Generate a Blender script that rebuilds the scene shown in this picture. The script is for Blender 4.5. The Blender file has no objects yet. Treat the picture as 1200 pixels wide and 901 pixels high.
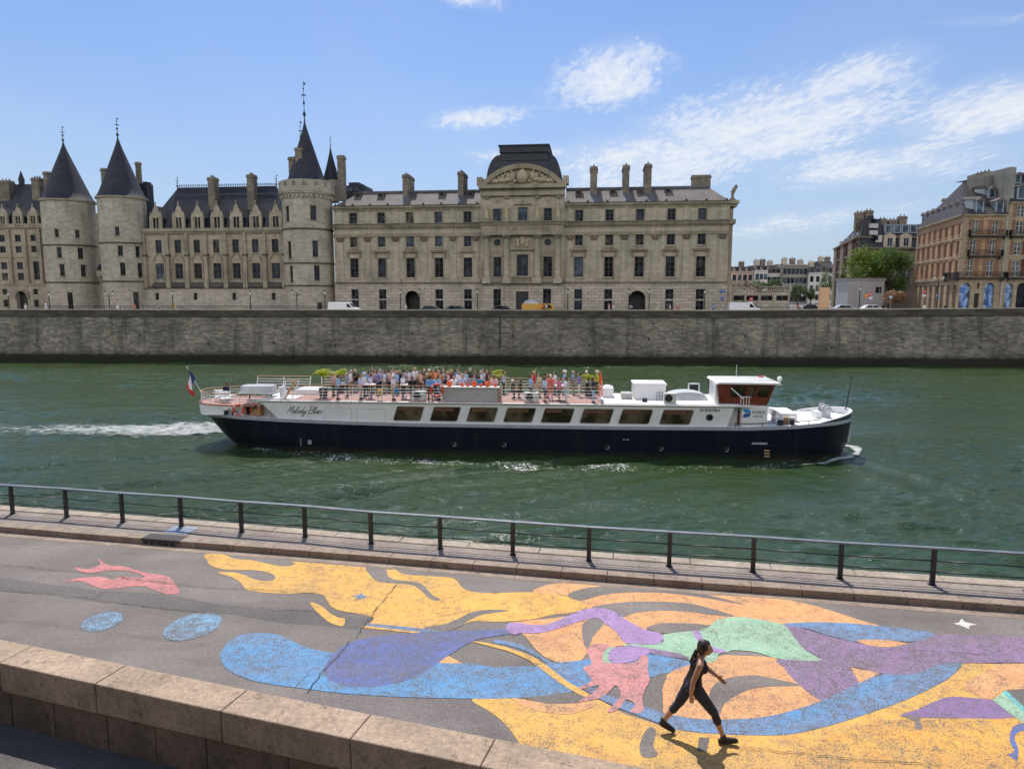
import bpy, bmesh, math, random
from mathutils import Vector, Matrix, noise
R = math.radians
random.seed(7)
scene = bpy.context.scene
COL = scene.collection

FPX = 826.0                      # focal length measured in photo pixels (1200 wide)
HOR = 345.0                      # photo row of the horizon
CAMZ = 10.6                      # eye above the water, metres
TH = math.atan((450.5 - HOR) / FPX)
cam_d = bpy.data.cameras.new('camera'); cam = bpy.data.objects.new('camera', cam_d); COL.objects.link(cam)
cam.location = (0, 0, CAMZ); cam.rotation_euler = (math.pi / 2 - TH, 0, 0)
cam_d.sensor_width = 36; cam_d.lens = 36 * FPX / 1200; cam_d.clip_end = 5000; cam_d.clip_start = .1
scene.camera = cam
def ray(u, v):
    a = (u - 600) / FPX; b = (450.5 - v) / FPX
    return Vector((a, math.cos(TH) + b * math.sin(TH), -math.sin(TH) + b * math.cos(TH)))
EYE = Vector((0, 0, CAMZ))
def on_z(u, v, z):               # where the line of sight meets a level surface
    d = ray(u, v); return EYE + d * ((z - CAMZ) / d.z)
def at_y(u, v, y):               # ... and a given distance away
    d = ray(u, v); return EYE + d * (y / d.y)

class MB:
    """collects faces (with uv = metres along and up a wall) and links them as one mesh object"""
    def __init__(s): s.v = []; s.f = []; s.uv = []; s.m = []; s.marks = []
    def add(s, pts, faces, uvs=None, m=0):
        n = len(s.v); s.v += [tuple(p) for p in pts]
        for i, f in enumerate(faces):
            s.f.append([n + k for k in f]); s.m.append(m)
            if uvs is None: s.uv.append([(pts[k][0] + pts[k][1], pts[k][2]) for k in f])
            else: s.uv.append([uvs[k] for k in f])
    def poly(s, pts, m=0, uvs=None): s.add(pts, [list(range(len(pts)))], uvs, m)
    def box(s, x0, x1, y0, y1, z0, z1, m=0):
        if x0 > x1: x0, x1 = x1, x0
        if y0 > y1: y0, y1 = y1, y0
        if z0 > z1: z0, z1 = z1, z0
        p = [(x0,y0,z0),(x1,y0,z0),(x1,y1,z0),(x0,y1,z0),(x0,y0,z1),(x1,y0,z1),(x1,y1,z1),(x0,y1,z1)]
        s.add(p, [(0,3,2,1),(4,5,6,7),(0,1,5,4),(1,2,6,5),(2,3,7,6),(3,0,4,7)], None, m)
    def hexa(s, p, m=0, uvs=None):
        s.add(p, [(0,3,2,1),(4,5,6,7),(0,1,5,4),(1,2,6,5),(2,3,7,6),(3,0,4,7)], uvs, m)
    def prism(s, outline, axis, a, b, m=0):
        """outline: 2D points; axis 'x','y','z' is the extrusion axis"""
        def P(q, w): return {'x': (w, q[0], q[1]), 'y': (q[0], w, q[1]), 'z': (q[0], q[1], w)}[axis]
        n = len(outline)
        pts = [P(q, a) for q in outline] + [P(q, b) for q in outline]
        fs = [list(range(n))[::-1], list(range(n, 2*n))]
        for i in range(n):
            j = (i + 1) % n; fs.append((i, j, n + j, n + i))
        s.add(pts, fs, None, m)
    def cyl(s, p0, p1, r0, r1=None, n=8, m=0, caps=True):
        r1 = r0 if r1 is None else r1
        p0 = Vector(p0); p1 = Vector(p1); d = (p1 - p0)
        if d.length < 1e-6: return
        d.normalize()
        a = d.orthogonal().normalized(); b = d.cross(a)
        pts = []
        for p, r in ((p0, r0), (p1, r1)):
            for k in range(n):
                t = 2 * math.pi * k / n; pts.append(p + (a * math.cos(t) + b * math.sin(t)) * r)
        fs = [(k, (k+1) % n, n + (k+1) % n, n + k) for k in range(n)]
        if caps: fs += [list(range(n))[::-1], list(range(n, 2*n))]
        s.add(pts, fs, None, m)
    def tube(s, path, r, n=6, m=0):
        for a, b in zip(path[:-1], path[1:]): s.cyl(a, b, r, r, n, m)
    def lathe(s, prof, c=(0,0,0), n=24, m=0, a0=0, a1=2*math.pi):
        """prof: (radius, z) pairs"""
        full = abs(a1 - a0 - 2*math.pi) < 1e-6
        cols = n if full else n + 1
        pts = []; uv = []
        for r, z in prof:
            for k in range(cols):
                t = a0 + (a1 - a0) * k / n
                pts.append((c[0] + r * math.cos(t), c[1] + r * math.sin(t), c[2] + z)); uv.append((t * max(r, .5), z))
        fs = []
        for i in range(len(prof) - 1):
            for k in range(n):
                k2 = (k + 1) % cols if full else k + 1
                fs.append((i*cols + k, i*cols + k2, (i+1)*cols + k2, (i+1)*cols + k))
        s.add(pts, fs, uv, m)
    def ball(s, c, rx, ry=None, rz=None, n=8, m=0):
        ry = rx if ry is None else ry; rz = rx if rz is None else rz
        pts = []; fs = []; h = max(4, n // 2 + 1)
        for i in range(h + 1):
            p = math.pi * i / h
            for k in range(n):
                t = 2 * math.pi * k / n
                pts.append((c[0] + rx * math.sin(p) * math.cos(t), c[1] + ry * math.sin(p) * math.sin(t), c[2] + rz * math.cos(p)))
        for i in range(h):
            for k in range(n): fs.append((i*n + k, (i+1)*n + k, (i+1)*n + (k+1) % n, i*n + (k+1) % n))
        s.add(pts, fs, None, m)
    def mark(s): s.marks.append((len(s.v), len(s.f)))
    def build_each(s, name, mats, parent=None, smooth=False):
        mk = s.marks + [(len(s.v), len(s.f))]; out = []
        for (v0, f0), (v1, f1) in zip(mk[:-1], mk[1:]):
            if f1 == f0: continue
            q = MB(); q.v = s.v[v0:v1]; q.f = [[k - v0 for k in f] for f in s.f[f0:f1]]; q.uv = s.uv[f0:f1]; q.m = s.m[f0:f1]
            out.append(q.build(name, mats, parent, smooth))
        return out
    def mesh(s, name, mats, smooth=False):
        me = bpy.data.meshes.new(name); me.from_pydata(s.v, [], s.f)
        ul = me.uv_layers.new(name='UVMap')
        flat = []
        for q in s.uv:
            for c in q: flat += [c[0], c[1]]
        if len(flat) == 2 * len(me.loops): ul.data.foreach_set('uv', flat)
        for mt in (mats if isinstance(mats, (list, tuple)) else [mats]): me.materials.append(mt)
        me.polygons.foreach_set('material_index', s.m)
        if smooth: me.polygons.foreach_set('use_smooth', [True] * len(me.polygons))
        me.update(); return me
    def build(s, name, mats, parent=None, smooth=False):
        me = s.mesh(name, mats, smooth)
        if smooth == 'auto': me.set_sharp_from_angle(angle=R(40))
        o = bpy.data.objects.new(name, me); COL.objects.link(o)
        if parent is not None: o.parent = parent
        return o
def tag(o, label=None, cat=None, group=None, kind=None):
    if label: o['label'] = label
    if cat: o['category'] = cat
    if group: o['group'] = group
    if kind: o['kind'] = kind
    return o
def empty(name, loc=(0,0,0), rz=0, label=None, cat=None, group=None):
    o = bpy.data.objects.new(name, None); COL.objects.link(o); o.empty_display_size = .3
    o.location = loc; o.rotation_euler = (0, 0, rz)
    return tag(o, label, cat, group)
def kids(o): return [c for c in bpy.data.objects if c.parent == o]
def copy_tree(o, parent=None, table=None):
    c = o.copy(); COL.objects.link(c); c.parent = parent
    for ch in kids(o): copy_tree(ch, c)
    return c
def bevel(o, w, seg=2):
    b = o.modifiers.new('bevel', 'BEVEL'); b.width = w; b.segments = seg; b.limit_method = 'ANGLE'; b.angle_limit = R(35)
    return o

MAT = {}
class NT:
    def __init__(s, name):
        s.mat = bpy.data.materials.new(name); s.mat.use_nodes = True; s.t = s.mat.node_tree
        s.b = s.t.nodes['Principled BSDF']; s.out = s.t.nodes['Material Output']; MAT[name] = s.mat
    def n(s, kind, **kw):
        nd = s.t.nodes.new(kind)
        for k, v in kw.items():
            if k.startswith('i_'):
                key = k[2:].replace('_', ' '); key = int(key) if key.isdigit() else key
                nd.inputs[key].default_value = v
            else: setattr(nd, k, v)
        return nd
    def l(s, a, b): s.t.links.new(a, b)
    def ramp(s, src, stops, interp='LINEAR'):
        r = s.n('ShaderNodeValToRGB'); r.color_ramp.interpolation = interp
        e = r.color_ramp.elements
        while len(e) < len(stops): e.new(.5)
        for k, (p, c) in enumerate(stops):
            e[k].position = p; e[k].color = (*c, 1) if isinstance(c, (tuple, list)) else (c, c, c, 1)
        s.l(src, r.inputs[0]); return r.outputs[0]
    def mix(s, fac, a, b, mode='MIX'):
        m = s.n('ShaderNodeMix', data_type='RGBA', blend_type=mode)
        for val, k in ((fac, 0), (a, 6), (b, 7)):
            if hasattr(val, 'is_output'): s.l(val, m.inputs[k])
            elif isinstance(val, (int, float)): m.inputs[k].default_value = val
            else: m.inputs[k].default_value = (*val, 1)
        return m.outputs[2]
    def math(s, op, a, b=None):
        m = s.n('ShaderNodeMath', operation=op)
        for val, k in ((a, 0), (b, 1)):
            if val is None: continue
            if hasattr(val, 'is_output'): s.l(val, m.inputs[k])
            else: m.inputs[k].default_value = val
        return m.outputs[0]
    def coord(s, which='Object', scale=(1,1,1), rot=(0,0,0), loc=(0,0,0)):
        c = s.n('ShaderNodeTexCoord'); m = s.n('ShaderNodeMapping')
        m.inputs['Scale'].default_value = scale; m.inputs['Rotation'].default_value = rot; m.inputs['Location'].default_value = loc
        if which == 'World':
            g = s.n('ShaderNodeNewGeometry'); s.l(g.outputs['Position'], m.inputs[0])
        else: s.l(c.outputs[which], m.inputs[0])
        return m.outputs[0]
    def noise(s, vec, scale, detail=4, rough=.55, dist=0):
        k = s.n('ShaderNodeTexNoise'); k.inputs['Scale'].default_value = scale; k.inputs['Detail'].default_value = detail
        k.inputs['Roughness'].default_value = rough; k.inputs['Distortion'].default_value = dist
        s.l(vec, k.inputs['Vector']); return k.outputs['Fac']
    def bump(s, h, strength=.3, dist=.02, prev=None):
        b = s.n('ShaderNodeBump'); b.inputs['Strength'].default_value = strength; b.inputs['Distance'].default_value = dist
        s.l(h, b.inputs['Height'])
        if prev is not None: s.l(prev, b.inputs['Normal'])
        s.l(b.outputs[0], s.b.inputs['Normal']); return b.outputs[0]
    def col(s, c):
        if hasattr(c, 'is_output'): s.l(c, s.b.inputs['Base Color'])
        else: s.b.inputs['Base Color'].default_value = (*c, 1)
    def set(s, **kw):
        for k, v in kw.items(): s.b.inputs[k.replace('_', ' ')].default_value = v
        return s

def plain(name, c, rough=.6, metal=0, var=.12, scale=3, coat=0, spec=.5, folds=0):
    """paint, cloth, metal ...: a base colour with a little uneven dirt of its own"""
    t = NT(name); vec = t.coord('Object')
    f = t.noise(vec, scale, 5, .6)
    lo = tuple(x * (1 - var) for x in c); hi = tuple(min(1, x * (1 + var)) for x in c)
    t.col(t.ramp(f, [(.3, lo), (.7, hi)]))
    t.set(Roughness=rough, Metallic=metal, Coat_Weight=coat, Specular_IOR_Level=spec)
    if folds: t.bump(t.noise(t.coord('Object', (1, 1, .55)), folds, 3, .6, 1.5), 1.0, .02)
    return t.mat

def stone(name, c, mortar, bw=1.1, bh=.42, var=.35, stain=.5, mort=.012, dark=(.06,.055,.05), streak=.5, rough=.9):
    """coursed ashlar: blocks that differ in tint, joints, rain streaks and soot"""
    t = NT(name); uv = t.coord('UV')
    br = t.n('ShaderNodeTexBrick'); br.offset = .5
    br.inputs['Scale'].default_value = 1; br.inputs['Brick Width'].default_value = bw; br.inputs['Row Height'].default_value = bh
    br.inputs['Mortar Size'].default_value = mort; br.inputs['Mortar Smooth'].default_value = .3; br.inputs['Bias'].default_value = 0
    br.inputs['Color1'].default_value = (*[x * (1 - var) for x in c], 1); br.inputs['Color2'].default_value = (*[min(1, x * (1 + var * .6)) for x in c], 1)
    br.inputs['Mortar'].default_value = (*mortar, 1)
    t.l(uv, br.inputs['Vector'])
    big = t.noise(uv, .22, 6, .62)
    st = t.ramp(big, [(.42, 0.0), (.68, 1.0)])
    mp = t.coord('UV', (1.3, .12, 1)); sk = t.ramp(t.math('ADD', t.noise(mp, 1.0, 5, .65), t.math('MULTIPLY', t.math('SUBTRACT', t.noise(uv, .35, 4, .6), .5), .5)), [(.5, 0.0), (.72, 1.0)])
    fine = t.noise(uv, 7, 6, .65)
    c1 = t.mix(t.math('MULTIPLY', st, min(1, stain * 1.25)), br.outputs['Color'], tuple(x * .5 for x in c))
    c2 = t.mix(t.math('MULTIPLY', sk, streak), c1, dark)
    c3 = t.mix(.35, c2, t.ramp(fine, [(.25, .35), (.75, .65)]), 'OVERLAY')
    t.col(c3); t.set(Roughness=rough, Specular_IOR_Level=.25)
    h = t.math('ADD', t.math('MULTIPLY', br.outputs['Fac'], -1.0), t.math('MULTIPLY', fine, .6))
    t.bump(h, .5, .03)
    return t.mat

def slate(name, c, row=.22, var=.3):
    t = NT(name); uv = t.coord('UV')
    br = t.n('ShaderNodeTexBrick'); br.inputs['Scale'].default_value = 1; br.inputs['Brick Width'].default_value = .35; br.inputs['Row Height'].default_value = row
    br.inputs['Mortar Size'].default_value = .012
    br.inputs['Color1'].default_value = (*[x * (1 - var) for x in c], 1); br.inputs['Color2'].default_value = (*[x * (1 + var) for x in c], 1)
    br.inputs['Mortar'].default_value = (*[x * .4 for x in c], 1); t.l(uv, br.inputs['Vector'])
    n = t.noise(uv, .35, 5, .65)
    t.col(t.mix(.6, br.outputs['Color'], t.ramp(n, [(.3, .25), (.75, .8)]), 'OVERLAY'))
    t.set(Roughness=.62, Specular_IOR_Level=.4); t.bump(t.math('ADD', n, t.math('MULTIPLY', br.outputs['Fac'], -.5)), .4, .03)
    return t.mat

stone('court_stone', (.435,.385,.295), (.25,.21,.15), 1.2, .46, .14, .35, .014, streak=.35)
stone('court_base', (.47,.42,.34), (.17,.15,.125), 1.3, .5, .2, .35, .035, streak=.3)
stone('tower_stone', (.445,.40,.325), (.30,.27,.22), .8, .34, .2, .45, .01, streak=.3)
stone('gothic_stone', (.41,.355,.265), (.22,.19,.14), .9, .36, .18, .4, .01, streak=.4)
stone('trim_stone', (.36,.31,.225), (.27,.24,.18), 2.0, 3.0, .15, .55, .004, streak=.5)
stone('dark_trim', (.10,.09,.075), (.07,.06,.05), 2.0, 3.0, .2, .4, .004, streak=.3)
stone('relief_stone', (.46,.39,.265), (.4,.36,.27), 3.0, 3.0, .1, .6, .002, streak=.2)
stone('chimney_stone', (.24,.205,.16), (.14,.12,.1), .7, .3, .3, .5, .012)
stone('orange_stone', (.44,.275,.16), (.33,.23,.15), .8, .32, .25, .45, .012, streak=.35)
stone('quoin_stone', (.40,.32,.22), (.18,.14,.10), 1.6, .5, .15, .35, .03, streak=.35)
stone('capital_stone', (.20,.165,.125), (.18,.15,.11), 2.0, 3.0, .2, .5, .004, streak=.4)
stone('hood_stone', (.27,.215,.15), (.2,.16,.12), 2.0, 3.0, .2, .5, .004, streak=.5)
stone('red_brick', (.28,.13,.085), (.3,.22,.17), .5, .12, .3, .4, .02)
stone('brown_block', (.21,.165,.125), (.14,.11,.09), 1.0, .4, .2, .4, .01)
stone('pale_render', (.60,.58,.54), (.58,.56,.52), 4, 3, .04, .3, .002, streak=.2)
stone('cream_render', (.50,.44,.34), (.48,.42,.32), 4, 3, .05, .3, .002, streak=.25)
stone('pink_render', (.50,.38,.31), (.48,.36,.3), 4, 3, .05, .3, .002, streak=.25)
stone('grey_render', (.27,.27,.24), (.22,.22,.2), 2, 1, .1, .4, .004, streak=.35)
slate('slate', (.030,.034,.044))
slate('slate_cone', (.024,.027,.037), .2, .25)
slate('brown_roof', (.10,.075,.06))
for nm, c in (('zinc', (.135,.118,.112)), ('lead', (.12,.125,.14))):
    t = NT(nm); uv = t.coord('UV')
    w = t.n('ShaderNodeTexWave', wave_type='BANDS', bands_direction='X'); w.inputs['Scale'].default_value = .5; w.inputs['Distortion'].default_value = .3
    t.l(uv, w.inputs['Vector'])
    n = t.noise(uv, .5, 6, .65)
    t.col(t.mix(.5, t.ramp(n, [(.3, tuple(x*.7 for x in c)), (.7, tuple(x*1.2 for x in c))]), t.ramp(w.outputs['Fac'], [(0, .35), (.12, .55)]), 'OVERLAY'))
    t.set(Roughness=.75, Metallic=.0, Specular_IOR_Level=.15); t.bump(w.outputs['Fac'], .12, .03)
t = NT('quay_stone'); uv = t.coord('UV')
wob = t.mix(.985, t.noise(uv, .6, 3), uv)
br = t.n('ShaderNodeTexBrick'); br.inputs['Scale'].default_value = 1; br.inputs['Brick Width'].default_value = .85; br.inputs['Row Height'].default_value = .30
br.inputs['Mortar Size'].default_value = .016; br.offset = .5; br.squash = .7; br.squash_frequency = 3
br.inputs['Color1'].default_value = (.15,.14,.12,1); br.inputs['Color2'].default_value = (.30,.275,.23,1); br.inputs['Mortar'].default_value = (.06,.055,.045,1); br.inputs['Bias'].default_value = -.15
t.l(uv, br.inputs['Vector'])
br2 = t.n('ShaderNodeTexBrick'); br2.inputs['Scale'].default_value = 1; br2.inputs['Brick Width'].default_value = 1.7; br2.inputs['Row Height'].default_value = .30
br2.inputs['Mortar Size'].default_value = 0; br2.inputs['Color1'].default_value = (.4,.42,.44,1); br2.inputs['Color2'].default_value = (.62,.6,.55,1); t.l(uv, br2.inputs['Vector'])
c = t.mix(.4, br.outputs['Color'], br2.outputs['Color'], 'OVERLAY')
big = t.ramp(t.noise(uv, .13, 6, .62), [(.36, .27), (.66, .70)])
c = t.mix(.8, c, big, 'OVERLAY')
sk = t.ramp(t.noise(t.coord('UV', (.55, .045, 1)), 1, 5, .65), [(.52, 0.0), (.66, 1.0)])
c = t.mix(t.math('MULTIPLY', sk, .6), c, (.035,.033,.028))
sep = t.n('ShaderNodeSeparateXYZ'); t.l(uv, sep.inputs[0])
hz = t.math('ADD', sep.outputs[1], t.math('MULTIPLY', t.noise(uv, .9, 5, .7), .9))
alg = t.ramp(hz, [(.0, 1.0), (.22, 1.0), (.32, .55), (.5, 0.0)]);
mr = t.n('ShaderNodeMapRange'); mr.inputs['From Min'].default_value = 0; mr.inputs['From Max'].default_value = 4; t.l(hz, mr.inputs['Value'])
alg = t.ramp(mr.outputs[0], [(0, 1.0), (.36, .95), (.43, .45), (.6, 0.0)])
c = t.mix(alg, c, (.018,.018,.014))
t.col(c); t.set(Roughness=.9, Specular_IOR_Level=.2)
t.bump(t.math('ADD', t.math('MULTIPLY', br.outputs['Fac'], -1.0), t.math('MULTIPLY', t.noise(uv, 5, 5, .6), .5)), .4, .03)

def asphalt(name, c, vis=1.0):
    t = NT(name); vec = t.coord('World')
    g = t.noise(vec, 70, 2, .6); g2 = t.noise(vec, 14, 5, .7); big = t.noise(vec, .45, 6, .6);
    lane = t.noise(t.coord('World', (.12, 1.4, 1), (0, 0, R(-9))), 1, 4, .6)
    a = t.mix(.75, t.ramp(g, [(.34, tuple(x * .6 for x in c)), (.5, c), (.68, tuple(x * 1.45 for x in c))]), t.ramp(big, [(.3, .36), (.7, .62)]), 'OVERLAY')
    a = t.mix(.5, a, t.ramp(g2, [(.3, .3), (.7, .68)]), 'OVERLAY')
    a = t.mix(.5, a, t.ramp(lane, [(.3, .38), (.7, .6)]), 'OVERLAY')
    t.col(a); t.set(Roughness=.92, Specular_IOR_Level=.2); t.bump(t.math('ADD', g, g2), .55, .012); return t
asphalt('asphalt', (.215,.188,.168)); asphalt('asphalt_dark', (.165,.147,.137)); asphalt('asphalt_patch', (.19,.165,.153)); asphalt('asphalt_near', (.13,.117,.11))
def road_paint(name, c, wear=.42):
    t = NT(name); vec = t.coord('World')
    g = t.noise(vec, 38, 4, .8); p = t.noise(vec, 5.5, 6, .74); b = t.noise(vec, .9, 5, .6); s = t.noise(vec, 110, 2, .6)
    w = t.math('ADD', t.math('MULTIPLY', g, .62), t.math('ADD', t.math('MULTIPLY', p, .30), t.math('MULTIPLY', b, .14)))
    k = t.ramp(w, [(wear + .01, .95), (wear + .06, .5), (wear + .12, 0.0)])
    tone = t.mix(.45, c, t.ramp(t.noise(vec, 2.1, 6, .65), [(.3, .34), (.72, .62)]), 'OVERLAY')
    tone = t.mix(.25, tone, t.ramp(s, [(.3, .2), (.7, .8)]), 'OVERLAY')
    tone = t.mix(.04, tone, (.42,.38,.35))
    lane = t.ramp(t.noise(t.coord('World', (.09, 1.1, 1), (0, 0, R(-9))), 1, 5, .65), [(.46, 0.0), (.72, .42)])
    scuff = t.ramp(t.noise(vec, 2.6, 7, .78, .4), [(.56, 0.0), (.66, .55)])
    tone = t.mix(t.math('MAXIMUM', lane, scuff), tone, (.26,.21,.175))
    t.col(t.mix(k, tone, t.ramp(g, [(.35, (.08,.07,.065)), (.6, (.21,.185,.17))]))); t.set(Roughness=.85, Specular_IOR_Level=.25); t.bump(t.math('ADD', g, s), .4, .008)
    return t.mat
road_paint('paint_yellow', (.80,.455,.10)); road_paint('paint_orange', (.80,.40,.16)); road_paint('paint_blue', (.12,.335,.60), .45); road_paint('paint_deep_blue', (.125,.175,.42), .45)
road_paint('paint_ribbon', (.16,.32,.56), .46); road_paint('paint_lilac', (.42,.26,.50)); road_paint('paint_purple', (.335,.205,.385), .46); road_paint('paint_mint', (.36,.56,.38)); road_paint('paint_pink', (.68,.29,.27), .44)
road_paint('paint_red', (.70,.24,.23), .44); road_paint('paint_worn_blue', (.22,.50,.74), .49); road_paint('paint_white', (.74,.70,.66), .40); road_paint('paint_violet', (.27,.17,.34), .42)
road_paint('paint_gold', (.80,.42,.08), .44); road_paint('paint_teal', (.15,.5,.48)); road_paint('paint_grey', (.17,.155,.145), .5)

def lime(name, c, pit=.55, spots=(.10,.08,.06)):
    t = NT(name); vec = t.coord('Object')
    vo = t.n('ShaderNodeTexVoronoi'); vo.inputs['Scale'].default_value = 9; t.l(vec, vo.inputs['Vector'])
    n1 = t.noise(vec, 1.3, 6, .65); n2 = t.noise(vec, 12, 6, .7); n3 = t.noise(vec, 45, 4, .7)
    a = t.ramp(n1, [(.3, tuple(x*.78 for x in c)), (.7, tuple(min(1,x*1.18) for x in c))])
    a = t.mix(.6, a, t.ramp(n2, [(.3, .3), (.7, .66)]), 'OVERLAY')
    a = t.mix(.5, a, t.ramp(n3, [(.3, .25), (.7, .75)]), 'OVERLAY')
    soot = t.ramp(t.noise(t.coord('Object', (.9, .9, .35)), 1.6, 7, .72, .5), [(.50, 0.0), (.70, .75)]); a = t.mix(t.math('MULTIPLY', soot, pit), a, spots)
    pk = t.ramp(t.noise(vec, 5.5, 8, .8), [(.58, 0.0), (.65, 1.0)])
    a = t.mix(t.math('MULTIPLY', pk, pit), a, spots)
    t.col(a); t.set(Roughness=.9, Specular_IOR_Level=.2); t.bump(t.math('ADD', t.math('ADD', n2, n3), t.math('MULTIPLY', pk, -1.2)), .6, .015)
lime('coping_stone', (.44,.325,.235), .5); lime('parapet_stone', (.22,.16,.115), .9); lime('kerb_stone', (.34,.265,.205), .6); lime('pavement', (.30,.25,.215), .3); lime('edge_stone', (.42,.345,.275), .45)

plain('rail_steel', (.055,.055,.06), .38, .55, .25)
plain('rail_top', (.17,.19,.215), .5, .3, .25)
plain('iron_black', (.018,.019,.02), .5, .3)
plain('grate_iron', (.07,.065,.065), .6, .5)
plain('plate_steel', (.34,.37,.42), .4, .6)
t = NT('black_hull'); vec = t.coord('Object'); sp = t.n('ShaderNodeSeparateXYZ'); t.l(vec, sp.inputs[0])
st = t.ramp(t.noise(t.coord('Object', (1.6, 1, .18)), 1.0, 6, .7), [(.5, 0.0), (.74, .75)]); scr = t.ramp(t.noise(t.coord('Object', (.5, 1, 4)), 1.4, 6, .75), [(.6, 0.0), (.72, .6)])
c = t.mix(st, (.006,.009,.019), (.018,.020,.027)); c = t.mix(scr, c, (.026,.026,.032))
wl = t.ramp(t.math('ADD', sp.outputs[2], t.math('MULTIPLY', t.noise(t.coord('Object', (.9, 1, 1)), 1.0, 5, .7), .5)), [(.42, 1.0), (.62, 0.0)]); c = t.mix(t.math('MULTIPLY', wl, .7), c, (.028,.03,.02))
t.col(c); t.set(Roughness=.34, Specular_IOR_Level=.2); bk_ = t.n('ShaderNodeTexBrick'); bk_.inputs['Scale'].default_value = 1; bk_.inputs['Brick Width'].default_value = 3.4; bk_.inputs['Row Height'].default_value = .95; bk_.inputs['Mortar Size'].default_value = .012
t.l(t.coord('Object', (1, 1, 1), (R(90), 0, 0)), bk_.inputs['Vector']); t.bump(t.math('ADD', bk_.outputs['Fac'], t.math('MULTIPLY', t.noise(t.coord('Object', (.5, 1, .7)), 1.0, 3, .5), 1.2)), .25, .03)
t = NT('white_side'); st = t.ramp(t.noise(t.coord('Object', (2.4, 1, .16)), 1.0, 6, .7), [(.54, 0.0), (.80, .5)]); t.col(t.mix(st, t.ramp(t.noise(t.coord('Object'), .6, 4, .6), [(.3, (.70,.71,.72)), (.7, (.80,.80,.80))]), (.47,.42,.36))); t.set(Roughness=.38)
plain('navy_paint', (.012,.02,.045), .35, 0, .2)
plain('white_paint', (.80,.80,.80), .38, 0, .035, .7)
plain('cream_paint', (.62,.60,.56), .5, 0, .05)
plain('grey_panel', (.40,.39,.39), .6, 0, .08)
plain('rubbing_grey', (.33,.38,.42), .5, 0, .12)
plain('deck_pink', (.37,.20,.165), .8, 0, .15)
plain('deck_white', (.78,.78,.77), .6, 0, .05)
plain('wood_rail', (.36,.19,.085), .5, 0, .25)
plain('mahogany', (.15,.035,.018), .35, 0, .25)
plain('silver', (.52,.53,.55), .35, .35, .1)
plain('ac_case', (.60,.60,.56), .5, 0, .06)
plain('vent_black', (.02,.02,.022), .6)
plain('buoy_red', (.62,.075,.035), .5, 0, .15)
plain('red_door', (.20,.012,.02), .5, 0, .2)
plain('orange_plastic', (.80,.11,.025), .5, 0, .1)
plain('flag_blue', (.02,.04,.20), .8); plain('flag_white', (.75,.75,.76), .8); plain('flag_red', (.70,.03,.03), .8)
plain('logo_blue', (.02,.26,.60), .5); plain('logo_deep', (.01,.10,.36), .5); plain('letter_dark', (.02,.025,.035), .6); plain('letter_grey', (.22,.24,.27), .6)
plain('inscription', (.15,.125,.085), .8)
plain('door_wood', (.022,.02,.02), .5, 0, .3)
plain('frame_dark', (.06,.052,.045), .55, 0, .2); plain('frame_pale', (.42,.40,.36), .55); plain('frame_blue', (.27,.32,.37), .5)
plain('blue_awning', (.05,.16,.55), .5, 0, .2)
plain('sign_blue', (.02,.07,.35), .5); plain('sign_red', (.6,.03,.03), .5); plain('sign_white', (.8,.8,.8), .5); plain('sign_yellow', (.7,.4,.03), .5)
plain('white_board', (.44,.44,.43), .6, 0, .05); plain('tan_board', (.58,.37,.21), .7, 0, .05)
plain('car_white', (.78,.79,.80), .3, 0, .02, 1, .6); plain('car_dark', (.03,.035,.045), .25, 0, .1, 1, .7); plain('car_silver', (.42,.44,.46), .3, .4, .05, 1, .6); plain('car_teal', (.04,.09,.085), .3, 0, .1, 1, .5)
plain('truck_yellow', (.60,.33,.05), .45, 0, .1); plain('tyre', (.015,.015,.015), .8); plain('tarp_grey', (.45,.47,.47), .7)
plain('lamp_glass', (.6,.62,.62), .25)
plain('bark', (.09,.07,.05), .9, 0, .3, 8)
plain('gilded', (.22,.18,.12), .5, .3)
def pane(name, a, b, spec, rough=.07):
    t = NT(name); oi = t.n('ShaderNodeObjectInfo'); ad = t.n('ShaderNodeVectorMath', operation='ADD'); cb = t.n('ShaderNodeCombineXYZ'); t.l(t.math('MULTIPLY', oi.outputs['Random'], 37.0), cb.inputs[0]); t.l(t.coord('Object'), ad.inputs[0]); t.l(cb.outputs[0], ad.inputs[1])
    n = t.n('ShaderNodeTexNoise'); n.inputs['Scale'].default_value = .9; n.inputs['Detail'].default_value = 3; t.l(ad.outputs[0], n.inputs['Vector']); t.col(t.ramp(t.math('ADD', n.outputs[0], t.math('MULTIPLY', t.math('SUBTRACT', oi.outputs['Random'], .5), .22)), [(.45, a), (.68, b)])); t.set(Roughness=rough, Specular_IOR_Level=spec); t.bump(n.outputs[0], .15, .05)
pane('glass_dark', (.009,.011,.014), (.050,.060,.075), .2); pane('glass_sky', (.03,.04,.055), (.11,.15,.20), .3); pane('glass_curtain', (.02,.016,.013), (.17,.14,.11), .2, .2)  # bluish tone in dark and sky panes is sky reflection mixed into colour
t = NT('glass_shop'); t.col(t.ramp(t.noise(t.coord('Object', (1, 1, .8)), .9, 4, .6, .6), [(.36, (.015,.03,.07)), (.47, (.08,.19,.42)), (.58, (.42,.52,.68)), (.66, (.03,.06,.12))])); t.set(Roughness=.1, Specular_IOR_Level=.8)  # pale and blue blotches paint reflections into the shop glass
pane('boat_glass', (.022,.015,.009), (.12,.09,.06), .5, .08)
plain('blind_brown', (.13,.055,.03), .5, 0, .2, 5)
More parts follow.
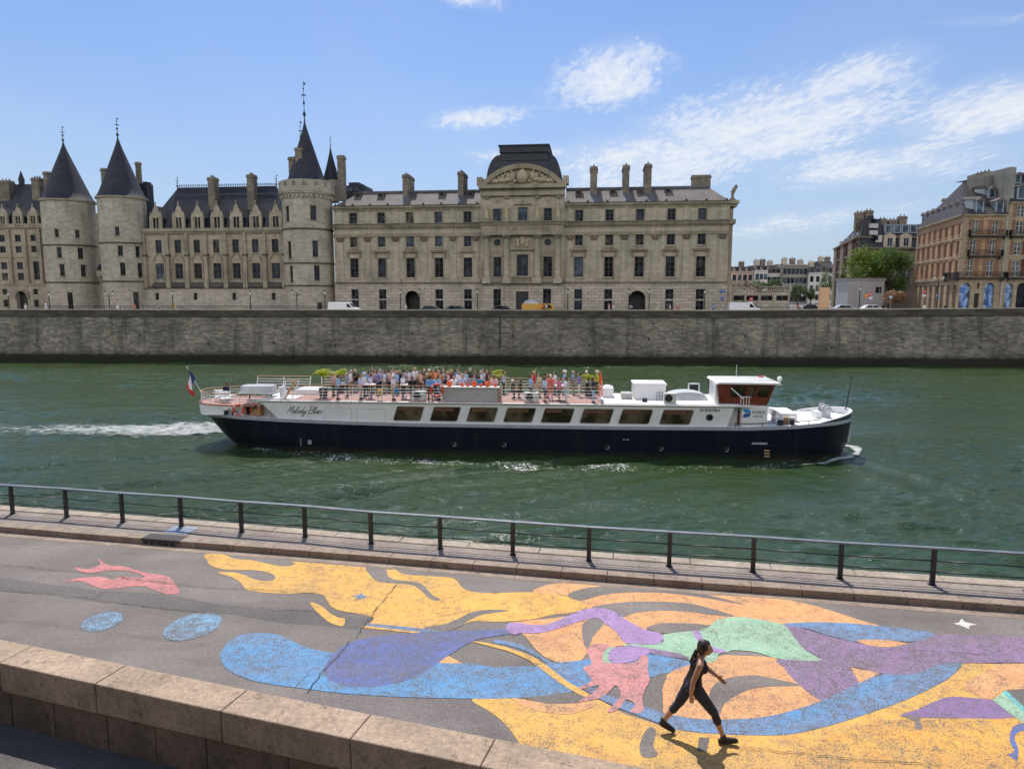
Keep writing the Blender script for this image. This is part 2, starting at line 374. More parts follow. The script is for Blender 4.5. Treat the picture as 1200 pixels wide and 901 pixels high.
def leaf(name, a, b, trans=.25):
    t = NT(name); oi = t.n('ShaderNodeNewGeometry')
    t.col(t.mix(oi.outputs['Random Per Island'], a, b)); t.set(Roughness=.6, Specular_IOR_Level=.25)
    tr = t.n('ShaderNodeBsdfTranslucent'); t.l(t.mix(oi.outputs['Random Per Island'], tuple(x * 1.3 for x in a), tuple(x * 1.5 for x in b)), tr.inputs[0])
    ms = t.n('ShaderNodeMixShader'); ms.inputs[0].default_value = trans
    t.l(t.b.outputs[0], ms.inputs[1]); t.l(tr.outputs[0], ms.inputs[2]); t.l(ms.outputs[0], t.out.inputs[0]); return t.mat
leaf('leaf_dark', (.045,.085,.016), (.11,.17,.03), .35); leaf('leaf_mid', (.075,.13,.02), (.18,.24,.04), .4); leaf('leaf_dry', (.20,.11,.055), (.36,.23,.12)); leaf('leaf_palm', (.20,.25,.012), (.40,.42,.03), .4); leaf('leaf_far', (.06,.10,.035), (.12,.17,.06))
M = MAT

SUN_EL, SUN_AZ = 60.0, -10.0       # degrees; azimuth measured from straight ahead (+Y), minus is to the left
sd = bpy.data.lights.new('sun', 'SUN'); so = bpy.data.objects.new('sun', sd); COL.objects.link(so)
sd.energy = 3.8; sd.angle = R(.53); sd.color = (1, .95, .87)
sv = Vector((math.sin(R(SUN_AZ)) * math.cos(R(SUN_EL)), math.cos(R(SUN_AZ)) * math.cos(R(SUN_EL)), math.sin(R(SUN_EL))))
so.rotation_euler = sv.to_track_quat('Z', 'Y').to_euler(); so.location = (0, 40, 120)
w = bpy.data.worlds.new('World'); scene.world = w; w.use_nodes = True
wt = w.node_tree; bg = wt.nodes['Background']; bg.inputs['Strength'].default_value = .15
def wn(k, **kw):
    nd = wt.nodes.new(k)
    for a, b in kw.items(): setattr(nd, a, b)
    return nd
sky = wn('ShaderNodeTexSky', sky_type='NISHITA'); sky.sun_disc = False; sky.sun_elevation = R(SUN_EL); sky.sun_rotation = R(SUN_AZ)
sky.altitude = 50; sky.air_density = 1.0; sky.dust_density = .6; sky.ozone_density = 2.5
tc = wn('ShaderNodeTexCoord'); sx = wn('ShaderNodeSeparateXYZ'); wt.links.new(tc.outputs['Generated'], sx.inputs[0])
def wm(op, a, b=None, c=None):
    m = wn('ShaderNodeMath', operation=op)
    for k, v in enumerate((a, b, c)):
        if v is None: continue
        if hasattr(v, 'is_output'): wt.links.new(v, m.inputs[k])
        else: m.inputs[k].default_value = v
    return m.outputs[0]
def wramp(src, stops):
    r = wn('ShaderNodeValToRGB'); e = r.color_ramp.elements
    while len(e) < len(stops): e.new(.5)
    for k, (p, c) in enumerate(stops): e[k].position = p; e[k].color = (c, c, c, 1)
    wt.links.new(src, r.inputs[0]); return r.outputs[0]
SKYTINT = (.41, .54, .74, 1); HAZEC = (2.75, 3.25, 3.85, 1); CLOUDC = (4.6, 4.75, 5.0, 1); NORTHC = (14.5, 13.8, 13.0, 1)
zc = wm('MAXIMUM', sx.outputs[2], .02)
cx_ = wm('DIVIDE', sx.outputs[0], wm('ADD', zc, .08)); cy_ = wm('DIVIDE', sx.outputs[1], wm('ADD', zc, .08))
cv = wn('ShaderNodeCombineXYZ'); wt.links.new(cx_, cv.inputs[0]); wt.links.new(cy_, cv.inputs[1])
def wnoise(scale, detail, rough, sc=(1,1,1), rot=0, loc=(0,0,0), dist=0):
    mp = wn('ShaderNodeMapping'); mp.inputs['Scale'].default_value = sc; mp.inputs['Rotation'].default_value = (0,0,rot); mp.inputs['Location'].default_value = loc
    wt.links.new(cv.outputs[0], mp.inputs[0])
    n = wn('ShaderNodeTexNoise'); n.inputs['Scale'].default_value = scale; n.inputs['Detail'].default_value = detail; n.inputs['Roughness'].default_value = rough; n.inputs['Distortion'].default_value = dist
    wt.links.new(mp.outputs[0], n.inputs['Vector']); return n.outputs['Fac']
AZ = wm('ARCTAN2', sx.outputs[0], sx.outputs[1]); EL = wm('ARCSINE', sx.outputs[2])
def blob(az, el, ra, re, tilt=0, p=1.0):
    """a soft bank of cloud at a compass bearing and height in the sky (degrees)"""
    da = wm('SUBTRACT', AZ, R(az)); de = wm('SUBTRACT', EL, R(el))
    c, s = math.cos(R(tilt)), math.sin(R(tilt))
    x = wm('ADD', wm('MULTIPLY', da, c), wm('MULTIPLY', de, s)); y = wm('SUBTRACT', wm('MULTIPLY', de, c), wm('MULTIPLY', da, s))
    q = wm('ADD', wm('POWER', wm('DIVIDE', x, R(ra)), 2.0), wm('POWER', wm('DIVIDE', y, R(re)), 2.0))
    return wm('MULTIPLY', wm('POWER', 2.718, wm('MULTIPLY', q, -1.0)), p)
BANKS = [(7.6,16.4,4.0,2.2,12,.9),(19,12.2,9,2.6,5,1.0),(12,10.2,9,2.0,2,.95),(24.5,14.6,4.5,1.5,14,.85),(-2.6,13.4,3.6,.8,4,.75),(1.5,10.8,5,.7,2,.6),(33.5,11.8,6,1.8,3,.9),(27,9,9,1.4,2,.7),(-9.5,23,6,.9,-8,.85),(-4,21.8,4,.9,-12,.7),(21,5.2,10,.9,6,.45),(33,17,5,.4,-8,.3),(60,14,14,6,0,.7),(-75,30,16,7,0,.7)]
NORTH = [(115,20,34,11,0,1.0),(178,22,45,12,0,1.0),(-178,22,45,12,0,1.0),(-120,20,40,11,0,1.0)]   # unseen cloud banks added behind the viewer to light the shaded facades
acc = None
for bk in BANKS:
    q = blob(*bk); acc = q if acc is None else wm('MAXIMUM', acc, q)
nacc = None
for bk in NORTH:
    q = blob(*bk); nacc = q if nacc is None else wm('MAXIMUM', nacc, q)
fluff = wnoise(2.6, 8, .62, (1, .7, 1), R(20), (3.1, 1.7, 0), .4); ripple = wnoise(26, 4, .6, (1, .42, 1), R(24), (0, 0, 0), .5)
veil = wnoise(.8, 5, .55, (1, .4, 1), R(35), (5.2, 2.3, 0))
dens = wm('ADD', wm('MULTIPLY', fluff, .56), wm('MULTIPLY', ripple, .44))
cover = wm('SUBTRACT', wm('ADD', wm('MULTIPLY', acc, .62), wm('MULTIPLY', dens, 2.3)), 1.27)
cl = wm('MULTIPLY', wramp(cover, [(.0, 0.0), (.28, .62), (.6, 1.0)]), wramp(acc, [(.05, 0.0), (.4, 1.0)]))
thin = wm('MULTIPLY', wramp(veil, [(.45, 0.0), (.8, 1.0)]), .10)
low = wramp(EL, [(.0, .88), (.12, .62), (.28, .28), (.5, .04)])
soft = wm('MULTIPLY', wramp(wm('ADD', acc, wm('MULTIPLY', wm('SUBTRACT', veil, .5), .5)), [(.15, 0.0), (.95, 1.0)]), .46)
fac = wm('MINIMUM', wm('ADD', wm('MAXIMUM', wm('MULTIPLY', cl, .88), soft), thin), 1.0)
nfac = wramp(wm('SUBTRACT', wm('ADD', nacc, wm('MULTIPLY', dens, .6)), .42), [(.1, 0.0), (.6, 1.0)])
tint = wn('ShaderNodeMix', data_type='RGBA', blend_type='MULTIPLY'); tint.inputs[0].default_value = 1; tint.inputs[7].default_value = SKYTINT
wt.links.new(sky.outputs[0], tint.inputs[6])
def wmix(f, a, c):
    m = wn('ShaderNodeMix', data_type='RGBA'); wt.links.new(f, m.inputs[0]); wt.links.new(a, m.inputs[6]); m.inputs[7].default_value = c; return m.outputs[2]
hazy = wmix(low, tint.outputs[2], HAZEC)
southern = wmix(fac, hazy, CLOUDC)
wt.links.new(wmix(nfac, southern, NORTHC), bg.inputs['Color'])

vs = scene.view_settings; vs.view_transform = 'Standard'; vs.look = 'None'; vs.gamma = 1; vs.exposure = .34; vs.use_curve_mapping = False
scene.cycles.use_denoising = True; scene.cycles.max_bounces = 6; scene.cycles.diffuse_bounces = 3; scene.cycles.glossy_bounces = 3; scene.cycles.transparent_max_bounces = 8; scene.cycles.sample_clamp_indirect = 3; scene.cycles.sample_clamp_direct = 9
scene.cycles.caustics_reflective = False; scene.cycles.caustics_refractive = False
# ================================================================== THE NEAR BANK
ROADZ = 3.5; WALKZ = ROADZ + .17; COPZ = 4.6
def poly_ext(pts, a=60, b=60):
    p = [Vector((q[0], q[1])) for q in pts]
    d0 = (p[0] - p[1]).normalized(); d1 = (p[-1] - p[-2]).normalized()
    d0 = (p[0] - p[min(3, len(p) - 1)]).normalized(); d1 = (p[-1] - p[-min(4, len(p))]).normalized()
    return [p[0] + d0 * a] + p + [p[-1] + d1 * b]
def resample(p, step):
    out = [p[0].copy()]; acc = 0
    for a, b in zip(p[:-1], p[1:]):
        L = (b - a).length; t = step - acc
        while t < L:
            out.append(a + (b - a) * (t / L)); t += step
        acc = (acc + L) % step
    out.append(p[-1]); return out
def offset(p, d):
    out = []
    for i in range(len(p)):
        t = (p[min(i + 1, len(p) - 1)] - p[max(i - 1, 0)]).normalized()
        out.append(p[i] + Vector((-t.y, t.x)) * d)
    return out
def smooth_line(p, it=3):
    for _ in range(it):
        p = [p[0]] + [(p[i-1] + p[i] * 2 + p[i+1]) / 4 for i in range(1, len(p) - 1)] + [p[-1]]
    return p
kerb_px = [(0,623),(153,637),(400,655),(580,671),(750,685.4),(920,698),(1030,705),(1200,719)]
kerb = smooth_line(resample(poly_ext([on_z(u, v, ROADZ) for u, v in kerb_px]), 1.15), 12)
edge_d = None
posts_px = [(15,601.7),(78.3,606),(144,611.7),(212.7,616.7),(283.3,623.3),(357.7,629),(435,637),(516,643),(601,650),(690,657),(784,663.5),(882,670),(984,678),(1092,685)]
post_xy = [on_z(u, v, WALKZ) for u, v in posts_px]
rail_line = smooth_line(resample(poly_ext([(p.x, p.y) for p in post_xy], 45, 45), 1.0), 10)
quay = offset(rail_line, .62)                                   # river edge of the bank
def near(p, line):
    return min(line, key=lambda q: (q - p).length)

cop_far_px = [(0,748.3),(143,777.7),(286.7,806.7),(400,829),(580,864.5),(651,879),(722,892)]
cop_near_px = [(0,779),(110,801),(260,831.7),(400,862),(582,901)]
cf = smooth_line(resample(poly_ext([on_z(u, v, COPZ) for u, v in cop_far_px], 30, 30), .7), 8)
cn = [q for q in offset(cf, -.60)]
mb = MB(); base = offset(cf, -.3)
for a, b in zip(kerb[:-1], kerb[1:]):
    pass
n = 160
def even(p, n):
    L = [0]
    for a, b in zip(p[:-1], p[1:]): L.append(L[-1] + (b - a).length)
    out = []; k = 0
    for i in range(n + 1):
        s = L[-1] * i / n
        while k < len(L) - 2 and L[k + 1] < s: k += 1
        t = (s - L[k]) / max(1e-9, L[k + 1] - L[k]); out.append(p[k] + (p[k + 1] - p[k]) * min(1, t))
    return out
mb.poly([(-120, -12, ROADZ), (90, -12, ROADZ)] + [(q.x, q.y, ROADZ) for q in reversed(kerb)])
tag(mb.build('road', M['asphalt']), kind='structure')
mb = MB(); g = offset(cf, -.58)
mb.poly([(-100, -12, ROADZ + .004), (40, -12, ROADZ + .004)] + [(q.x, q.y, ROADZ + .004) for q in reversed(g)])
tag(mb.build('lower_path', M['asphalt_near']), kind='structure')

mb = MB(); k2 = offset(kerb, -.30)
for i, (a, b, c, d) in enumerate(zip(kerb[:-1], kerb[1:], k2[1:], k2[:-1])):
    for h in range(2):
        t0, t1 = h * .5 + .006, h * .5 + .494
        p = [d + (c - d) * t0, d + (c - d) * t1, a + (b - a) * t1, a + (b - a) * t0]
        mb.poly([(q.x, q.y, ROADZ + .005) for q in p])
tag(mb.build('gutter', M['kerb_stone']), kind='structure')
mb = MB(); ko = offset(kerb, .34)
for i, (a, b, c, d) in enumerate(zip(kerb[:-1], kerb[1:], ko[1:], ko[:-1])):
    u = (b - a) * .004
    a, b, c, d = a + u, b - u, c - u, d + u
    h = random.uniform(-.004, .004)
    mb.hexa([(a.x, a.y, ROADZ - .05), (b.x, b.y, ROADZ - .05), (c.x, c.y, ROADZ - .05), (d.x, d.y, ROADZ - .05),
             (a.x, a.y, WALKZ + .006 + h), (b.x, b.y, WALKZ + .006 + h), (c.x, c.y, WALKZ + .004 + h), (d.x, d.y, WALKZ + .004 + h)])
o = tag(mb.build('kerb', M['kerb_stone']), kind='structure'); bevel(o, .02, 2)
q_in = offset(quay, -.42)
mb = MB(); A = even(kerb, n); B = even(q_in, n)
A = offset(kerb, .30)
pa = [(q.x, q.y) for q in A]; pb = [(q.x, q.y) for q in q_in]
mb.poly([(x, y, WALKZ) for x, y in pa] + [(x, y, WALKZ) for x, y in reversed(pb)])
tag(mb.build('pavement', M['pavement']), kind='structure')
mb = MB()
for a, b, c, d in zip(q_in[:-1:2], q_in[2::2], quay[2::2], quay[:-1:2]):
    u = (b - a).normalized() * .006; a, b, c, d = a + u, b - u, c - u, d + u
    mb.hexa([(a.x, a.y, 3.2), (b.x, b.y, 3.2), (c.x, c.y, 3.2), (d.x, d.y, 3.2), (a.x, a.y, WALKZ + .03), (b.x, b.y, WALKZ + .03), (c.x, c.y, WALKZ + .03), (d.x, d.y, WALKZ + .03)])
o = tag(mb.build('quay_edge', M['edge_stone']), kind='structure'); bevel(o, .03, 2)
mb = MB(); L = 0
for a, b in zip(quay[:-1], quay[1:]):
    mb.poly([(a.x, a.y - .05, -2), (b.x, b.y - .05, -2), (b.x, b.y - .05, 3.3), (a.x, a.y - .05, 3.3)], 0, [(L, -2), (L + 1, -2), (L + 1, 3.3), (L, 3.3)]); L += 1
tag(mb.build('river_wall', M['quay_stone']), 'low stone river wall under the near railing, below the painted road', 'wall')

rail = empty('railing', (post_xy[6].x, post_xy[6].y, WALKZ), 0, 'dark steel guard railing with one handrail and two thin bars along the near river edge', 'railing')
ref = post_xy[6]
RH = .92
d_l = (post_xy[0] - post_xy[2]) / 2; d_r = (post_xy[-1] - post_xy[-3]) / 2
allposts = [post_xy[0] + d_l * k for k in (3, 2, 1)] + post_xy + [post_xy[-1] + d_r * k for k in (1, 2)]
pm = MB(); pm.box(-.055, .055, -.035, .035, 0, RH - .02); pm.box(-.085, .085, -.06, .06, 0, .02); pm.box(-.035, .035, -.05, .05, RH - .22, RH - .01)
for z in (.33, .60): pm.cyl((0, -.055, z), (0, .055, z), .026, None, 8)
pme = pm.mesh('post', M['rail_steel'])
for i, p in enumerate(allposts):
    o = bpy.data.objects.new('post', pme); COL.objects.link(o); o.parent = rail
    o.location = (p.x - ref.x, p.y - ref.y, 0)
    q = allposts[min(i + 1, len(allposts) - 1)] - allposts[max(i - 1, 0)]
    o.rotation_euler = (0, 0, math.atan2(q.y, q.x))
def along(z): return [(p.x - ref.x, p.y - ref.y, z) for p in allposts]
mb = MB()
for a, b in zip(along(RH)[:-1], along(RH)[1:]):
    a = Vector(a); b = Vector(b); t = (b - a).normalized(); nn = Vector((-t.y, t.x, 0)) * .065
    mb.hexa([a - nn - Vector((0,0,.025)), b - nn - Vector((0,0,.025)), b + nn - Vector((0,0,.025)), a + nn - Vector((0,0,.025)), a - nn + Vector((0,0,.02)), b - nn + Vector((0,0,.02)), b + nn + Vector((0,0,.02)), a + nn + Vector((0,0,.02))])
bevel(mb.build('handrail', M['rail_top'], rail), .012, 2)
for z in (.33, .60):
    mb = MB(); mb.tube(along(z), .018, 8); mb.build('rail_bar', M['rail_steel'], rail, True)

dp = on_z(174, 631, WALKZ); k = min(range(len(kerb)), key=lambda i: (kerb[i] - Vector((dp.x, dp.y))).length)
t2 = (kerb[k + 1] - kerb[k]).normalized()
dr = empty('street_drain', (kerb[k].x, kerb[k].y, ROADZ), math.atan2(t2.y, t2.x), 'dark iron drain inlet set in the kerb with a steel cover plate behind', 'drain')
mb = MB()
for i in range(5): mb.box(-.55 + i * .22, -.55 + i * .22 + .15, -.02, .02, .03, .11)
mb.build('inlet_slot', M['vent_black'], dr)
mb = MB(); mb.box(-.62, .62, -.014, .42, .10, .185)
for i in range(9): mb.box(-.55 + i * .13, -.5 + i * .13, .05, .37, .185, .197)
bevel(mb.build('inlet_cover', M['grate_iron'], dr), .008)
mb = MB(); mb.box(-.36, .42, .55, 1.15, .165, .182); bevel(mb.build('cover_plate', M['plate_steel'], dr), .006)

par = empty('stone_parapet', (cf[0].x, cf[0].y, ROADZ), 0, 'low parapet of pale limestone coping blocks at the bottom of the view, front in shade', 'wall')
L0 = Vector((cf[0].x, cf[0].y, ROADZ))
u_joint = [on_z(u, v, COPZ) for u, v in ((-5,778),(110,801),(260,831.7),(413,865),(560,897))]
jl = [min(range(len(cn)), key=lambda i: (cn[i] - Vector((q.x, q.y))).length) for q in u_joint]
fine_f = even(cf, 900); fine_n = even(cn, 900)
jt = [min(range(901), key=lambda i: (fine_n[i] - Vector((q.x, q.y))).length) for q in u_joint]
stepj = jt[2] - jt[1]
js = [jt[0] - stepj * k for k in range(6, 0, -1)] + jt + [jt[-1] + stepj * k for k in range(1, 6)]
js = [j for j in js if 0 <= j <= 900]
def block(name, i0, i1, in0, in1, z0, z1, mat, gap=.006):
    mb = MB(); m_ = max(2, (i1 - i0) // 4)
    idx = [i0 + (i1 - i0) * k // m_ for k in range(m_ + 1)]
    top = []
    for k in idx:
        a, b = fine_f[k], fine_n[k]; d = (b - a).normalized()
        top.append((a - d * in0, b + d * in1))
    t = (top[-1][0] - top[0][0]).normalized() * gap
    top[0] = (top[0][0] + t, top[0][1] + t); top[-1] = (top[-1][0] - t, top[-1][1] - t)
    pts = []
    for f, nn in top: pts += [(nn.x - L0.x, nn.y - L0.y, z0), (f.x - L0.x, f.y - L0.y, z0), (f.x - L0.x, f.y - L0.y, z1), (nn.x - L0.x, nn.y - L0.y, z1)]
    fs = []
    for k in range(m_):
        a = 4 * k; b = a + 4
        for e in range(4): fs.append((a + e, a + (e + 1) % 4, b + (e + 1) % 4, b + e))
    fs += [(3, 2, 1, 0), (4*m_, 4*m_+1, 4*m_+2, 4*m_+3)]
    mb.add(pts, fs); o = mb.build(name, mat, par); bevel(o, .022, 3); return o
for a, b in zip(js[:-1], js[1:]):
    if b - a < 3: continue
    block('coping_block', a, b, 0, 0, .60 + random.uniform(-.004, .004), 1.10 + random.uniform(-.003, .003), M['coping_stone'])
off = int(stepj * .47)
for a, b in zip(js[:-1], js[1:]):
    mid = a + int((b - a) * random.choice((.42, .55, .62)))
    for p_, q_ in ((a + off, mid + off), (mid + off, b + off)):
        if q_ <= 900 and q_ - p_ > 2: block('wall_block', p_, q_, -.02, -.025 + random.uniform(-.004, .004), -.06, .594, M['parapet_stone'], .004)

def m1(x, y): return (220 + x / 3.0, 620 + y / 3.0)
def m2(x, y): return (580 + x / 3.529, 650 + y / 3.529)
def m3(x, y): return (860 + x / 3.529, 650 + y / 3.529)
def ml(x, y): return (0 + x / 3.0, 560 + y / 3.0)
def catmull(p, sub=4):
    out = []; n = len(p)
    for i in range(n):
        p0, p1, p2, p3 = p[i-1], p[i], p[(i+1) % n], p[(i+2) % n]
        for k in range(sub):
            t = k / sub
            out.append(p1 + ((p2 - p0) * t + (p0*2 - p1*5 + p2*4 - p3) * t*t + (p1*3 - p0 - p2*3 + p3) * t**3) * .5)
    return out
mural = empty('road_mural', (0, 14, ROADZ), 0, 'worn colourful mural of yellow, blue, orange and purple swirls painted on the road', 'mural')
SHAPES = {}
def shape(name, mat, level, *segs, smooth=True):
    px = []
    for fn, pts in segs: px += [fn(*p) for p in pts]
    w_ = [on_z(u, v, ROADZ) for u, v in px]
    w_ = [Vector((p.x, p.y)) for p in w_]
    if smooth: w_ = catmull(w_)
    ar = sum(a.x * b.y - b.x * a.y for a, b in zip(w_, w_[1:] + w_[:1]))
    if ar < 0: w_.reverse()
    mb = MB(); SHAPES[level] = SHAPES.get(level, 0) + 1
    mb.poly([(p.x, p.y - 14, .006 + .0016 * level + .00012 * SHAPES[level]) for p in w_])
    return mb.build(name, M[mat], mural)
bl = lambda x, y: (x, y)
shape('yellow_swirl', 'paint_yellow', 0, (m1, [(60,88),(130,90),(165,104),(230,110),(300,126),(350,130),(378,122),(366,114),(430,118),(520,125),(628,134),(700,142),(730,142),(760,158),(850,165),(920,170),(945,180),(965,205),(1000,220),(1080,225)]),
      (m2, [(0,158),(160,155),(290,170),(350,190),(382,212),(330,238),(240,248),(150,268),(60,275),(0,278)]),
      (m1, [(1070,325),(1000,325),(955,342),(920,355),(880,362),(780,352),(700,347),(640,336),(655,312),(600,297),(540,287),(505,272),(488,248),(472,230),(420,224),(340,227),(250,221),(205,212),(185,187),(150,167),(105,152),(160,152),(195,160),(240,178),(290,182),(308,172),(298,158),(260,147),(200,143),(140,143),(85,130),(68,110)]))
shape('yellow_flame', 'paint_yellow', 0, (m1, [(430,256),(470,270),(500,295),(530,310),(552,314),(545,340),(500,328),(470,305),(445,280)]))
shape('orange_field', 'paint_orange', 1, (m2, [(160,155),(200,130),(260,118),(330,120),(440,130),(560,140),(700,150),(850,165)]), (m3, [(0,172),(100,177),(220,188),(330,210),(430,240),(520,270),(605,295),(520,292),(400,284),(210,288)]),
      (m2, [(1100,280),(1000,268),(880,292),(640,305),(540,372),(400,392),(350,440),(250,442),(180,402),(122,335),(60,290),(100,276),(240,262),(330,246),(382,212),(300,170)]))
shape('grey_stripe', 'asphalt', 2, (m2, [(300,170),(330,150),(400,135),(480,131),(600,141),(750,151),(870,166),(960,186),(1035,208),(960,195),(850,176),(700,159),(560,156),(450,166),(380,186),(340,188)]))
shape('grey_stripe', 'asphalt', 2, (m2, [(400,222),(440,208),(560,195),(700,195),(820,205),(920,230),(990,255),(900,250),(800,237),(680,232),(580,242),(535,258),(480,248)]))
shape('grey_stripe', 'asphalt', 2, (m2, [(360,300),(375,275),(420,260),(455,272),(440,300),(405,340),(385,392),(365,360)]))
shape('grey_stripe', 'asphalt', 2, (m2, [(625,302),(680,285),(760,283),(870,290),(850,314),(760,320),(690,324),(650,314)]))
shape('grey_curl', 'asphalt', 1, (m1, [(628,134),(690,140),(700,150),(705,165),(730,178),(780,183),(820,192),(845,215),(865,235),(888,247),(870,252),(845,240),(820,217),(790,197),(740,192),(690,188),(660,180),(640,160)]))
shape('grey_curl', 'asphalt', 1, (m1, [(1130,286),(1060,283),(1000,292),(950,315),(900,335),(830,347),(880,364),(955,344),(990,320),(1040,300),(1100,292)]))
shape('blue_star', 'paint_ribbon', 2, (m1, [(578,235),(600,232),(612,224),(617,233),(634,238),(612,243),(588,250),(597,240)]), smooth=False)
shape('blue_fish', 'paint_blue', 1, (m1, [(115,450),(125,418),(160,385),(210,368),(270,366),(320,372),(370,395),(430,420),(490,432),(560,445),(700,470),(870,471),(1000,474)]),
      (m2, [(0,465),(80,462),(170,460),(240,447),(380,435),(420,420),(620,410),(795,440),(790,470),(700,492),(620,512),(500,520),(410,545),(300,570),(150,588),(0,595)]),
      (m1, [(1000,596),(800,592),(650,585),(520,575),(420,562),(340,552),(250,538),(180,515),(130,485)]))
shape('blue_drop', 'paint_deep_blue', 2, (m1, [(480,490),(490,465),(510,440),(550,410),(600,390),(680,375),(760,368),(850,362),(950,358),(1050,355),(1130,350),(1130,368),(1060,380),(1000,395),(940,430),(880,470),(830,505),(760,535),(690,550),(600,555),(540,548),(500,530),(483,508)]))
shape('thin_line', 'paint_ribbon', 1, (m1, [(640,333),(760,343),(880,358),(860,364),(740,356),(630,345)]))
shape('thin_line', 'paint_yellow', 1, (m1, [(625,340),(740,353),(815,361),(800,366),(700,356),(620,347)]))
shape('orange_chip', 'paint_orange', 1, (m1, [(905,440),(968,473),(868,470)]), smooth=False)
shape('orange_round', 'paint_orange', 1, (m2, [(695,590),(688,540),(712,495),(790,460),(900,430),(950,415)]), (m3, [(0,417),(130,422),(185,435),(210,470),(260,530),(365,608),(240,650),(100,682),(0,690)]), (m2, [(930,692),(780,685),(700,660)]))
shape('grey_stripe', 'asphalt', 2, (m2, [(885,590),(900,545),(950,515),(1020,502)]), (m3, [(100,500),(200,520),(275,542),(150,546),(60,560)]), (m2, [(985,590),(945,625),(922,672),(900,650),(884,615)]))
shape('grey_stripe', 'asphalt', 2, (m2, [(655,507),(710,493),(692,560),(694,650),(652,645),(648,580)]))
shape('grey_stripe', 'asphalt', 2, (m2, [(120,592),(200,583),(300,570),(380,572),(400,590),(340,612),(230,618)]))
shape('yellow_field', 'paint_yellow', 0, (m1, [(1000,597),(1060,640),(1110,680),(1165,750),(1230,860)]), (bl, [(700,930),(900,960),(1230,975),(1320,940),(1330,760)]), (m3, [(1200,450),(945,450),(890,510),(820,550),(700,605),(560,655),(420,700),(280,735),(170,747),(0,744)]),
      (m2, [(830,735),(720,715),(640,690),(530,655),(430,600),(340,602),(130,602),(60,594)]))
shape('orange_shade', 'paint_orange', 2, (m2, [(70,594),(130,600),(230,618),(340,614),(420,610),(380,640),(300,660),(200,650),(120,630)]))
shape('blue_ribbon', 'paint_ribbon', 3, (m2, [(0,352),(70,362),(140,385),(190,420),(250,450),(320,470),(370,530),(450,575),(560,610),(640,635),(700,655),(780,672),(860,680),(930,682)]),
      (m3, [(0,680),(120,672),(240,645),(360,605),(460,560),(540,520),(600,495),(680,495),(760,490),(850,455),(945,450),(890,510),(820,550),(700,605),(560,655),(420,700),(280,735),(170,747),(0,744)]),
      (m2, [(830,735),(720,715),(620,675),(540,645),(460,610),(390,572),(330,530),(250,480),(180,425),(110,392),(40,372),(0,366)]))
shape('bright_streak', 'paint_blue', 4, (m3, [(200,665),(360,620),(480,570),(560,530),(620,505),(690,503),(640,535),(540,580),(400,640),(260,690),(150,712)]))
shape('yellow_thread', 'paint_yellow', 4, (m1, [(1000,395),(1060,402),(1120,416)]), (m2, [(60,388),(150,420),(220,463),(300,525),(388,576),(372,588),(290,545),(200,480),(130,432),(60,402)]), (m1, [(1120,428),(1060,412)]))
shape('gold_field', 'paint_gold', 1, (m3, [(480,720),(640,690),(760,680),(1160,676),(1200,690)]), (bl, [(1300,850),(1300,940),(1100,945),(950,925)]), (m3, [(250,860),(330,790)]))
shape('orange_field', 'paint_orange', 2, (m3, [(955,545),(1010,500),(1100,455),(1200,452)]), (bl, [(1290,780),(1290,812)]), (m3, [(1200,560),(1120,560),(1060,600),(1020,590)]))
shape('violet_wedge', 'paint_violet', 2, (m3, [(690,668),(760,640),(820,612),(900,588),(1060,600),(1110,615),(1165,672),(900,676)]))
shape('grey_wedge', 'paint_grey', 3, (m3, [(1120,562),(1200,555)]), (bl, [(1290,800),(1290,880)]), (m3, [(1200,645)]), smooth=False)
shape('mint_wedge', 'paint_mint', 4, (m3, [(1070,602),(1120,565),(1200,648)]), (bl, [(1270,865),(1270,890)]), (m3, [(1200,695),(1160,672)]), smooth=False)
shape('teal_line', 'paint_teal', 5, (m3, [(1110,570),(1125,562),(1205,635),(1200,655)]), smooth=False)
shape('blue_squiggle', 'paint_deep_blue', 3, (m3, [(1150,720),(1180,700),(1210,700),(1205,725),(1175,735),(1160,760),(1175,800),(1172,850),(1150,840),(1132,825),(1160,815),(1140,770)]))
shape('pink_mane', 'paint_pink', 4, (m2, [(380,400),(400,375),(450,368),(480,385),(450,410),(450,435),(500,450),(580,445),(610,415),(635,425),(630,470),(640,520),(620,560),(610,600),(615,640),(595,655),(560,650),(580,620),(545,600),(520,630),(490,650),(465,650),(500,610),(520,580),(500,540),(470,570),(430,595),(380,605),(345,610),(390,580),(430,550),(420,540),(370,555),(345,550),(400,520),(365,470),(400,450)]))
shape('mint_patch', 'paint_mint', 3, (m2, [(545,370),(690,365),(700,330),(820,315),(880,300),(920,270),(1000,258)]), (m3, [(100,268),(205,290),(240,330),(290,390),(358,432),(330,440),(180,430),(100,405),(0,395)]), (m2, [(960,405),(930,405),(910,440),(840,445),(750,420),(650,395),(545,382)]))
shape('mint_crescent', 'paint_mint', 5, (m2, [(445,425),(455,398),(480,382),(500,384),(482,400),(472,425),(478,448),(455,446)]))
shape('purple_patch', 'paint_lilac', 5, (m2, [(470,412),(490,388),(560,380),(620,387),(640,407),(600,422),(580,440),(520,450),(476,446)]))
shape('purple_line', 'paint_purple', 4, (m2, [(545,374),(650,390),(760,410),(805,432),(700,420),(620,402)]))
shape('purple_line', 'paint_lilac', 4, (m2, [(820,315),(845,315),(860,350),(900,382),(955,398),(920,408),(870,387),(832,350)]))
shape('lilac_arm', 'paint_lilac', 5, (m2, [(45,300),(60,285),(100,283),(160,292),(230,285),(300,255),(360,230),(430,222),(490,235),(550,275),(620,310),(680,325),(695,345),(685,365),(640,372),(540,365),(510,330),(470,295),(420,262),(340,280),(250,310),(180,325),(110,325),(80,332),(55,320)]))
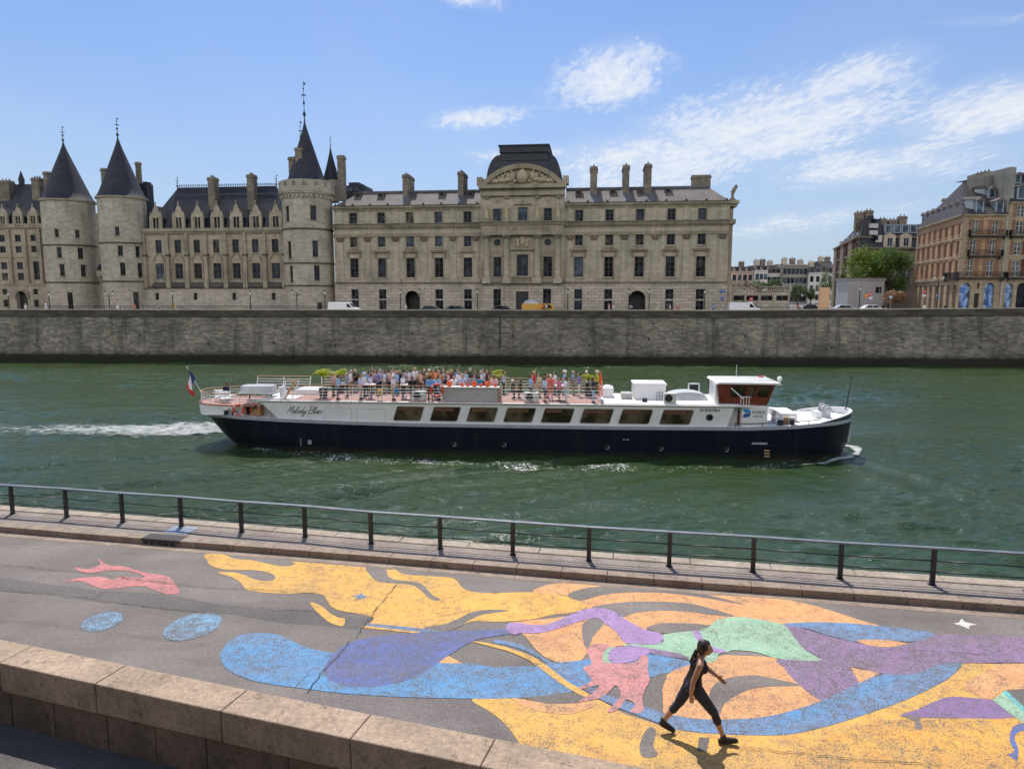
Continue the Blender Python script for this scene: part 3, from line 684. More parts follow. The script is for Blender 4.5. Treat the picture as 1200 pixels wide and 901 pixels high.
shape('purple_sweep', 'paint_purple', 2, (m3, [(205,290),(300,310),(400,340),(520,365),(600,380),(700,375),(830,330),(900,330),(1200,340)]), (bl, [(1300,752),(1300,780)]), (m3, [(1200,447),(945,450),(850,455),(760,490),(680,495),(600,490),(480,465),(520,530),(440,570),(365,605),(260,530),(210,470),(180,434),(358,432),(290,390),(240,330)]))
shape('blue_fin', 'paint_ribbon', 3, (m3, [(205,286),(400,280),(600,295),(730,310),(832,330),(740,360),(620,353),(520,362),(400,337),(300,307)]))
shape('orange_chip', 'paint_orange', 4, (m3, [(510,355),(620,353),(715,368),(640,383),(560,376)]))
shape('orange_chip', 'paint_orange', 3, (m3, [(480,465),(605,490),(520,532)]), smooth=False)
shape('white_star', 'paint_white', 0, (m3, [(908,284),(930,280),(942,264),(957,278),(1008,290),(975,293),(972,307),(942,295)]), smooth=False)
shape('red_fish', 'paint_red', 0, (ml, [(262,315),(310,320),(352,303),(343,285),(385,306),(440,312),(500,330),(540,337),(590,347),(615,370),(630,404),(580,407),(520,385),(480,380),(420,387),(360,390),(320,375),(280,362),(222,366),(280,352),(350,348),(400,358),(420,345),(470,350),(510,347),(450,327),(390,325),(330,333),(290,332)]))
shape('grey_patch', 'asphalt', 2, (m2, [(630,720),(665,725),(655,790),(675,825),(640,840),(605,830),(600,780)]))
shape('grey_patch', 'paint_grey', 3, (m2, [(845,755),(888,758),(875,815),(835,812)]), smooth=False)
shape('grey_patch', 'asphalt', 3, (m3, [(690,665),(760,672),(770,690),(780,720),(750,720),(745,690)]))
def ell(c, rx, ry, tilt, nn=18):
    return [(c[0] + rx*math.cos(t)*math.cos(tilt) - ry*math.sin(t)*math.sin(tilt), c[1] + rx*math.cos(t)*math.sin(tilt) + ry*math.sin(t)*math.cos(tilt)) for t in [2*math.pi*k/nn for k in range(nn)]]
shape('blue_spot', 'paint_worn_blue', 0, (ml, ell((358,505), 77, 29, R(-15))))
shape('blue_spot', 'paint_worn_blue', 0, (ml, ell((676,523), 106, 42, R(-16))))
def sheet(name, mat, pts, z, smooth=True):
    w_ = [on_z(u, v, ROADZ) for u, v in pts]; w_ = [Vector((p.x, p.y)) for p in w_]
    if smooth: w_ = catmull(w_, 3)
    if sum(a.x*b.y - b.x*a.y for a, b in zip(w_, w_[1:] + w_[:1])) < 0: w_.reverse()
    mb = MB(); mb.poly([(p.x + random.uniform(-.02,.02), p.y + random.uniform(-.02,.02), z) for p in w_]); return tag(mb.build(name, M[mat]), kind='structure')
sheet('tarmac_repair', 'asphalt_dark', [ml(*p) for p in ((-60,352),(100,362),(200,378),(400,398),(560,408),(700,430),(830,452),(980,462),(1120,466))] + [m1(*p) for p in ((560,310),(650,312),(600,348),(545,345),(420,334),(300,324),(180,300),(120,296))] + [ml(*p) for p in ((740,476),(700,474),(560,458),(420,440),(350,430),(180,410),(0,398),(-60,392))], ROADZ + .0035)
sheet('tarmac_repair', 'asphalt_patch', [m1(*p) for p in ((440,568),(640,590),(800,596),(1000,600),(1100,680),(1240,860),(900,860),(500,760),(340,600))], ROADZ + .0035, False)
def crack(pts, w=.02, jag=.05, z=ROADZ + .03):
    p = []
    for (a, b) in zip(pts[:-1], pts[1:]):
        A_, B_ = on_z(*a, ROADZ), on_z(*b, ROADZ); k_ = max(2, int((B_ - A_).length / .12))
        for i in range(k_): p.append(A_ + (B_ - A_) * i / k_ + Vector((random.gauss(0, jag*.4), random.gauss(0, jag*.4), 0)))
    mb = MB()
    for a, b in zip(p[:-1], p[1:]):
        t = (b - a); t.normalize(); nn = Vector((-t.y, t.x, 0)) * w * random.uniform(.12, .38)
        mb.poly([(a - nn)[:2] + (z,), (b - nn)[:2] + (z,), (b + nn)[:2] + (z,), (a + nn)[:2] + (z,)])
    return mb
cr = MB()
for pts, w in (([ml(-60,300), ml(300,335), ml(700,385), ml(1120,405)], .03), ([m1(740,195), m1(690,250), m1(650,305), m1(590,380), m1(540,430), m1(480,500), m1(405,590)], .03), ([m1(500,440), m1(430,500), m1(360,585)], .012),
               ([ml(0,500), ml(300,530), ml(560,570), ml(760,590)], .018), ([m3(0,795), m3(300,830), m3(500,850), m3(900,880)], .02), ([ml(0,395), ml(190,412), ml(350,432), ml(560,460), ml(740,478)], .025),
               ([m3(560,395), m3(800,400), m3(1000,412), m3(1200,418)], .012), ([m2(830,735), m2(1000,800), m2(1150,830)], .012), ([ml(830,452), ml(1000,462), ml(1120,470)], .02)):
    c = crack(pts, w); cr.add(c.v, c.f)
plain('crack_dark', (.06,.055,.05), .95)
tag(cr.build('tarmac_cracks', M['crack_dark']), kind='structure')

# ================================================================== THE RIVER
t = NT('river_water'); vec = t.coord('World', (1, 1, 1))
rip = t.noise(t.coord('World', (1.6, 2.2, 1), (0, 0, R(12))), 1.0, 5, .62, .3)
patch = t.ramp(t.noise(t.coord('World', (.035, .075, 1), (0, 0, R(14))), 1.0, 4, .55), [(.40, .25), (.60, 1.0)])
h = t.math('MULTIPLY', rip, patch)
t.col(t.ramp(t.noise(t.coord('World', (.02, .04, 1)), 1, 3, .5), [(.3, (.026,.049,.014)), (.7, (.038,.066,.021))]))
t.set(Roughness=.07, IOR=1.333, Specular_IOR_Level=.75); t.bump(h, 1.0, .30)
mb = MB(); mb.box(-90, 90, -6, .9, 3.3, 9.4); mb.box(-120, 120, -50, -11, 3.3, 27); tag(mb.build('quay_and_shade_block', M['quay_stone']), kind='structure')  # unseen quay wall and house-sized block, added to keep north light off the bank
import numpy as np
_r = np.random.RandomState(12); WV = []
for lam, n_, amp, spread, a0 in ((5.5,5,.034,35,80),(2.9,9,.023,45,95),(1.7,14,.0150,55,85),(1.05,20,.0088,65,95),(.72,22,.0052,75,90)):
    for _ in range(n_):
        th = math.radians(a0 + _r.uniform(-spread, spread)); k_ = 2*math.pi/(lam*_r.uniform(.78,1.3)); WV.append((k_*math.cos(th), k_*math.sin(th), _r.uniform(0, 6.283), amp*_r.uniform(.65,1.4)))
WK = [(113, 2.3, .10), (116, 1.75, .05), (110, 3.1, .085)]           # crests spreading behind the boat
WR = [(12, 2.6, .055), (20, 1.8, .036), (5, 3.4, .046)]                # and ahead of it, off the bow
def sstep(x, a, b): t_ = np.clip((x - a)/(b - a), 0, 1); return t_*t_*(3 - 2*t_)
def wave(x, y):
    x = np.asarray(x, float); y = np.asarray(y, float); z = np.zeros(np.broadcast(x, y).shape)
    for kx, ky, ph, a in WV: z = z + a*np.sin(kx*x + ky*y + ph)
    gust = .62 + .55*np.sin(.11*x + .05*y + 1.1)*np.sin(.21*y - .06*x + .4) + .3*np.sin(.035*x - .17*y)
    z = z*np.clip(gust, .3, 1.4)
    nearb = 1 - sstep(y, 42, 50); z = z*(1 - .45*nearb*(1 - sstep(x, 2, 16)))
    for (dg, lam, a), (lo_, hi_, dr_) in [(q, (2, 16, 1)) for q in WK] + [(q, (14, 26, -1)) for q in WR]:
        th = math.radians(dg); f_ = (1 - sstep(x, lo_, hi_)) if dr_ > 0 else sstep(x, lo_, hi_); z = z + a*f_*nearb*np.sin(2*math.pi/lam*(x*math.cos(th) + y*math.sin(th)) + .5*np.sin(.3*x) + .4*np.sin(.23*y + 1))
    return z
gx = np.concatenate([np.array([-700, -400, -250, -160, -120]), np.arange(-95, 100, .36), np.array([125, 160, 250, 400, 700])]); gyy = np.concatenate([np.array([8., 12.]), np.arange(16, 62, .21), np.arange(62, 120, .38), np.array([122., 135., 150.])])
GX, GY = np.meshgrid(gx, gyy); GZ = wave(GX, GY); nx_, ny_ = len(gx), len(gyy)
me = bpy.data.meshes.new('river'); me.vertices.add(nx_*ny_); me.vertices.foreach_set('co', np.stack([GX, GY, GZ], -1).astype(np.float32).ravel())
ii = (np.arange(ny_-1)[:,None]*nx_ + np.arange(nx_-1)[None]).ravel(); qd = np.stack([ii, ii+1, ii+1+nx_, ii+nx_], -1).astype(np.int32)
me.loops.add(qd.size); me.loops.foreach_set('vertex_index', qd.ravel()); me.polygons.add(len(qd)); me.polygons.foreach_set('loop_start', np.arange(len(qd), dtype=np.int32)*4); me.polygons.foreach_set('use_smooth', np.ones(len(qd), bool)); me.update(calc_edges=True); me.materials.append(M['river_water'])
o = bpy.data.objects.new('river', me); COL.objects.link(o); tag(o, kind='structure')

# ================================================================== THE FAR QUAY
wb = [on_z(u, v, 0) for u, v in ((0,422.5),(400,425),(800,427.5),(1200,428.8))]
wd = (wb[-1] - wb[0]); wd.z = 0; wang = math.atan2(wd.y, wd.x)
W0 = Vector((wb[0].x, wb[0].y, 0)) + (wd.normalized() * 80)      # origin of the wall frame
STREET = 7.35; PTOP = 8.25
qw = empty('quay_wall', W0, wang, 'long soot-stained stone quay wall with a parapet on the far side of the river', 'wall')
def ptop(x): return PTOP + max(0, (x - 36) / 45) * .42
mb = MB(); xs = [-300, -160] + [-120 + 6 * k for k in range(41)] + [160, 300]
def strip(mb, z0f, z1f, y0, y1):
    for a, b in zip(xs[:-1], xs[1:]):
        p = [(a, y0, z0f(a)), (b, y0, z0f(b)), (b, y1, z1f(b)), (a, y1, z1f(a))]
        mb.add(p, [(0,1,2,3)], [(a, z0f(a)), (b, z0f(b)), (b, z1f(b)), (a, z1f(a))])
c0 = lambda z: (lambda x: z)
strip(mb, c0(-3), c0(.75), -.35, -.3); strip(mb, c0(.75), c0(.8), -.3, 0); strip(mb, c0(.8), lambda x: ptop(x) - 1.05, 0, .45)
mb.build('wall_face', M['quay_stone'], qw)
def bar(mb, zf0, zf1, y0, y1):
    for a, b in zip(xs[:-1], xs[1:]):
        mb.hexa([(a,y0,zf0(a)),(b,y0,zf0(b)),(b,y1,zf0(b)),(a,y1,zf0(a)),(a,y0,zf1(a)),(b,y0,zf1(b)),(b,y1,zf1(b)),(a,y1,zf1(a))], 0, [(a,zf0(a)),(b,zf0(b)),(b,zf0(b)+.4),(a,zf0(a)+.4),(a,zf1(a)),(b,zf1(b)),(b,zf1(b)+.4),(a,zf1(a)+.4)])
stone('parapet_dark', (.085,.078,.065), (.05,.045,.04), 1.5, .42, .45, .6, .012, streak=.5)
stone('quay_cap', (.36,.33,.28), (.2,.18,.15), 1.8, 2, .15, .5, .01, streak=.2)
mb = MB(); bar(mb, lambda x: ptop(x) - 1.05, lambda x: ptop(x) - .16, .40, .85); mb.build('parapet', M['parapet_dark'], qw)
mb = MB(); bar(mb, lambda x: ptop(x) - 1.17, lambda x: ptop(x) - 1.02, .27, .52); mb.build('string_course', M['parapet_dark'], qw)
mb = MB(); bar(mb, lambda x: ptop(x) - .16, ptop, .33, .92); bevel(mb.build('parapet_cap', M['quay_cap'], qw), .03)
px = 80 - 80 + (at_y(586, 390, 112).x - W0.x)
mb = MB(); mb.cyl((px, .0, 2.2), (px, .3, ptop(0) - 1.2), .09, None, 8); mb.build('drain_pipe', M['iron_black'], qw)
mb = MB(); rnd = random.Random(4)                                   # mooring rings and weep holes
for k in range(16):
    mb.mark(); x_ = -95 + k * 12 + rnd.uniform(-3, 3); z_ = rnd.uniform(2.2, 4.5); mb.box(x_ - .15, x_ + .15, -.02 + .06*(z_-.8), .2 + .06*(z_-.8), z_, z_ + .35)
mb.build_each('weep_hole', M['vent_black'], qw)
def qpt(x, y, z):
    c, s = math.cos(wang), math.sin(wang); return (W0.x + x*c - y*s, W0.y + x*s + y*c, z)
mb = MB(); mb.poly([qpt(-2500, .8, STREET), qpt(2500, .8, STREET), qpt(2500, 3000, STREET), qpt(-2500, 3000, STREET)])
tag(mb.build('ground', M['asphalt_patch']), kind='structure')
mb = MB(); mb.box(-300, 300, .85, 3.4, 0, .14); o = mb.build('far_pavement', M['pavement']); o.location = (W0.x, W0.y, STREET + .001); o.rotation_euler = (0, 0, wang); tag(o, kind='structure')
# ================================================================== BUILDINGS ACROSS THE RIVER
def hpt(u, Y): return Vector(((u - 600) / FPX * Y * math.cos(TH), Y, 0))
FA, FB = hpt(389, 127), hpt(853, 119)
fang = math.atan2(FB.y - FA.y, FB.x - FA.x)
class Frame:
    """local axes of a facade: x along it, y into the building, z up from the water"""
    def __init__(s, o, a): s.o = Vector((o[0], o[1], 0)); s.a = a; s.ux = Vector((math.cos(a), math.sin(a), 0)); s.uy = Vector((-math.sin(a), math.cos(a), 0))
    def loc(s, u, v, y=0):       # where the sight line of a photo pixel meets the plane y = const
        d = ray(u, v); t = ((s.o - EYE).dot(s.uy) + y) / d.dot(s.uy); p = EYE + d * t - s.o
        return p.dot(s.ux), p.z
    def x(s, u, v=300, y=0): return s.loc(u, v, y)[0]
    def z(s, v, u=600, y=0): return s.loc(u, v, y)[1]
F = Frame(FA, fang)
flat = lambda x, z, d=0: (x, d, z)                      # d: depth into the wall, minus stands proud
def round_map(cx, cy, rad, a0=-math.pi/2):
    """wall wrapped on a round tower: x is metres round the drum from its front"""
    def f(x, z, d=0):
        t = a0 + x / rad; r = rad - d
        return (cx + r * math.cos(t), cy + r * math.sin(t), z)
    return f
def wall(mb, P, x0, x1, z0, z1, holes=(), rev=.35, m=0, m_rev=None, step=None):
    xs = sorted({x0, x1} | {h[0] for h in holes} | {h[1] for h in holes}); zs = sorted({z0, z1} | {h[2] for h in holes} | {h[3] for h in holes})
    xs = [a for a in xs if x0 - 1e-6 <= a <= x1 + 1e-6]; zs = [a for a in zs if z0 - 1e-6 <= a <= z1 + 1e-6]
    if step:
        n_ = []
        for a, b in zip(xs[:-1], xs[1:]):
            k = max(1, int(math.ceil((b - a) / step))); n_ += [a + (b - a) * i / k for i in range(k)]
        xs = n_ + [xs[-1]]
    for a, b in zip(xs[:-1], xs[1:]):
        for c, d in zip(zs[:-1], zs[1:]):
            mx, mz = (a + b) / 2, (c + d) / 2
            if any(h[0] < mx < h[1] and h[2] < mz < h[3] for h in holes): continue
            mb.add([P(a,c), P(b,c), P(b,d), P(a,d)], [(0,1,2,3)], [(a,c),(b,c),(b,d),(a,d)], m)
    mr = m if m_rev is None else m_rev
    for a, b, c, d in [h[:4] for h in holes]:
        for (p, q) in (((a,c),(b,c)), ((b,c),(b,d)), ((b,d),(a,d)), ((a,d),(a,c))):
            mb.add([P(*p), P(p[0],p[1],rev), P(q[0],q[1],rev), P(*q)], [(0,1,2,3)], [(p[0],p[1]),(p[0]+rev,p[1]+rev),(q[0]+rev,q[1]+rev),(q[0],q[1])], mr)
def pbox(mb, P, x0, x1, z0, z1, d0, d1, m=0, step=None, zt=None):
    """block on a wall between depths d0 (outer) and d1 (inner); zt lifts the inner top edge for a sloping weathering"""
    k = 1 if not step else max(1, int(math.ceil((x1 - x0) / step)))
    zt = z1 if zt is None else zt
    for i in range(k):
        a = x0 + (x1 - x0) * i / k; b = x0 + (x1 - x0) * (i + 1) / k
        mb.hexa([P(a,z0,d0),P(b,z0,d0),P(b,z0,d1),P(a,z0,d1),P(a,z1,d0),P(b,z1,d0),P(b,zt,d1),P(a,zt,d1)], m, [(a,z0),(b,z0),(b,z0+.3),(a,z0+.3),(a,z1),(b,z1),(b,z1+.3),(a,z1+.3)])
def cornice(mb, P, x0, x1, z, prof, m=0, step=None):
    """stack of courses: prof is (height, projection) from z upward"""
    for h, pr in prof:
        pbox(mb, P, x0, x1, z, z + h, -pr, .05, m, step); z += h
_wr = random.Random(11)
def window(par, P, x0, x1, z0, z1, nv=1, nh=2, d=.28, frame='frame_dark', glass=None, bar=.07, arch=False, curtain=False):
    mb = MB(); b = bar
    for (a, c, e, f) in ((x0,x0+b,z0,z1),(x1-b,x1,z0,z1),(x0,x1,z0,z0+b),(x0,x1,z1-b,z1)): pbox(mb, P, a, c, e, f, d - .07, d + .02)
    for i in range(nv):
        x = x0 + (x1 - x0) * (i + 1) / (nv + 1); pbox(mb, P, x - b*.6, x + b*.6, z0, z1, d - .06, d + .02)
    for i in range(nh):
        z = z0 + (z1 - z0) * (i + 1) / (nh + 1); pbox(mb, P, x0, x1, z - b*.4, z + b*.4, d - .05, d + .02)
    w_ = mb.build('window', M[frame], par)
    g = MB(); e = _wr.uniform(-.012, .012)
    pts = [P(x0,z0,d+e), P(x1,z0,d-e), P(x1,z1,d-e), P(x0,z1,d+e)]
    g.poly(pts, 0, [(0,0),(1,0),(1,1),(0,1)])
    gl = glass or _wr.choice(['glass_dark'] * 5 + ['glass_sky', 'glass_curtain'])
    g.build('pane', M[gl], w_); return w_
def gable(mb, P, x0, x1, z0, z1, d0, d1, m=0):
    xm = (x0 + x1) / 2
    pts = [P(x0,z0,d0),P(x1,z0,d0),P(xm,z1,d0),P(x0,z0,d1),P(x1,z0,d1),P(xm,z1,d1)]
    mb.add(pts, [(0,1,2),(5,4,3),(0,2,5,3),(1,4,5,2),(0,3,4,1)], [(x0,z0),(x1,z0),(xm,z1),(x0,z0),(x1,z0),(xm,z1)], m)
def spandrel(mb, P, x0, x1, zs, zt, d=0, n=10, m=0, pointed=False):
    """fills the corners of a rectangular opening above zs so that its head is an arch"""
    xm = (x0 + x1) / 2; r = (x1 - x0) / 2; arc = []
    for i in range(n + 1):
        if pointed:
            t = i / n; x = x0 + (x1 - x0) * t; q = min(t, 1 - t) * 2; z = zs + (zt - zs) * math.sin(math.acos(1 - q * .9999)) ** .9
        else:
            t = math.pi * (1 - i / n); x = xm + r * math.cos(t); z = zs + (zt - zs) * math.sin(t)
        arc.append((x, z))
    for (a, b) in zip(arc[:-1], arc[1:]):
        mb.add([P(a[0],a[1],d), P(b[0],b[1],d), P(b[0],zt+.001,d), P(a[0],zt+.001,d)], [(0,1,2,3)], [a, b, (b[0],zt), (a[0],zt)], m)
        mb.add([P(a[0],a[1],d), P(b[0],b[1],d), P(b[0],b[1],d+.35), P(a[0],a[1],d+.35)], [(3,2,1,0)], [a, b, b, a], m)
    return arc
def archivolt(mb, P, x0, x1, zs, zt, wdt, d0, d1, n=12, m=0):
    xm = (x0 + x1) / 2; r = (x1 - x0) / 2
    for i in range(n):
        ts = [math.pi * (1 - k / n) for k in (i, i + 1)]
        q = []
        for rr, hh in ((r, zt - zs), (r + wdt, zt - zs + wdt)):
            for t in ts: q.append((xm + rr * math.cos(t), zs + hh * math.sin(t)))
        a, b, c, e = q[0], q[1], q[3], q[2]
        mb.hexa([P(*a,d0),P(*b,d0),P(*b,d1),P(*a,d1),P(*e,d0),P(*c,d0),P(*c,d1),P(*e,d1)], m)
def chimney(par, x0, x1, y0, y1, z0, z1, pots=3, mat='chimney_stone'):
    mb = MB(); e = .12
    mb.box(x0, x1, y0, y1, z0, z1 - .55); mb.box(x0-e, x1+e, y0-e, y1+e, z1-.55, z1-.3); mb.box(x0-.03, x1+.03, y0-.03, y1+.03, z1-.3, z1)
    c = mb.build('chimney', M[mat], par)
    if pots:
        p = MB(); lx = (x1-x0) >= (y1-y0)
        for i in range(pots):
            t = (i + .5) / pots
            xx = x0 + (x1-x0)*t if lx else (x0+x1)/2; yy = (y0+y1)/2 if lx else y0 + (y1-y0)*t
            p.lathe([(.13,0),(.11,.35),(.13,.4)], (xx, yy, z1), 8)
        p.build('chimney_pot', M['chimney_stone'], c)
    return c
def finial(mb, x, y, z0, h, s=1):
    mb.lathe([(.16*s,0),(.10*s,h*.12),(.32*s,h*.2),(.10*s,h*.26),(.06*s,h*.40),(.22*s,h*.46),(.06*s,h*.52),(.04*s,h*.75),(.13*s,h*.79),(.03*s,h*.83),(.015*s,h)], (x, y, z0), 8)
    mb.box(x-.5*s, x+.5*s, y-.03, y+.03, z0+h*.63, z0+h*.65); mb.box(x-.03, x+.03, y-.5*s, y+.5*s, z0+h*.63, z0+h*.65)
    mb.prism([(x+.05, z0+h*.86),(x+.55*s, z0+h*.9),(x+.05, z0+h*.95)], 'y', y-.02, y+.02)

X = lambda u: F.x(u, 300)
court = empty('court_building', F.o, F.a, 'long classical stone court building with pilasters, central pediment and dark square dome', 'building')
G0 = STREET
xa, xb = X(392), X(853); zt = F.z(240, 620)                       # roof cornice level
pav0, pav1 = X(564), X(661.5)
Z = lambda v: F.z(v, 620)
zc1, zc2 = Z(332.6), Z(263.2)                                       # lower string, main entablature
left_u = [415, 447.6, 480.9, 514.4, 548.2]; right_u = [678.1, 713.5, 749.2, 785.6, 821.5]
holes_up, holes_lo, wins = [], [], []
def rect(u, wd, v0, v1):
    x = X(u); return (x - wd/2, x + wd/2, Z(v1), Z(v0))
doors = {480.9: 2.5, 747.6: 2.7}
for u in left_u + right_u:
    for v0, v1, wd, nh in ((247, 260, 1.35, 2), (276, 288.3, 1.3, 1), (301.7, 324.8, 1.5, 3)):
        r = rect(u, wd, v0, v1); holes_up.append(r); wins.append((r, 1, nh))
    if u in (480.9, 749.2): continue
    r = rect(u, 1.35, 339.2, 362); r = (r[0], r[1], G0 + .5, r[3]); holes_lo.append(r); wins.append((r, 1, 3))
arches = []
for u, wd in ((482.5, 2.55), (747.6, 2.75)):
    x = X(u); arches.append((x - wd/2, x + wd/2, G0, Z(340.6)))
holes_lo += arches
cu = [583.2, 612.8, 642]
cw = [rect(583.2,1.35,245,259.3), rect(612.8,1.6,243.6,259.3), rect(642,1.35,245,259.3), rect(583.4,1.35,301.7,324.6), rect(612.6,1.95,298.6,324), rect(642.2,1.5,301.3,324.6)]
cl_ = [rect(583.2,1.3,339,362), rect(612.6,2.15,341.7,362), rect(641.6,1.4,338.6,362)]
cl_ = [(a, b, G0 + (.5 if i != 1 else 0), d) for i, (a, b, c, d) in enumerate(cl_)]
mb = MB()
for a, b in ((xa, pav0), (pav1, xb)): wall(mb, flat, a, b, zc1, zt, [h for h in holes_up if a < h[0] < b])
PV = lambda x, z, d=0: (x, d - .55, z)
zped = Z(219.3)
wall(mb, PV, pav0, pav1, zc1, zped, cw)
for x in (pav0, pav1): mb.poly([(x,-.55,G0),(x,0,G0),(x,0,zped),(x,-.55,zped)] , 0, [(0,G0),(.55,G0),(.55,zped),(0,zped)])
mb.poly([(xb,0,G0),(xb,22,G0),(xb,22,zt),(xb,0,zt)]); mb.poly([(xa,22,G0),(xa,0,G0),(xa,0,zt),(xa,22,zt)])
mb.build('wall', M['court_stone'], court)
mb = MB()
for a, b in ((xa, pav0), (pav1, xb)): wall(mb, lambda x, z, d=0: (x, d - .18, z), a, b, G0 - .5, zc1, [h for h in holes_lo if a < h[0] < b], .5)
wall(mb, lambda x, z, d=0: (x, d - .75, z), pav0, pav1, G0 - .5, zc1, cl_, .5)
for x in (pav0, pav1): mb.poly([(x,-.75,G0),(x,-.18,G0),(x,-.18,zc1),(x,-.75,zc1)])
PB = lambda x, z, d=0: (x, d - .18, z)
for a in arches:
    spandrel(mb, PB, a[0], a[1], a[3] - (a[1]-a[0])/2, a[3]); archivolt(mb, PB, a[0], a[1], a[3] - (a[1]-a[0])/2, a[3], .45, -.12, .02)
    for s_ in (a[0] - .4, a[1]): pbox(mb, PB, s_, s_ + .4, G0, a[3] - (a[1]-a[0])/2, -.12, .02)
for a, b, dd in ((xa, pav0, 0), (pav1, xb, 0), (pav0, pav1, .57)): pbox(mb, lambda x, z, d=0: (x, d - .18 - dd, z), a, b, G0 - .4, G0 + .42, -.08, .02)
mb.build('basement_wall', M['court_base'], court)
mb = MB(); xe = X(859); wall(mb, lambda x, z, d=0: (x, d + 1.2, z), xb, xe, G0, zt, ()); mb.poly([(xe,1.2,G0),(xe,20,G0),(xe,20,zt),(xe,1.2,zt)]); pbox(mb, flat, xb, X(861.5), zc2-.2, zc2+.55, .6, 5); pbox(mb, flat, xb, X(862.5), zc2+2.6, zc2+3.6, .3, 5); pbox(mb, flat, xb, X(864), zt-.3, zt+.25, -.1, 5)
mb.build('end_bay', M['pink_render'] if False else M['trim_stone'], court)
mb = MB()
for a in arches: mb.mark(); mb.poly([(a[0],2.2,a[2]),(a[1],2.2,a[2]),(a[1],2.2,a[3]),(a[0],2.2,a[3])]); mb.box(a[0]-.02,a[0],.3,2.2,a[2],a[3]); mb.box(a[1],a[1]+.02,.3,2.2,a[2],a[3])
mb.build_each('archway', M['door_wood'], court)
a = cl_[1]
mb = MB(); mb.box(a[0], a[1], -.35, -.25, a[2], a[3])
for i in range(4):
    for k in range(2):
        x0 = a[0] + .12 + k*(a[1]-a[0])/2; z0 = a[2] + .2 + i*(a[3]-a[2])/4.1; mb.box(x0, x0 + (a[1]-a[0])/2 - .24, -.40, -.34, z0, z0 + (a[3]-a[2])/4.1 - .2)
mb.build('door', M['door_wood'], court)
for r, nv, nh in wins:
    if r[2] < zc1:
        w_ = window(court, PB, *r, 1, 3, .42, 'frame_dark'); mbk = MB(); zb = r[2] + (r[3]-r[2])*.47; pbox(mbk, PB, r[0], r[1], zb, zb + .28, .25, .5); mbk.build('transom', M['court_base'], w_)
    else: window(court, flat, *r, nv, nh)
for i, r in enumerate(cw): window(court, PV, *r, 1, 2 if i < 3 else 3, bar=.09 if i == 4 else .07, glass='glass_sky' if i < 2 else None)
for i in (0, 2): window(court, lambda x, z, d=0: (x, d - .75, z), *cl_[i], 1, 3, .42)
for u in (583.4, 642):
    x, z = X(u), Z(284.2); mb = MB(); prof = []
    mb.cyl((x, -.62, z), (x, -.50, z), .98, .98, 28); mb.build('oculus_frame', M['trim_stone'], court)
    mb = MB(); mb.cyl((x, -.66, z), (x, -.6, z), .60, .60, 24); o = mb.build('round_window', M['frame_dark'], court)
    mb = MB(); mb.cyl((x, -.68, z), (x, -.65, z), .5, .5, 24); mb.build('pane', M['glass_dark'], o)
    mb = MB(); pbox(mb, PV, x-1.05, x+1.05, z-2.1, z-1.3, -.06, .02); pbox(mb, PV, x-1.6, x+1.6, z-2.45, z-2.2, -.2, .02); mb.build('tablet', M['trim_stone'], court)
caps = MB(); pil = MB(); zcap0, zcap1 = Z(282.5), Z(276)
lx = [X(u) for u in left_u]; rx = [X(u) for u in right_u]
mids = [(a + b)/2 for a, b in zip(lx[:-1], lx[1:])] + [(a + b)/2 for a, b in zip(rx[:-1], rx[1:])]
mids += [xa + 1.2, pav0 - .95, pav1 + .95, xb - 1.0]
def capital(mb, x, y, z0, z1, w_):
    h = z1 - z0
    for k in range(4):
        f = 1 + .11 * k; mb.box(x - w_*f/2, x + w_*f/2, y - .05 - .05*k, y + .3, z0 + h*k/4, z0 + h*(k + .8)/4)
    for s_ in (-1, 1): mb.ball((x + s_*w_*.6, y - .2, z1 - h*.2), .16, .14, .16, 8)
    mb.ball((x, y - .22, z0 + h*.45), .2, .12, .3, 8); mb.box(x - w_*.75, x + w_*.75, y - .25, y + .3, z1 - .1, z1)
for x in mids:
    w_ = .95; pil.mark(); caps.mark()
    pbox(pil, flat, x - w_/2, x + w_/2, zc1 + .7, zcap0, -.16, .05); pbox(pil, flat, x - w_/2 - .3, x + w_/2 + .3, zc1 + .1, zc1 + .85, -.24, .05); pbox(pil, flat, x - w_/2 - .14, x + w_/2 + .14, zc1 + .85, zc1 + 1.1, -.2, .05)
    capital(caps, x, -.16, zcap0, zcap1, w_)
    pbox(pil, flat, x - w_/2, x + w_/2, zc2 + .5, zt - .55, -.12, .05); pbox(pil, flat, x - w_/2-.12, x + w_/2+.12, zc2 + .45, zc2 + 1.0, -.16, .05)
pil.build_each('pilaster', M['court_stone'], court)
col = MB(); colx = [X(571.5), X(594.5), X(630.2), X(654)]
for x in colx:
    col.mark(); caps.mark()
    col.lathe([(.62,0),(.62,.25),(.5,.35),(.5,1.0),(.43,zcap0-zc1-.75),(.47,zcap0-zc1-.7),(.47,zcap0-zc1-.6)], (x, -1.05, zc1 + .8), 18)
    col.box(x-.7, x+.7, -1.75, -.5, zc1 + .05, zc1 + .85); capital(caps, x, -1.3, zcap0, zcap1, .95)
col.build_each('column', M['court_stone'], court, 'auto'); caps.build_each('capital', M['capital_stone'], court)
tr = MB(); dk = MB()
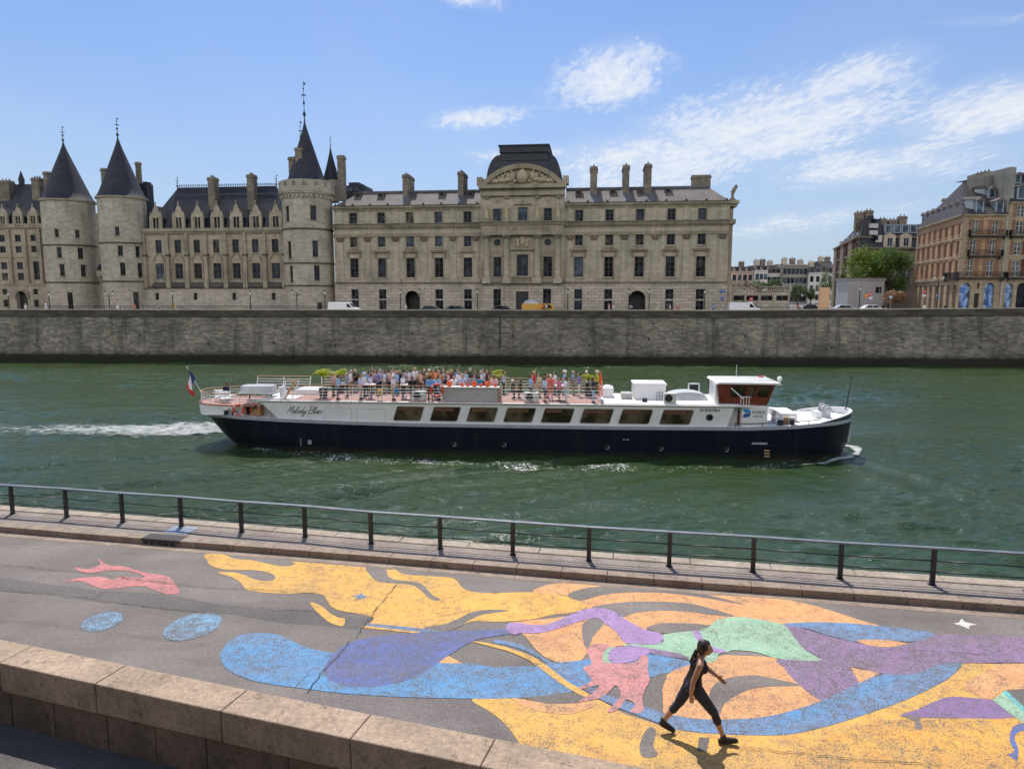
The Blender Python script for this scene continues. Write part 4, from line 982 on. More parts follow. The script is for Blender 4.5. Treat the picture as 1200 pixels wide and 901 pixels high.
for a, b, P_ in ((xa, pav0, flat), (pav1, xb, flat), (pav0, pav1, lambda x, z, d=0: (x, d - .75, z))):
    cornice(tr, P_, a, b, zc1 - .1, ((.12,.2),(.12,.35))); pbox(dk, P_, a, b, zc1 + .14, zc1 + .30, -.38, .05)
    P2 = flat if P_ is flat else (lambda x, z, d=0: (x, d - .95, z))
    if P_ is flat: cornice(tr, P2, a, b, zcap1, ((.3,.2),(.18,.26)))
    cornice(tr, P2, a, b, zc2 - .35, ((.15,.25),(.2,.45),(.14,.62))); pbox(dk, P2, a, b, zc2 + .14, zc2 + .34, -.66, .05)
    for k in range(int((b - a)/.62)):
        x = a + .31 + k*.62; tr.box(x-.1, x+.1, P2(0,0)[1] - .42, P2(0,0)[1], zc2 - .48, zc2 - .35)
    if P_ is flat:
        cornice(tr, flat, a, b, zt - .55, ((.2,.15),(.15,.35),(.22,.55))); pbox(dk, flat, a, b, zt + .02, zt + .2, -.58, .3)
        for k in range(int((b - a)/.55)): x = a + .3 + k*.55; tr.box(x-.09, x+.09, -.33, 0, zt - .68, zt - .55)
pbox(tr, PV, pav0 + .4, pav1 - .4, zcap1, zcap1 + .4, -1.0, .05)
for x0, x1 in ((colx[0]-.8, colx[-1]+.8),): pbox(tr, PV, x0, x1, zcap1, zc2 - .35, -.85, .05)
cxm = X(612.7)
pbox(tr, PV, cxm - 2.2, cxm + 2.2, zc1 + .1, zc1 + .3, -1.0, .05); pbox(tr, PV, cxm - 2.2, cxm - 1.7, zc1 + .3, zc1 + 1.25, -1.0, .05); pbox(tr, PV, cxm + 1.7, cxm + 2.2, zc1 + .3, zc1 + 1.25, -1.0, .05); pbox(tr, PV, cxm - 2.2, cxm + 2.2, zc1 + 1.15, zc1 + 1.3, -1.0, -.7)
for k in range(14): tr.lathe([(.06,0),(.11,.25),(.05,.5),(.08,.85)], (cxm - 1.6 + k*.247, -1.4, zc1 + .3), 6)
heads = MB(); hoods = MB()
def surround(P, r, w_=.2):
    heads.mark()
    pbox(heads, P, r[0]-w_, r[0]-.005, r[2]-.12, r[3]+w_, -.08, .02); pbox(heads, P, r[1]+.005, r[1]+w_, r[2]-.12, r[3]+w_, -.08, .02); pbox(heads, P, r[0], r[1], r[3]+.005, r[3]+w_, -.08, .02); pbox(heads, P, r[0]-w_-.1, r[1]+w_+.1, r[2]-.3, r[2]-.13, -.16, .02)
for i, u in enumerate(left_u + right_u):
    x = X(u); r = rect(u, 1.5, 301.7, 324.8); surround(flat, r); surround(flat, rect(u, 1.35, 247, 260), .16); surround(flat, rect(u, 1.3, 276, 288.3), .13)
    hoods.mark(); zb = r[3] + .95; pbox(hoods, flat, x-1.35, x+1.35, zb, zb + .22, -.42, .02)
    for s_ in (-1, 1): pbox(hoods, flat, x + s_*1.12 - .13, x + s_*1.12 + .13, zb - .95, zb - .01, -.26, .02)
    if i % 2 == 0: gable(hoods, flat, x-1.4, x+1.4, zb + .22, zb + .85, -.40, .02)
    else: pbox(hoods, flat, x-1.42, x+1.42, zb + .225, zb + .36, -.5, .02)
for i in (0, 2, 3, 5): surround(PV, cw[i])
surround(PV, cw[1], .22); surround(PV, cw[4], .3)
heads.mark(); r = cw[1]; gable(heads, PV, r[0]-.75, r[1]+.75, r[3]+.5, r[3]+1.25, -.4, .02)
heads.mark(); r = cw[4]; zb = r[3] + .75; pbox(heads, PV, r[0]-1.0, r[1]+1.0, zb, zb+.25, -.5, .02); gable(heads, PV, r[0]-1.05, r[1]+1.05, zb+.25, zb+1.5, -.3, .02)
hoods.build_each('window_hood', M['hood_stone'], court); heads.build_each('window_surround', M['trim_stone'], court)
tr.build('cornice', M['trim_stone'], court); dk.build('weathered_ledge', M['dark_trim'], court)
def robed(mb, x, y, z, h, lean=0):
    mb.lathe([(.16*h,0),(.17*h,.05*h),(.12*h,.3*h),(.135*h,.5*h),(.10*h,.62*h),(.15*h,.76*h),(.06*h,.84*h),(.04*h,.86*h)], (x, y, z), 8); mb.ball((x, y, z + .93*h), .07*h, .07*h, .085*h, 8)
    mb.cyl((x-.15*h, y, z+.75*h), (x-.12*h-lean, y-.1*h, z+.5*h), .045*h, .035*h, 6); mb.cyl((x+.15*h, y, z+.75*h), (x+.13*h+lean, y-.12*h, z+.55*h), .045*h, .035*h, 6)
st = MB(); ped_ = MB()
for x in colx: st.mark(); ped_.mark(); robed(st, x, -1.1, zc2 + 1.0, 2.5); ped_.box(x-.5, x+.5, -1.55, -.5, zc2 + .25, zc2 + 1.0)
for x in colx: ped_.mark(); capital(ped_, x, -.72, Z(233.5), Z(229.5), .8)
for x in (X(583), X(642)): ped_.mark(); ped_.ball((x, -.6, Z(234)), .55, .15, .55, 10)
st.build_each('statue', M['relief_stone'], court, True); ped_.build_each('pedestal', M['trim_stone'], court)
rl = MB(); zb = r[3] + 1.0; robed(rl, cxm - .75, -.95, zb + .3, 1.5, .1); robed(rl, cxm + .75, -.95, zb + .3, 1.5, .1); rl.ball((cxm, -.9, zb + 1.3), .5, .2, .75, 10)
ax0, ax1 = X(563.5), X(662.5); apx = Z(193.5)
half = (ax1 - ax0)/2; rise = apx - zped; rad = (half**2 + rise**2)/(2*rise); acx, acz = (ax0 + ax1)/2, apx - rad
def arc(k, n, dr=0):
    t0 = math.asin(half/rad); t = -t0 + 2*t0*k/n; return (acx + (rad - dr)*math.sin(t), acz + (rad - dr)*math.cos(t))
tym = MB(); an = 32
for k in range(an):
    a, b = arc(k, an), arc(k+1, an); c, d = arc(k+1, an, .75), arc(k, an, .75)
    tym.hexa([(d[0],-1.5,d[1]),(c[0],-1.5,c[1]),(c[0],.2,c[1]),(d[0],.2,d[1]),(a[0],-1.7,a[1]),(b[0],-1.7,b[1]),(b[0],.2,b[1]),(a[0],.2,a[1])])
    tym.hexa([(c[0]*0+a[0],-.9,zped),(b[0],-.9,zped),(b[0],-.3,zped),(a[0],-.3,zped),(d[0],-.9,max(zped,d[1])),(c[0],-.9,max(zped,c[1])),(c[0],-.3,max(zped,c[1])),(d[0],-.3,max(zped,d[1]))])
pbox(tym, flat, ax0 - .1, ax1 + .1, zped - .35, zped + .25, -1.75, .2); pbox(tym, flat, ax0 + .3, ax1 - .3, zped - 1.5, zped - .9, -1.2, .2)
pbox(tym, flat, ax0 + .3, ax1 - .3, zped - .9, zped - .352, -.9, .2)
for s_, x in ((-1, ax0), (1, ax1)): tym.box(x - .45, x + .45, -1.2, 1.0, zped + .25, zped + 1.6)
tym.build('pediment', M['trim_stone'], court)
rl.lathe([(.05,0),(.75,.3),(1.0,1.2),(.85,1.9),(.3,2.4),(.35,2.7)], (cxm, -1.0, zped + .35), 12)
rr = random.Random(3)
for s_ in (-1, 1):                                                   # reclining lions and figures either side of the shield
    for (dx, dz, rx_, rz_) in ((1.7,1.3,.55,.75),(1.9,2.1,.3,.3),(2.5,.75,.9,.4),(2.4,1.35,.4,.6),(3.5,.7,.75,.45),(3.3,1.3,.35,.35),(4.4,.55,.6,.35),(5.0,.6,.3,.4),(1.2,.5,.4,.35),(4.0,1.0,.25,.3),(5.7,.45,.5,.22),(2.9,1.7,.22,.35)):
        rl.ball((cxm + s_*dx + rr.uniform(-.05,.05), -1.0, zped + .35 + dz), rx_, .35, rz_, 10)
    rl.cyl((cxm + s_*5.2, -1.05, zped + .4), (cxm + s_*4.6, -1.05, zped + 1.5), .16, .12, 7); rl.cyl((cxm + s_*2.9, -1.1, zped + .6), (cxm + s_*3.8, -1.1, zped + 1.2), .14, .1, 7)
rl.build('relief', M['relief_stone'], court, True)
def text_mesh(name, body, size, mat, parent, loc, rot, depth=.01, spacing=1.0, width=None, shear=0):
    cu_ = bpy.data.curves.new(name, 'FONT'); cu_.body = body; cu_.size = size; cu_.extrude = depth; cu_.space_character = spacing; cu_.align_x = 'CENTER'; cu_.align_y = 'CENTER'; cu_.shear = shear; cu_.resolution_u = 3
    tmp = bpy.data.objects.new(name, cu_); COL.objects.link(tmp)
    dg = bpy.context.evaluated_depsgraph_get(); me = bpy.data.meshes.new_from_object(tmp.evaluated_get(dg)); bpy.data.objects.remove(tmp)
    if width:
        ws = [v.co.x for v in me.vertices]; k = width / (max(ws) - min(ws))
        for v in me.vertices: v.co.x *= k
    me.materials.clear(); me.materials.append(M[mat]); o = bpy.data.objects.new(name, me); COL.objects.link(o); o.parent = parent; o.location = loc; o.rotation_euler = rot; return o
text_mesh('inscription', 'COVR DE CASSATION', .85, 'inscription', court, (cxm, -1.425, Z(268.7)), (math.pi/2, 0, 0), .02, 1.15, X(642.5) - X(583))
rf = MB(); e = .35; yr = 4.2; zr = Z(219.5)
def rpoly(p):
    q = [Vector(a) for a in p]; o = q[0]; ux = (q[1] - q[0]).normalized(); nrm = ux.cross(q[2] - q[0]).normalized(); uy = nrm.cross(ux)
    return [((a - o).dot(ux), (a - o).dot(uy)) for a in q]
def rq(mb, *p): mb.poly(p, 0, rpoly(p))
xh0, xh1 = xa + 3.4, xb - 2.8
rf.mark(); rq(rf, (xa,20,zt+.1),(xa,-.3,zt+.1),(xh0,yr,zr),(xh0,16,zr)); rq(rf, (xa,-.3,zt+.1),(pav0,-.3,zt+.1),(pav0,yr,zr),(xh0,yr,zr)); rf.mark(); rq(rf, (pav1,-.3,zt+.1),(xb,-.3,zt+.1),(xh1,yr,zr),(pav1,yr,zr))
rq(rf, (xb,-.3,zt+.1),(xb,20,zt+.1),(xh1,16,zr),(xh1,yr,zr))
rf.build_each('zinc_roof', M['zinc'], court)
rf = MB(); z2 = zr + .75
pbox(rf, flat, xh0, pav0, zr - .02, zr + .35, yr - .15, 16); pbox(rf, flat, pav1, xh1, zr - .02, zr + .35, yr - .15, 16)
rq(rf, (xh0,yr,zr+.352),(pav0,yr,zr+.352),(pav0,10,z2+.4),(xh0,10,z2+.4)); rq(rf, (pav1,yr,zr+.352),(xh1,yr,zr+.352),(xh1,10,z2+.4),(pav1,10,z2+.4))
rf.build('roof_ridge', M['lead'], court)
sk = MB(); sl = MB()
ty = lambda z: -.3 + (z - zt - .1) / (zr - zt - .1) * (yr + .3)
for (u, v) in ((416.8,228.7),(444.5,229.2),(481.6,228.7),(516.3,227.6),(549.4,226.9),(678.1,226.5),(718.4,224.6),(750.4,224.6),(783.5,223.4)):
    sk.mark(); sl.mark(); x = F.x(u, v, 1.8); z = F.z(v, u, 1.8); y = ty(z); sk.box(x-.55, x+.55, y-.55, y+.6, z-.25, z+.5); sl.box(x-.38, x+.38, y-.60, y-.54, z-.12, z+.36)
    sk.box(x-.7, x+.7, y-.7, y+.5, z+.5, z+.58)
sks = sk.build_each('skylight', M['zinc'], court)
for a_, b_ in zip(sks, sl.build_each('pane', M['glass_dark'], court)): b_.parent = a_
ld = MB()
for (u0, u1, v0, yy) in ((471.5,478.5,201.5,2.6),(536.5,543,199.5,2.6),(691.6,699.8,196.6,2.4),(730,737.5,195.8,2.4),(755.5,763.5,195,2.4)):
    x0, x1 = F.x(u0, 210, yy), F.x(u1, 210, yy); z1 = F.z(v0, 620, yy); chimney(court, x0, x1, yy, yy + 4.2, zt, z1, 4)
    ld.mark(); ld.poly([(x0-.4,-.36,zt+.13),(x1+.4,-.36,zt+.13),(x1+.4,yr-.06,zr+.03),(x0-.4,yr-.06,zr+.03)])
ld.build_each('lead_strip', M['lead'], court)
x0, x1 = F.x(811, 208, 8), F.x(833, 208, 8); chimney(court, x0, x1, 8, 9.2, zr, F.z(205.5, 800, 8), 0)
an_ = MB();
for k in range(9):
    for a, b, off_ in ((xa, pav0, .6), (pav1, xb, .6)):
        x = a + off_ + (b - a - 1.2)*k/8; an_.mark(); an_.ball((x, -.45, zt + .32), .24, .14, .24, 8)
an_.build_each('antefix', M['dark_trim'], court)
es = MB(); xx = X(856.5); es.lathe([(.55,0),(.5,.3),(.4,.35)], (xx, .6, zt + .25), 8); robed(es, xx, .6, zt + .5, 1.7); es.prism([(xx+.1, zt+1.0),(xx+.8, zt+2.5),(xx+.5, zt+2.9),(xx-.1, zt+2.0)], 'y', .5, .9); es.build('roof_statue', M['chimney_stone'], court)
dz0, dxl, dxr = Z(219), X(569.5), X(657); dcx = (dxl + dxr)/2; dh = (dxr - dxl)/2; dtop = F.z(183.5, 614, 4); tw = (F.x(640.5, 175, 4) - F.x(588.5, 175, 4))/2
dm = MB(); yc = 5.0; nn = 12; prev = None; dd = 4.4
for k in range(nn + 1):
    t = math.pi/2 * k/nn; hx = tw + (dh - tw)*math.cos(t)**.9 if k < nn else tw; hy = 3.2 + (dd - 3.2)*math.cos(t); z = dz0 + .6 + (dtop - dz0 - .6)*math.sin(t)
    ring = [(dcx-hx, yc-hy, z),(dcx+hx, yc-hy, z),(dcx+hx, yc+hy, z),(dcx-hx, yc+hy, z)]
    if prev:
        for i in range(4):
            j = (i+1) % 4; dm.poly([prev[i], prev[j], ring[j], ring[i]], 0, [(prev[i][0]+prev[i][1], prev[i][2]), (prev[j][0]+prev[j][1], prev[j][2]), (ring[j][0]+ring[j][1], ring[j][2]), (ring[i][0]+ring[i][1], ring[i][2])])
    prev = ring
dm.box(dcx-dh-.2, dcx+dh+.2, yc-dd-.2, yc+dd, dz0-.5, dz0+.62)
dm.build('dome', M['slate'], court)
tp = MB(); zz = F.z(192, 614, 4); ztop = F.z(171.3, 614, 2)
tp.box(dcx-tw-.25, dcx+tw+.25, yc-4.1, yc+4.1, zz, dtop - .35); tp.box(dcx-tw-.05, dcx+tw+.05, yc-3.9, yc+3.9, dtop-.35, dtop+.1); tp.box(dcx-tw-.3, dcx+tw+.3, yc-4.2, yc+4.2, dtop+.1, ztop-.2); tp.box(dcx-tw-.5, dcx+tw+.5, yc-4.4, yc+4.4, ztop-.2, ztop)
tp.build('dome_cap', M['slate'], court)

goth = empty('gothic_wing', F.o, F.a, 'gothic stone wing with seven arched bays, gabled dormers and crested slate roof between round towers', 'building')
gx0, gx1 = X(163), X(340); gz = Z(267.5); gy = 1.0
GP = lambda x, z, d=0: (x, d + gy, z)
bays = [186.4, 208.8, 231, 253.8, 276.5, 299.5, 322.8]; bx = [F.x(u, 300, gy) for u in bays]
zs1 = Z(336.5)
hl, hb = [], []
for u, x in zip(bays, bx):
    hl.append((x-.62, x+.62, Z(293.2), Z(277))); hl.append((x-.78, x+.78, Z(325.7), Z(306.3)))
for u in (185.8, 230.5, 275.9, 321.9): x = F.x(u, 348, gy); hb.append((x-.38, x+.38, Z(352), Z(343.3)))
mb = MB(); wall(mb, GP, gx0, gx1, zs1, gz, hl)
mb.poly([(gx0,gy,G0),(gx0,18,G0),(gx0,18,gz),(gx0,gy,gz)]); mb.poly([(gx1,gy,G0),(gx1,18,G0),(gx1,18,gz),(gx1,gy,gz)])
BT = lambda x, z, d=0: (x, d + gy - .25 - .5*(zs1 - z)/(zs1 - G0), z)
mb.build('wall', M['gothic_stone'], goth)
mb = MB(); wall(mb, BT, gx0, gx1, G0 - .4, zs1, hb, .5); mb.build('battered_base', M['tower_stone'], goth)
for h in hl: window(goth, GP, *h, 1, 1 if h[3]-h[2] < 2.8 else 2, .28, 'frame_dark', bar=.09)
for h in hb: window(goth, BT, *h, 1, 1, .4, 'frame_dark', bar=.04)
mb = MB(); dk = MB()
for u, x in zip(bays, bx):
    mb.mark(); dk.mark()
    za = Z(306.3) + .25
    for i in range(10):                                             # blind pointed arch over the big window
        for q in (-1, 1):
            t0, t1 = i/10, (i+1)/10
            f = lambda t: (x + q*1.05*(1 - t**1.6), za + 1.55*t**.75)
            a, b = f(t0), f(t1); mb.hexa([GP(a[0]-.1,a[1],-.13),GP(a[0]+.1,a[1],-.13),GP(a[0]+.1,a[1],.02),GP(a[0]-.1,a[1],.02),GP(b[0]-.1,b[1]+.1,-.13),GP(b[0]+.1,b[1]+.1,-.13),GP(b[0]+.1,b[1]+.1,.02),GP(b[0]-.1,b[1]+.1,.02)])
    for q in (-1, 1): pbox(mb, GP, x + q*1.05 - .09, x + q*1.05 + .09, zs1 + 1.3, za, -.13, .02)
    pbox(mb, GP, x-.85, x+.85, Z(325.7)-.22, Z(325.7)-.02, -.15, .02)
    pbox(mb, GP, x-.72, x+.72, Z(293.2)-.16, Z(293.2)-.02, -.1, .02)
    pbox(dk, GP, x-1.35, x+1.35, zs1 + .1, zs1 + .35, -.75, .02, zt=zs1 + 1.0)
mb.build_each('window_arch', M['trim_stone'], goth); mb = MB()
bt = [gx0 + .6] + [(a+b)/2 for a, b in zip(bx[:-1], bx[1:])] + [bx[-1] + 1.75]
for x in bt:
    mb.mark(); pbox(mb, GP, x-.33, x+.33, zs1, Z(296), -.55, .02); pbox(mb, GP, x-.25, x+.25, Z(296), gz - .2, -.35, .02); pbox(dk, GP, x-.42, x+.42, Z(297.5), Z(296.3), -.62, .02, zt=Z(294)); pbox(mb, GP, x-.42, x+.42, zs1-.1, zs1 + 1.1, -.68, .02)
    pbox(mb, GP, x-.32, x+.32, Z(279), Z(277), -.48, .02)
mb.build_each('buttress', M['trim_stone'], goth); mb = MB()
cornice(mb, GP, gx0, gx1, gz - .35, ((.18,.2),(.17,.42))); pbox(dk, GP, gx0, gx1, gz, gz + .12, -.5, .3); pbox(dk, GP, gx0, gx1, zs1 - .15, zs1 + .1, -.5, .02)
pbox(mb, GP, gx0, gx1, gz + .12, gz + .75, -.1, .1)
mb.build('cornice', M['trim_stone'], goth); dk.build('weathered_ledge', M['dark_trim'], goth)
def dormer(par, P, x, z0, z1, wd, stone_mat, dep=3.2, wh=None):
    mb = MB(); zw = z0 + (z1 - z0)*.52;
    pbox(mb, P, x-wd/2, x-wd*.24, z0, zw, -.05, .3); pbox(mb, P, x+wd*.24, x+wd/2, z0, zw, -.05, .3); pbox(mb, P, x-wd*.24, x+wd*.24, z0, z0+.25, -.05, .3); pbox(mb, P, x-.06, x+.06, z0+.25, zw, -.02, .2)
    gable(mb, P, x-wd*.46, x+wd*.46, zw, z1, -.12, .35)
    for q in (-1, 1):
        pbox(mb, P, x+q*wd*.44-.17, x+q*wd*.44+.17, z0, zw+.2, -.15, .3); a = Vector(P(x+q*wd*.44, zw+.2, .05)); mb.cyl(a, a+Vector((0,0,.95)), .2, .03, 6)
    a = Vector(P(x, z1-.1, .1)); mb.cyl(a, a+Vector((0,0,.75)), .14, .03, 6); mb.ball(a+Vector((0,0,.45)), .17, .17, .12, 8)
    d_ = mb.build('dormer', M[stone_mat], par)
    rf = MB(); a, b, c = P(x-wd*.42,zw,.3), P(x+wd*.42,zw,.3), P(x,z1-.15,.3); a2, b2, c2 = P(x-wd*.42,zw,dep), P(x+wd*.42,zw,dep), P(x,z1-.15,dep)
    rq(rf, a, c, c2, a2); rq(rf, c, b, b2, c2); lo = P(x-wd*.42,z0,.3); lo2 = P(x-wd*.42,z0,dep*.6); rq(rf, lo, a, a2, lo2); lo = P(x+wd*.42,z0,.3); lo2 = P(x+wd*.42,z0,dep*.6); rq(rf, b, lo, lo2, b2); rf.build('dormer_roof', M['slate'], d_)
    window_p = MB(); window_p.poly([P(x-wd*.24,z0+.2,.18),P(x+wd*.24,z0+.2,.18),P(x+wd*.24,zw,.18),P(x-wd*.24,zw,.18)]); window_p.build('dormer_pane', M['glass_dark'], d_)
for u in [182] + bays[1:]: dormer(goth, GP, F.x(u, 250, gy), gz + .12, Z(232.5), 2.25, 'gothic_stone')
rf = MB(); zr_ = F.z(220, 260, 7); yr_ = 7.0; r0, r1 = F.x(208, 220, 7), F.x(324, 220, 7)
rq(rf, (gx0,gy+.3,gz+.1),(gx1,gy+.3,gz+.1),(r1,yr_,zr_),(r0,yr_,zr_)); rq(rf, (gx1,gy+.3,gz+.1),(gx1,14,gz+.1),(r1,yr_,zr_)); rq(rf, (gx0,14,gz+.1),(gx0,gy+.3,gz+.1),(r0,yr_,zr_)); rq(rf, (gx1,14,gz+.1),(gx0,14,gz+.1),(r0,yr_,zr_),(r1,yr_,zr_))
rf.build('roof', M['slate'], goth)
cr_ = MB(); mb = MB()
cr_.box(r0, r1, yr_-.06, yr_+.06, zr_-.05, zr_+.12); nfl = 44
for k in range(nfl + 1):
    x = r0 + (r1 - r0)*k/nfl; cr_.cyl((x,yr_,zr_+.1),(x,yr_,zr_+.75),.04,.02,4); cr_.ball((x,yr_,zr_+.55),.13,.05,.13,6)
cr_.box(r0, r1, yr_-.03, yr_+.03, zr_+.34, zr_+.40)
finial(cr_, r0, yr_, zr_, 2.2, .8); finial(cr_, r1, yr_, zr_, 2.2, .8); cr_.build('ridge_crest', M['iron_black'], goth)
for u0, u1, v in ((243.2, 251, 207.4), (289.2, 296.8, 205.2)): chimney(goth, F.x(u0,215,4), F.x(u1,215,4), 4, 5.6, gz + 2.5, F.z(v, 260, 4), 3)

lw = empty('left_wing', F.o, F.a, 'gothic stone wing at the left edge with an arched doorway and small dormers', 'building')
lz = Z(258.5); l0, l1 = X(-46), X(56); LP = lambda x, z, d=0: (x, d + .6, z)
lb = [-15.5, 3.7, 22.4, 40.4]; hl = []
for u in lb:
    x = F.x(u, 300, .6)
    if u == 40.4: hl += [(x-.55,x+.55,Z(291),Z(283)),(x-.55,x+.55,Z(277),Z(268.5)),(x+.3-.75,x+.3+.75,Z(326.5),Z(302.8))]
    else:
        w_ = 1.25
        hl += [(x-w_/2,x+w_/2,Z(291.5),Z(283)),(x-w_/2,x+w_/2,Z(277.5),Z(268.5)),(x-w_/2,x+w_/2,Z(327),Z(317.5)),(x-w_/2,x+w_/2,Z(313),Z(303.5))]
ad = F.x(27, 350, .6); al = (ad-1.15, ad+1.15, G0, Z(341))
hl2 = [al]
for u in (7, 43): x = F.x(u, 345, .6); hl2 += [(x-.5,x+.5,Z(345),Z(338)),(x-.5,x+.5,Z(361),Z(352))]
zl1 = Z(333); mb = MB(); wall(mb, LP, l0, l1, zl1, lz, hl); wall(mb, lambda x,z,d=0: (x,d+.35,z), l0, l1, G0-.4, zl1, hl2, .5)
spandrel(mb, lambda x,z,d=0: (x,d+.35,z), al[0], al[1], al[3]-1.3, al[3], pointed=True)
mb.poly([(l0,.35,G0),(l0,16,G0),(l0,16,lz),(l0,.6,lz)])
mb.build('wall', M['gothic_stone'], lw)
for h in hl: window(lw, LP, *h, 1, 0 if h[3]-h[2] < 2 else 2, .28, 'frame_dark', bar=.1)
for h in hl2[1:]: window(lw, lambda x,z,d=0: (x,d+.35,z), *h, 1, 1, .4, bar=.06)
mb = MB(); mb.poly([(al[0],1.2,al[2]),(al[1],1.2,al[2]),(al[1],1.2,al[3]),(al[0],1.2,al[3])]); mb.build('door', M['door_wood'], lw)
mb = MB(); cornice(mb, LP, l0, l1, lz-.35, ((.18,.2),(.17,.42))); pbox(mb, LP, l0, l1, zl1-.1, zl1+.2, -.4, .02); pbox(mb, LP, l0, l1, Z(297.5), Z(296), -.2, .02); pbox(mb, LP, l0, l1, lz, lz+.6, -.05, .15)
mb.build('cornice', M['trim_stone'], lw); mb = MB()
for u in (-25, -6, 13, 31.5, 48.5): mb.mark(); x = F.x(u, 300, .6); pbox(mb, LP, x-.3, x+.3, zl1+.2, lz-.4, -.4, .02); pbox(mb, LP, x-.4, x+.4, zl1+.2, zl1+1.0, -.5, .02)
mb.build_each('buttress', M['trim_stone'], lw); mb = MB()
archivolt(mb, lambda x,z,d=0: (x,d+.35,z), al[0]-.05, al[1]+.05, al[3]-1.35, al[3]+.05, .4, -.2, .02)
mb.build('door_arch', M['trim_stone'], lw)
for u in (-16, 2, 20, 37.5): dormer(lw, LP, F.x(u, 245, .6), lz+.1, Z(232.5), 1.9, 'gothic_stone')
zr_ = F.z(216, 30, 6); rf = MB(); rq(rf, (l0,.9,lz+.1),(l1,.9,lz+.1),(l1,6,zr_),(l0,6,zr_)); rq(rf, (l1,12,lz+.1),(l0,12,lz+.1),(l0,6,zr_),(l1,6,zr_)); rf.build('roof', M['slate'], lw)
for u0, u1, v in ((-2, 10, 211), (36.5, 45.5, 208.5)): chimney(lw, F.x(u0,215,4), F.x(u1,215,4), 4, 5.4, lz+2, F.z(v, 30, 4), 3)
mb = MB(); x = F.x(25, 210, 6); mb.cyl((x,6,zr_-.3),(x,6,zr_+.7),.5,.5,8); mb.cyl((x,6,zr_+.7),(x,6,zr_+2.6),.6,.02,8); mb.build('ridge_turret', M['slate_cone'], lw)

def round_tower(name, label, u0, u1, vtop, vapex, uapex, vring, wincols, cone_w, fin_h, base_door=None, batt=False, cat='tower', mat='tower_stone'):
    eo = EYE - F.o; ex, ey = eo.dot(F.ux), eo.dot(F.uy)
    def bear(u): d = ray(u, 300); return math.atan2(d.dot(F.ux), d.dot(F.uy))
    b0, b1 = bear(u0), bear(u1); bm = (b0 + b1)/2; cy = 1.5; D = (cy - ey)/math.cos(bm); cx = ex + D*math.sin(bm); rad = D*math.sin((b1 - b0)/2)
    t_ = empty(name, F.o, F.a, label, cat)
    P = round_map(cx, cy, rad); half = math.pi*rad; yf = cy - rad
    zt_ = F.z(vtop, (u0+u1)/2, 1.5); zz = lambda v: F.z(v, (u0+u1)/2, yf)
    holes = []
    for (u, v0, v1, wd) in wincols:
        b_ = bear(u); dx_, dy_ = math.sin(b_), math.cos(b_); ox, oy = ex - cx, ey - cy; q_ = ox*dx_ + oy*dy_; dist = -q_ - math.sqrt(max(0, q_*q_ - (ox*ox + oy*oy - rad*rad)))
        s = rad*(math.atan2(oy + dist*dy_, ox + dist*dx_) + math.pi/2); holes.append((s-wd/2, s+wd/2, zz(v1) if v1 < 357 else G0, zz(v0)))
    mb = MB(); wall(mb, P, -half, half, G0-.4, zt_, holes, .4, step=rad*.16); mb.build('wall', M[mat], t_)
    for h in holes: window(t_, P, *h, 1, 1, .32, 'frame_dark', glass='glass_dark', bar=.06)
    mb = MB()
    for v in vring: pbox(mb, P, -half, half, zz(v)-.12, zz(v)+.1, -.2, .02, step=rad*.16)
    mb.build('string_course', M['dark_trim'], t_)
    sil = MB()
    for h in holes: sil.mark(); pbox(sil, P, h[0]-.15, h[1]+.15, h[2]-.2, h[2]-.02, -.14, .02); pbox(sil, P, h[0]-.12, h[1]+.12, h[3]+.02, h[3]+.2, -.08, .02)
    sil.build_each('sill', M['trim_stone'], t_)
    if not batt:
        mb = MB(); pbox(mb, P, -half, half, zt_-.3, zt_, -.3, .02, step=rad*.16); mb.build('cornice', M['trim_stone'], t_); r0 = rad + .25; zc_ = zt_
    else:
        cb_ = MB(); mb = MB(); zb = F.z(223.8, 362, yf); zb2 = F.z(217.5, 362, yf); ztp = F.z(210.5, 362, yf)
        pbox(mb, P, -half, half, zb-.5, zb-.25, -.15, .02, step=rad*.16); pbox(mb, P, -half, half, zb-.25, zb, -.4, .02, step=rad*.16); pbox(mb, P, -half, half, zb, zb2, -.5, -.05, step=rad*.16)
        mb.build('machicolation', M[mat], t_); mb = MB(); nb = 16
        for k in range(nb):
            mb.mark(); a = -half + 2*half*k/nb; pbox(mb, P, a, a + 2*half/nb*.62, zb2+.004, ztp, -.5, -.08, step=rad*.12)
        mb.build_each('merlon', M[mat], t_)
        for k in range(36): pbox(cb_, P, -half + 2*half*k/36, -half + 2*half*k/36 + .22, zb-1.05, zb-.5, -.36, .02)
        cb_.build('corbel_table', M[mat], t_); zc_ = F.z(214, 362, 1.5); r0 = cone_w
    xap, zap = F.x(uapex, vapex, 1.5), F.z(vapex, uapex, 1.5); h = zap - zc_
    mb = MB(); mb.lathe([(r0,0),(r0*.90,h*.05),(r0*.80,h*.14),(r0*.645,h*.30),(r0*.42,h*.54),(r0*.2,h*.77),(r0*.075,h*.91),(.06,h)], (cx, cy, zc_), 40); mb.build('cone_roof', M['slate_cone'], t_, 'auto')
    mb = MB(); finial(mb, cx, cy, zap-.3, fin_h, .9); mb.build('finial', M['iron_black'], t_)
    return t_, cx, cy, rad, zc_
colA = [(68.3,268.6,277.8,.75),(92.8,268.8,278.2,.75),(69.6,290,302,.85),(94.8,290,303,.9),(71.4,309.6,323.5,.85),(96.8,310,324,.9),(78.3,343,360,.85)]
tA = round_tower('round_tower', 'left one of the pair of round stone towers with tall dark cone roofs', 51.5, 116, 236, 166.5, 75.8, (286.6, 330.8), colA, 0, 3.2)
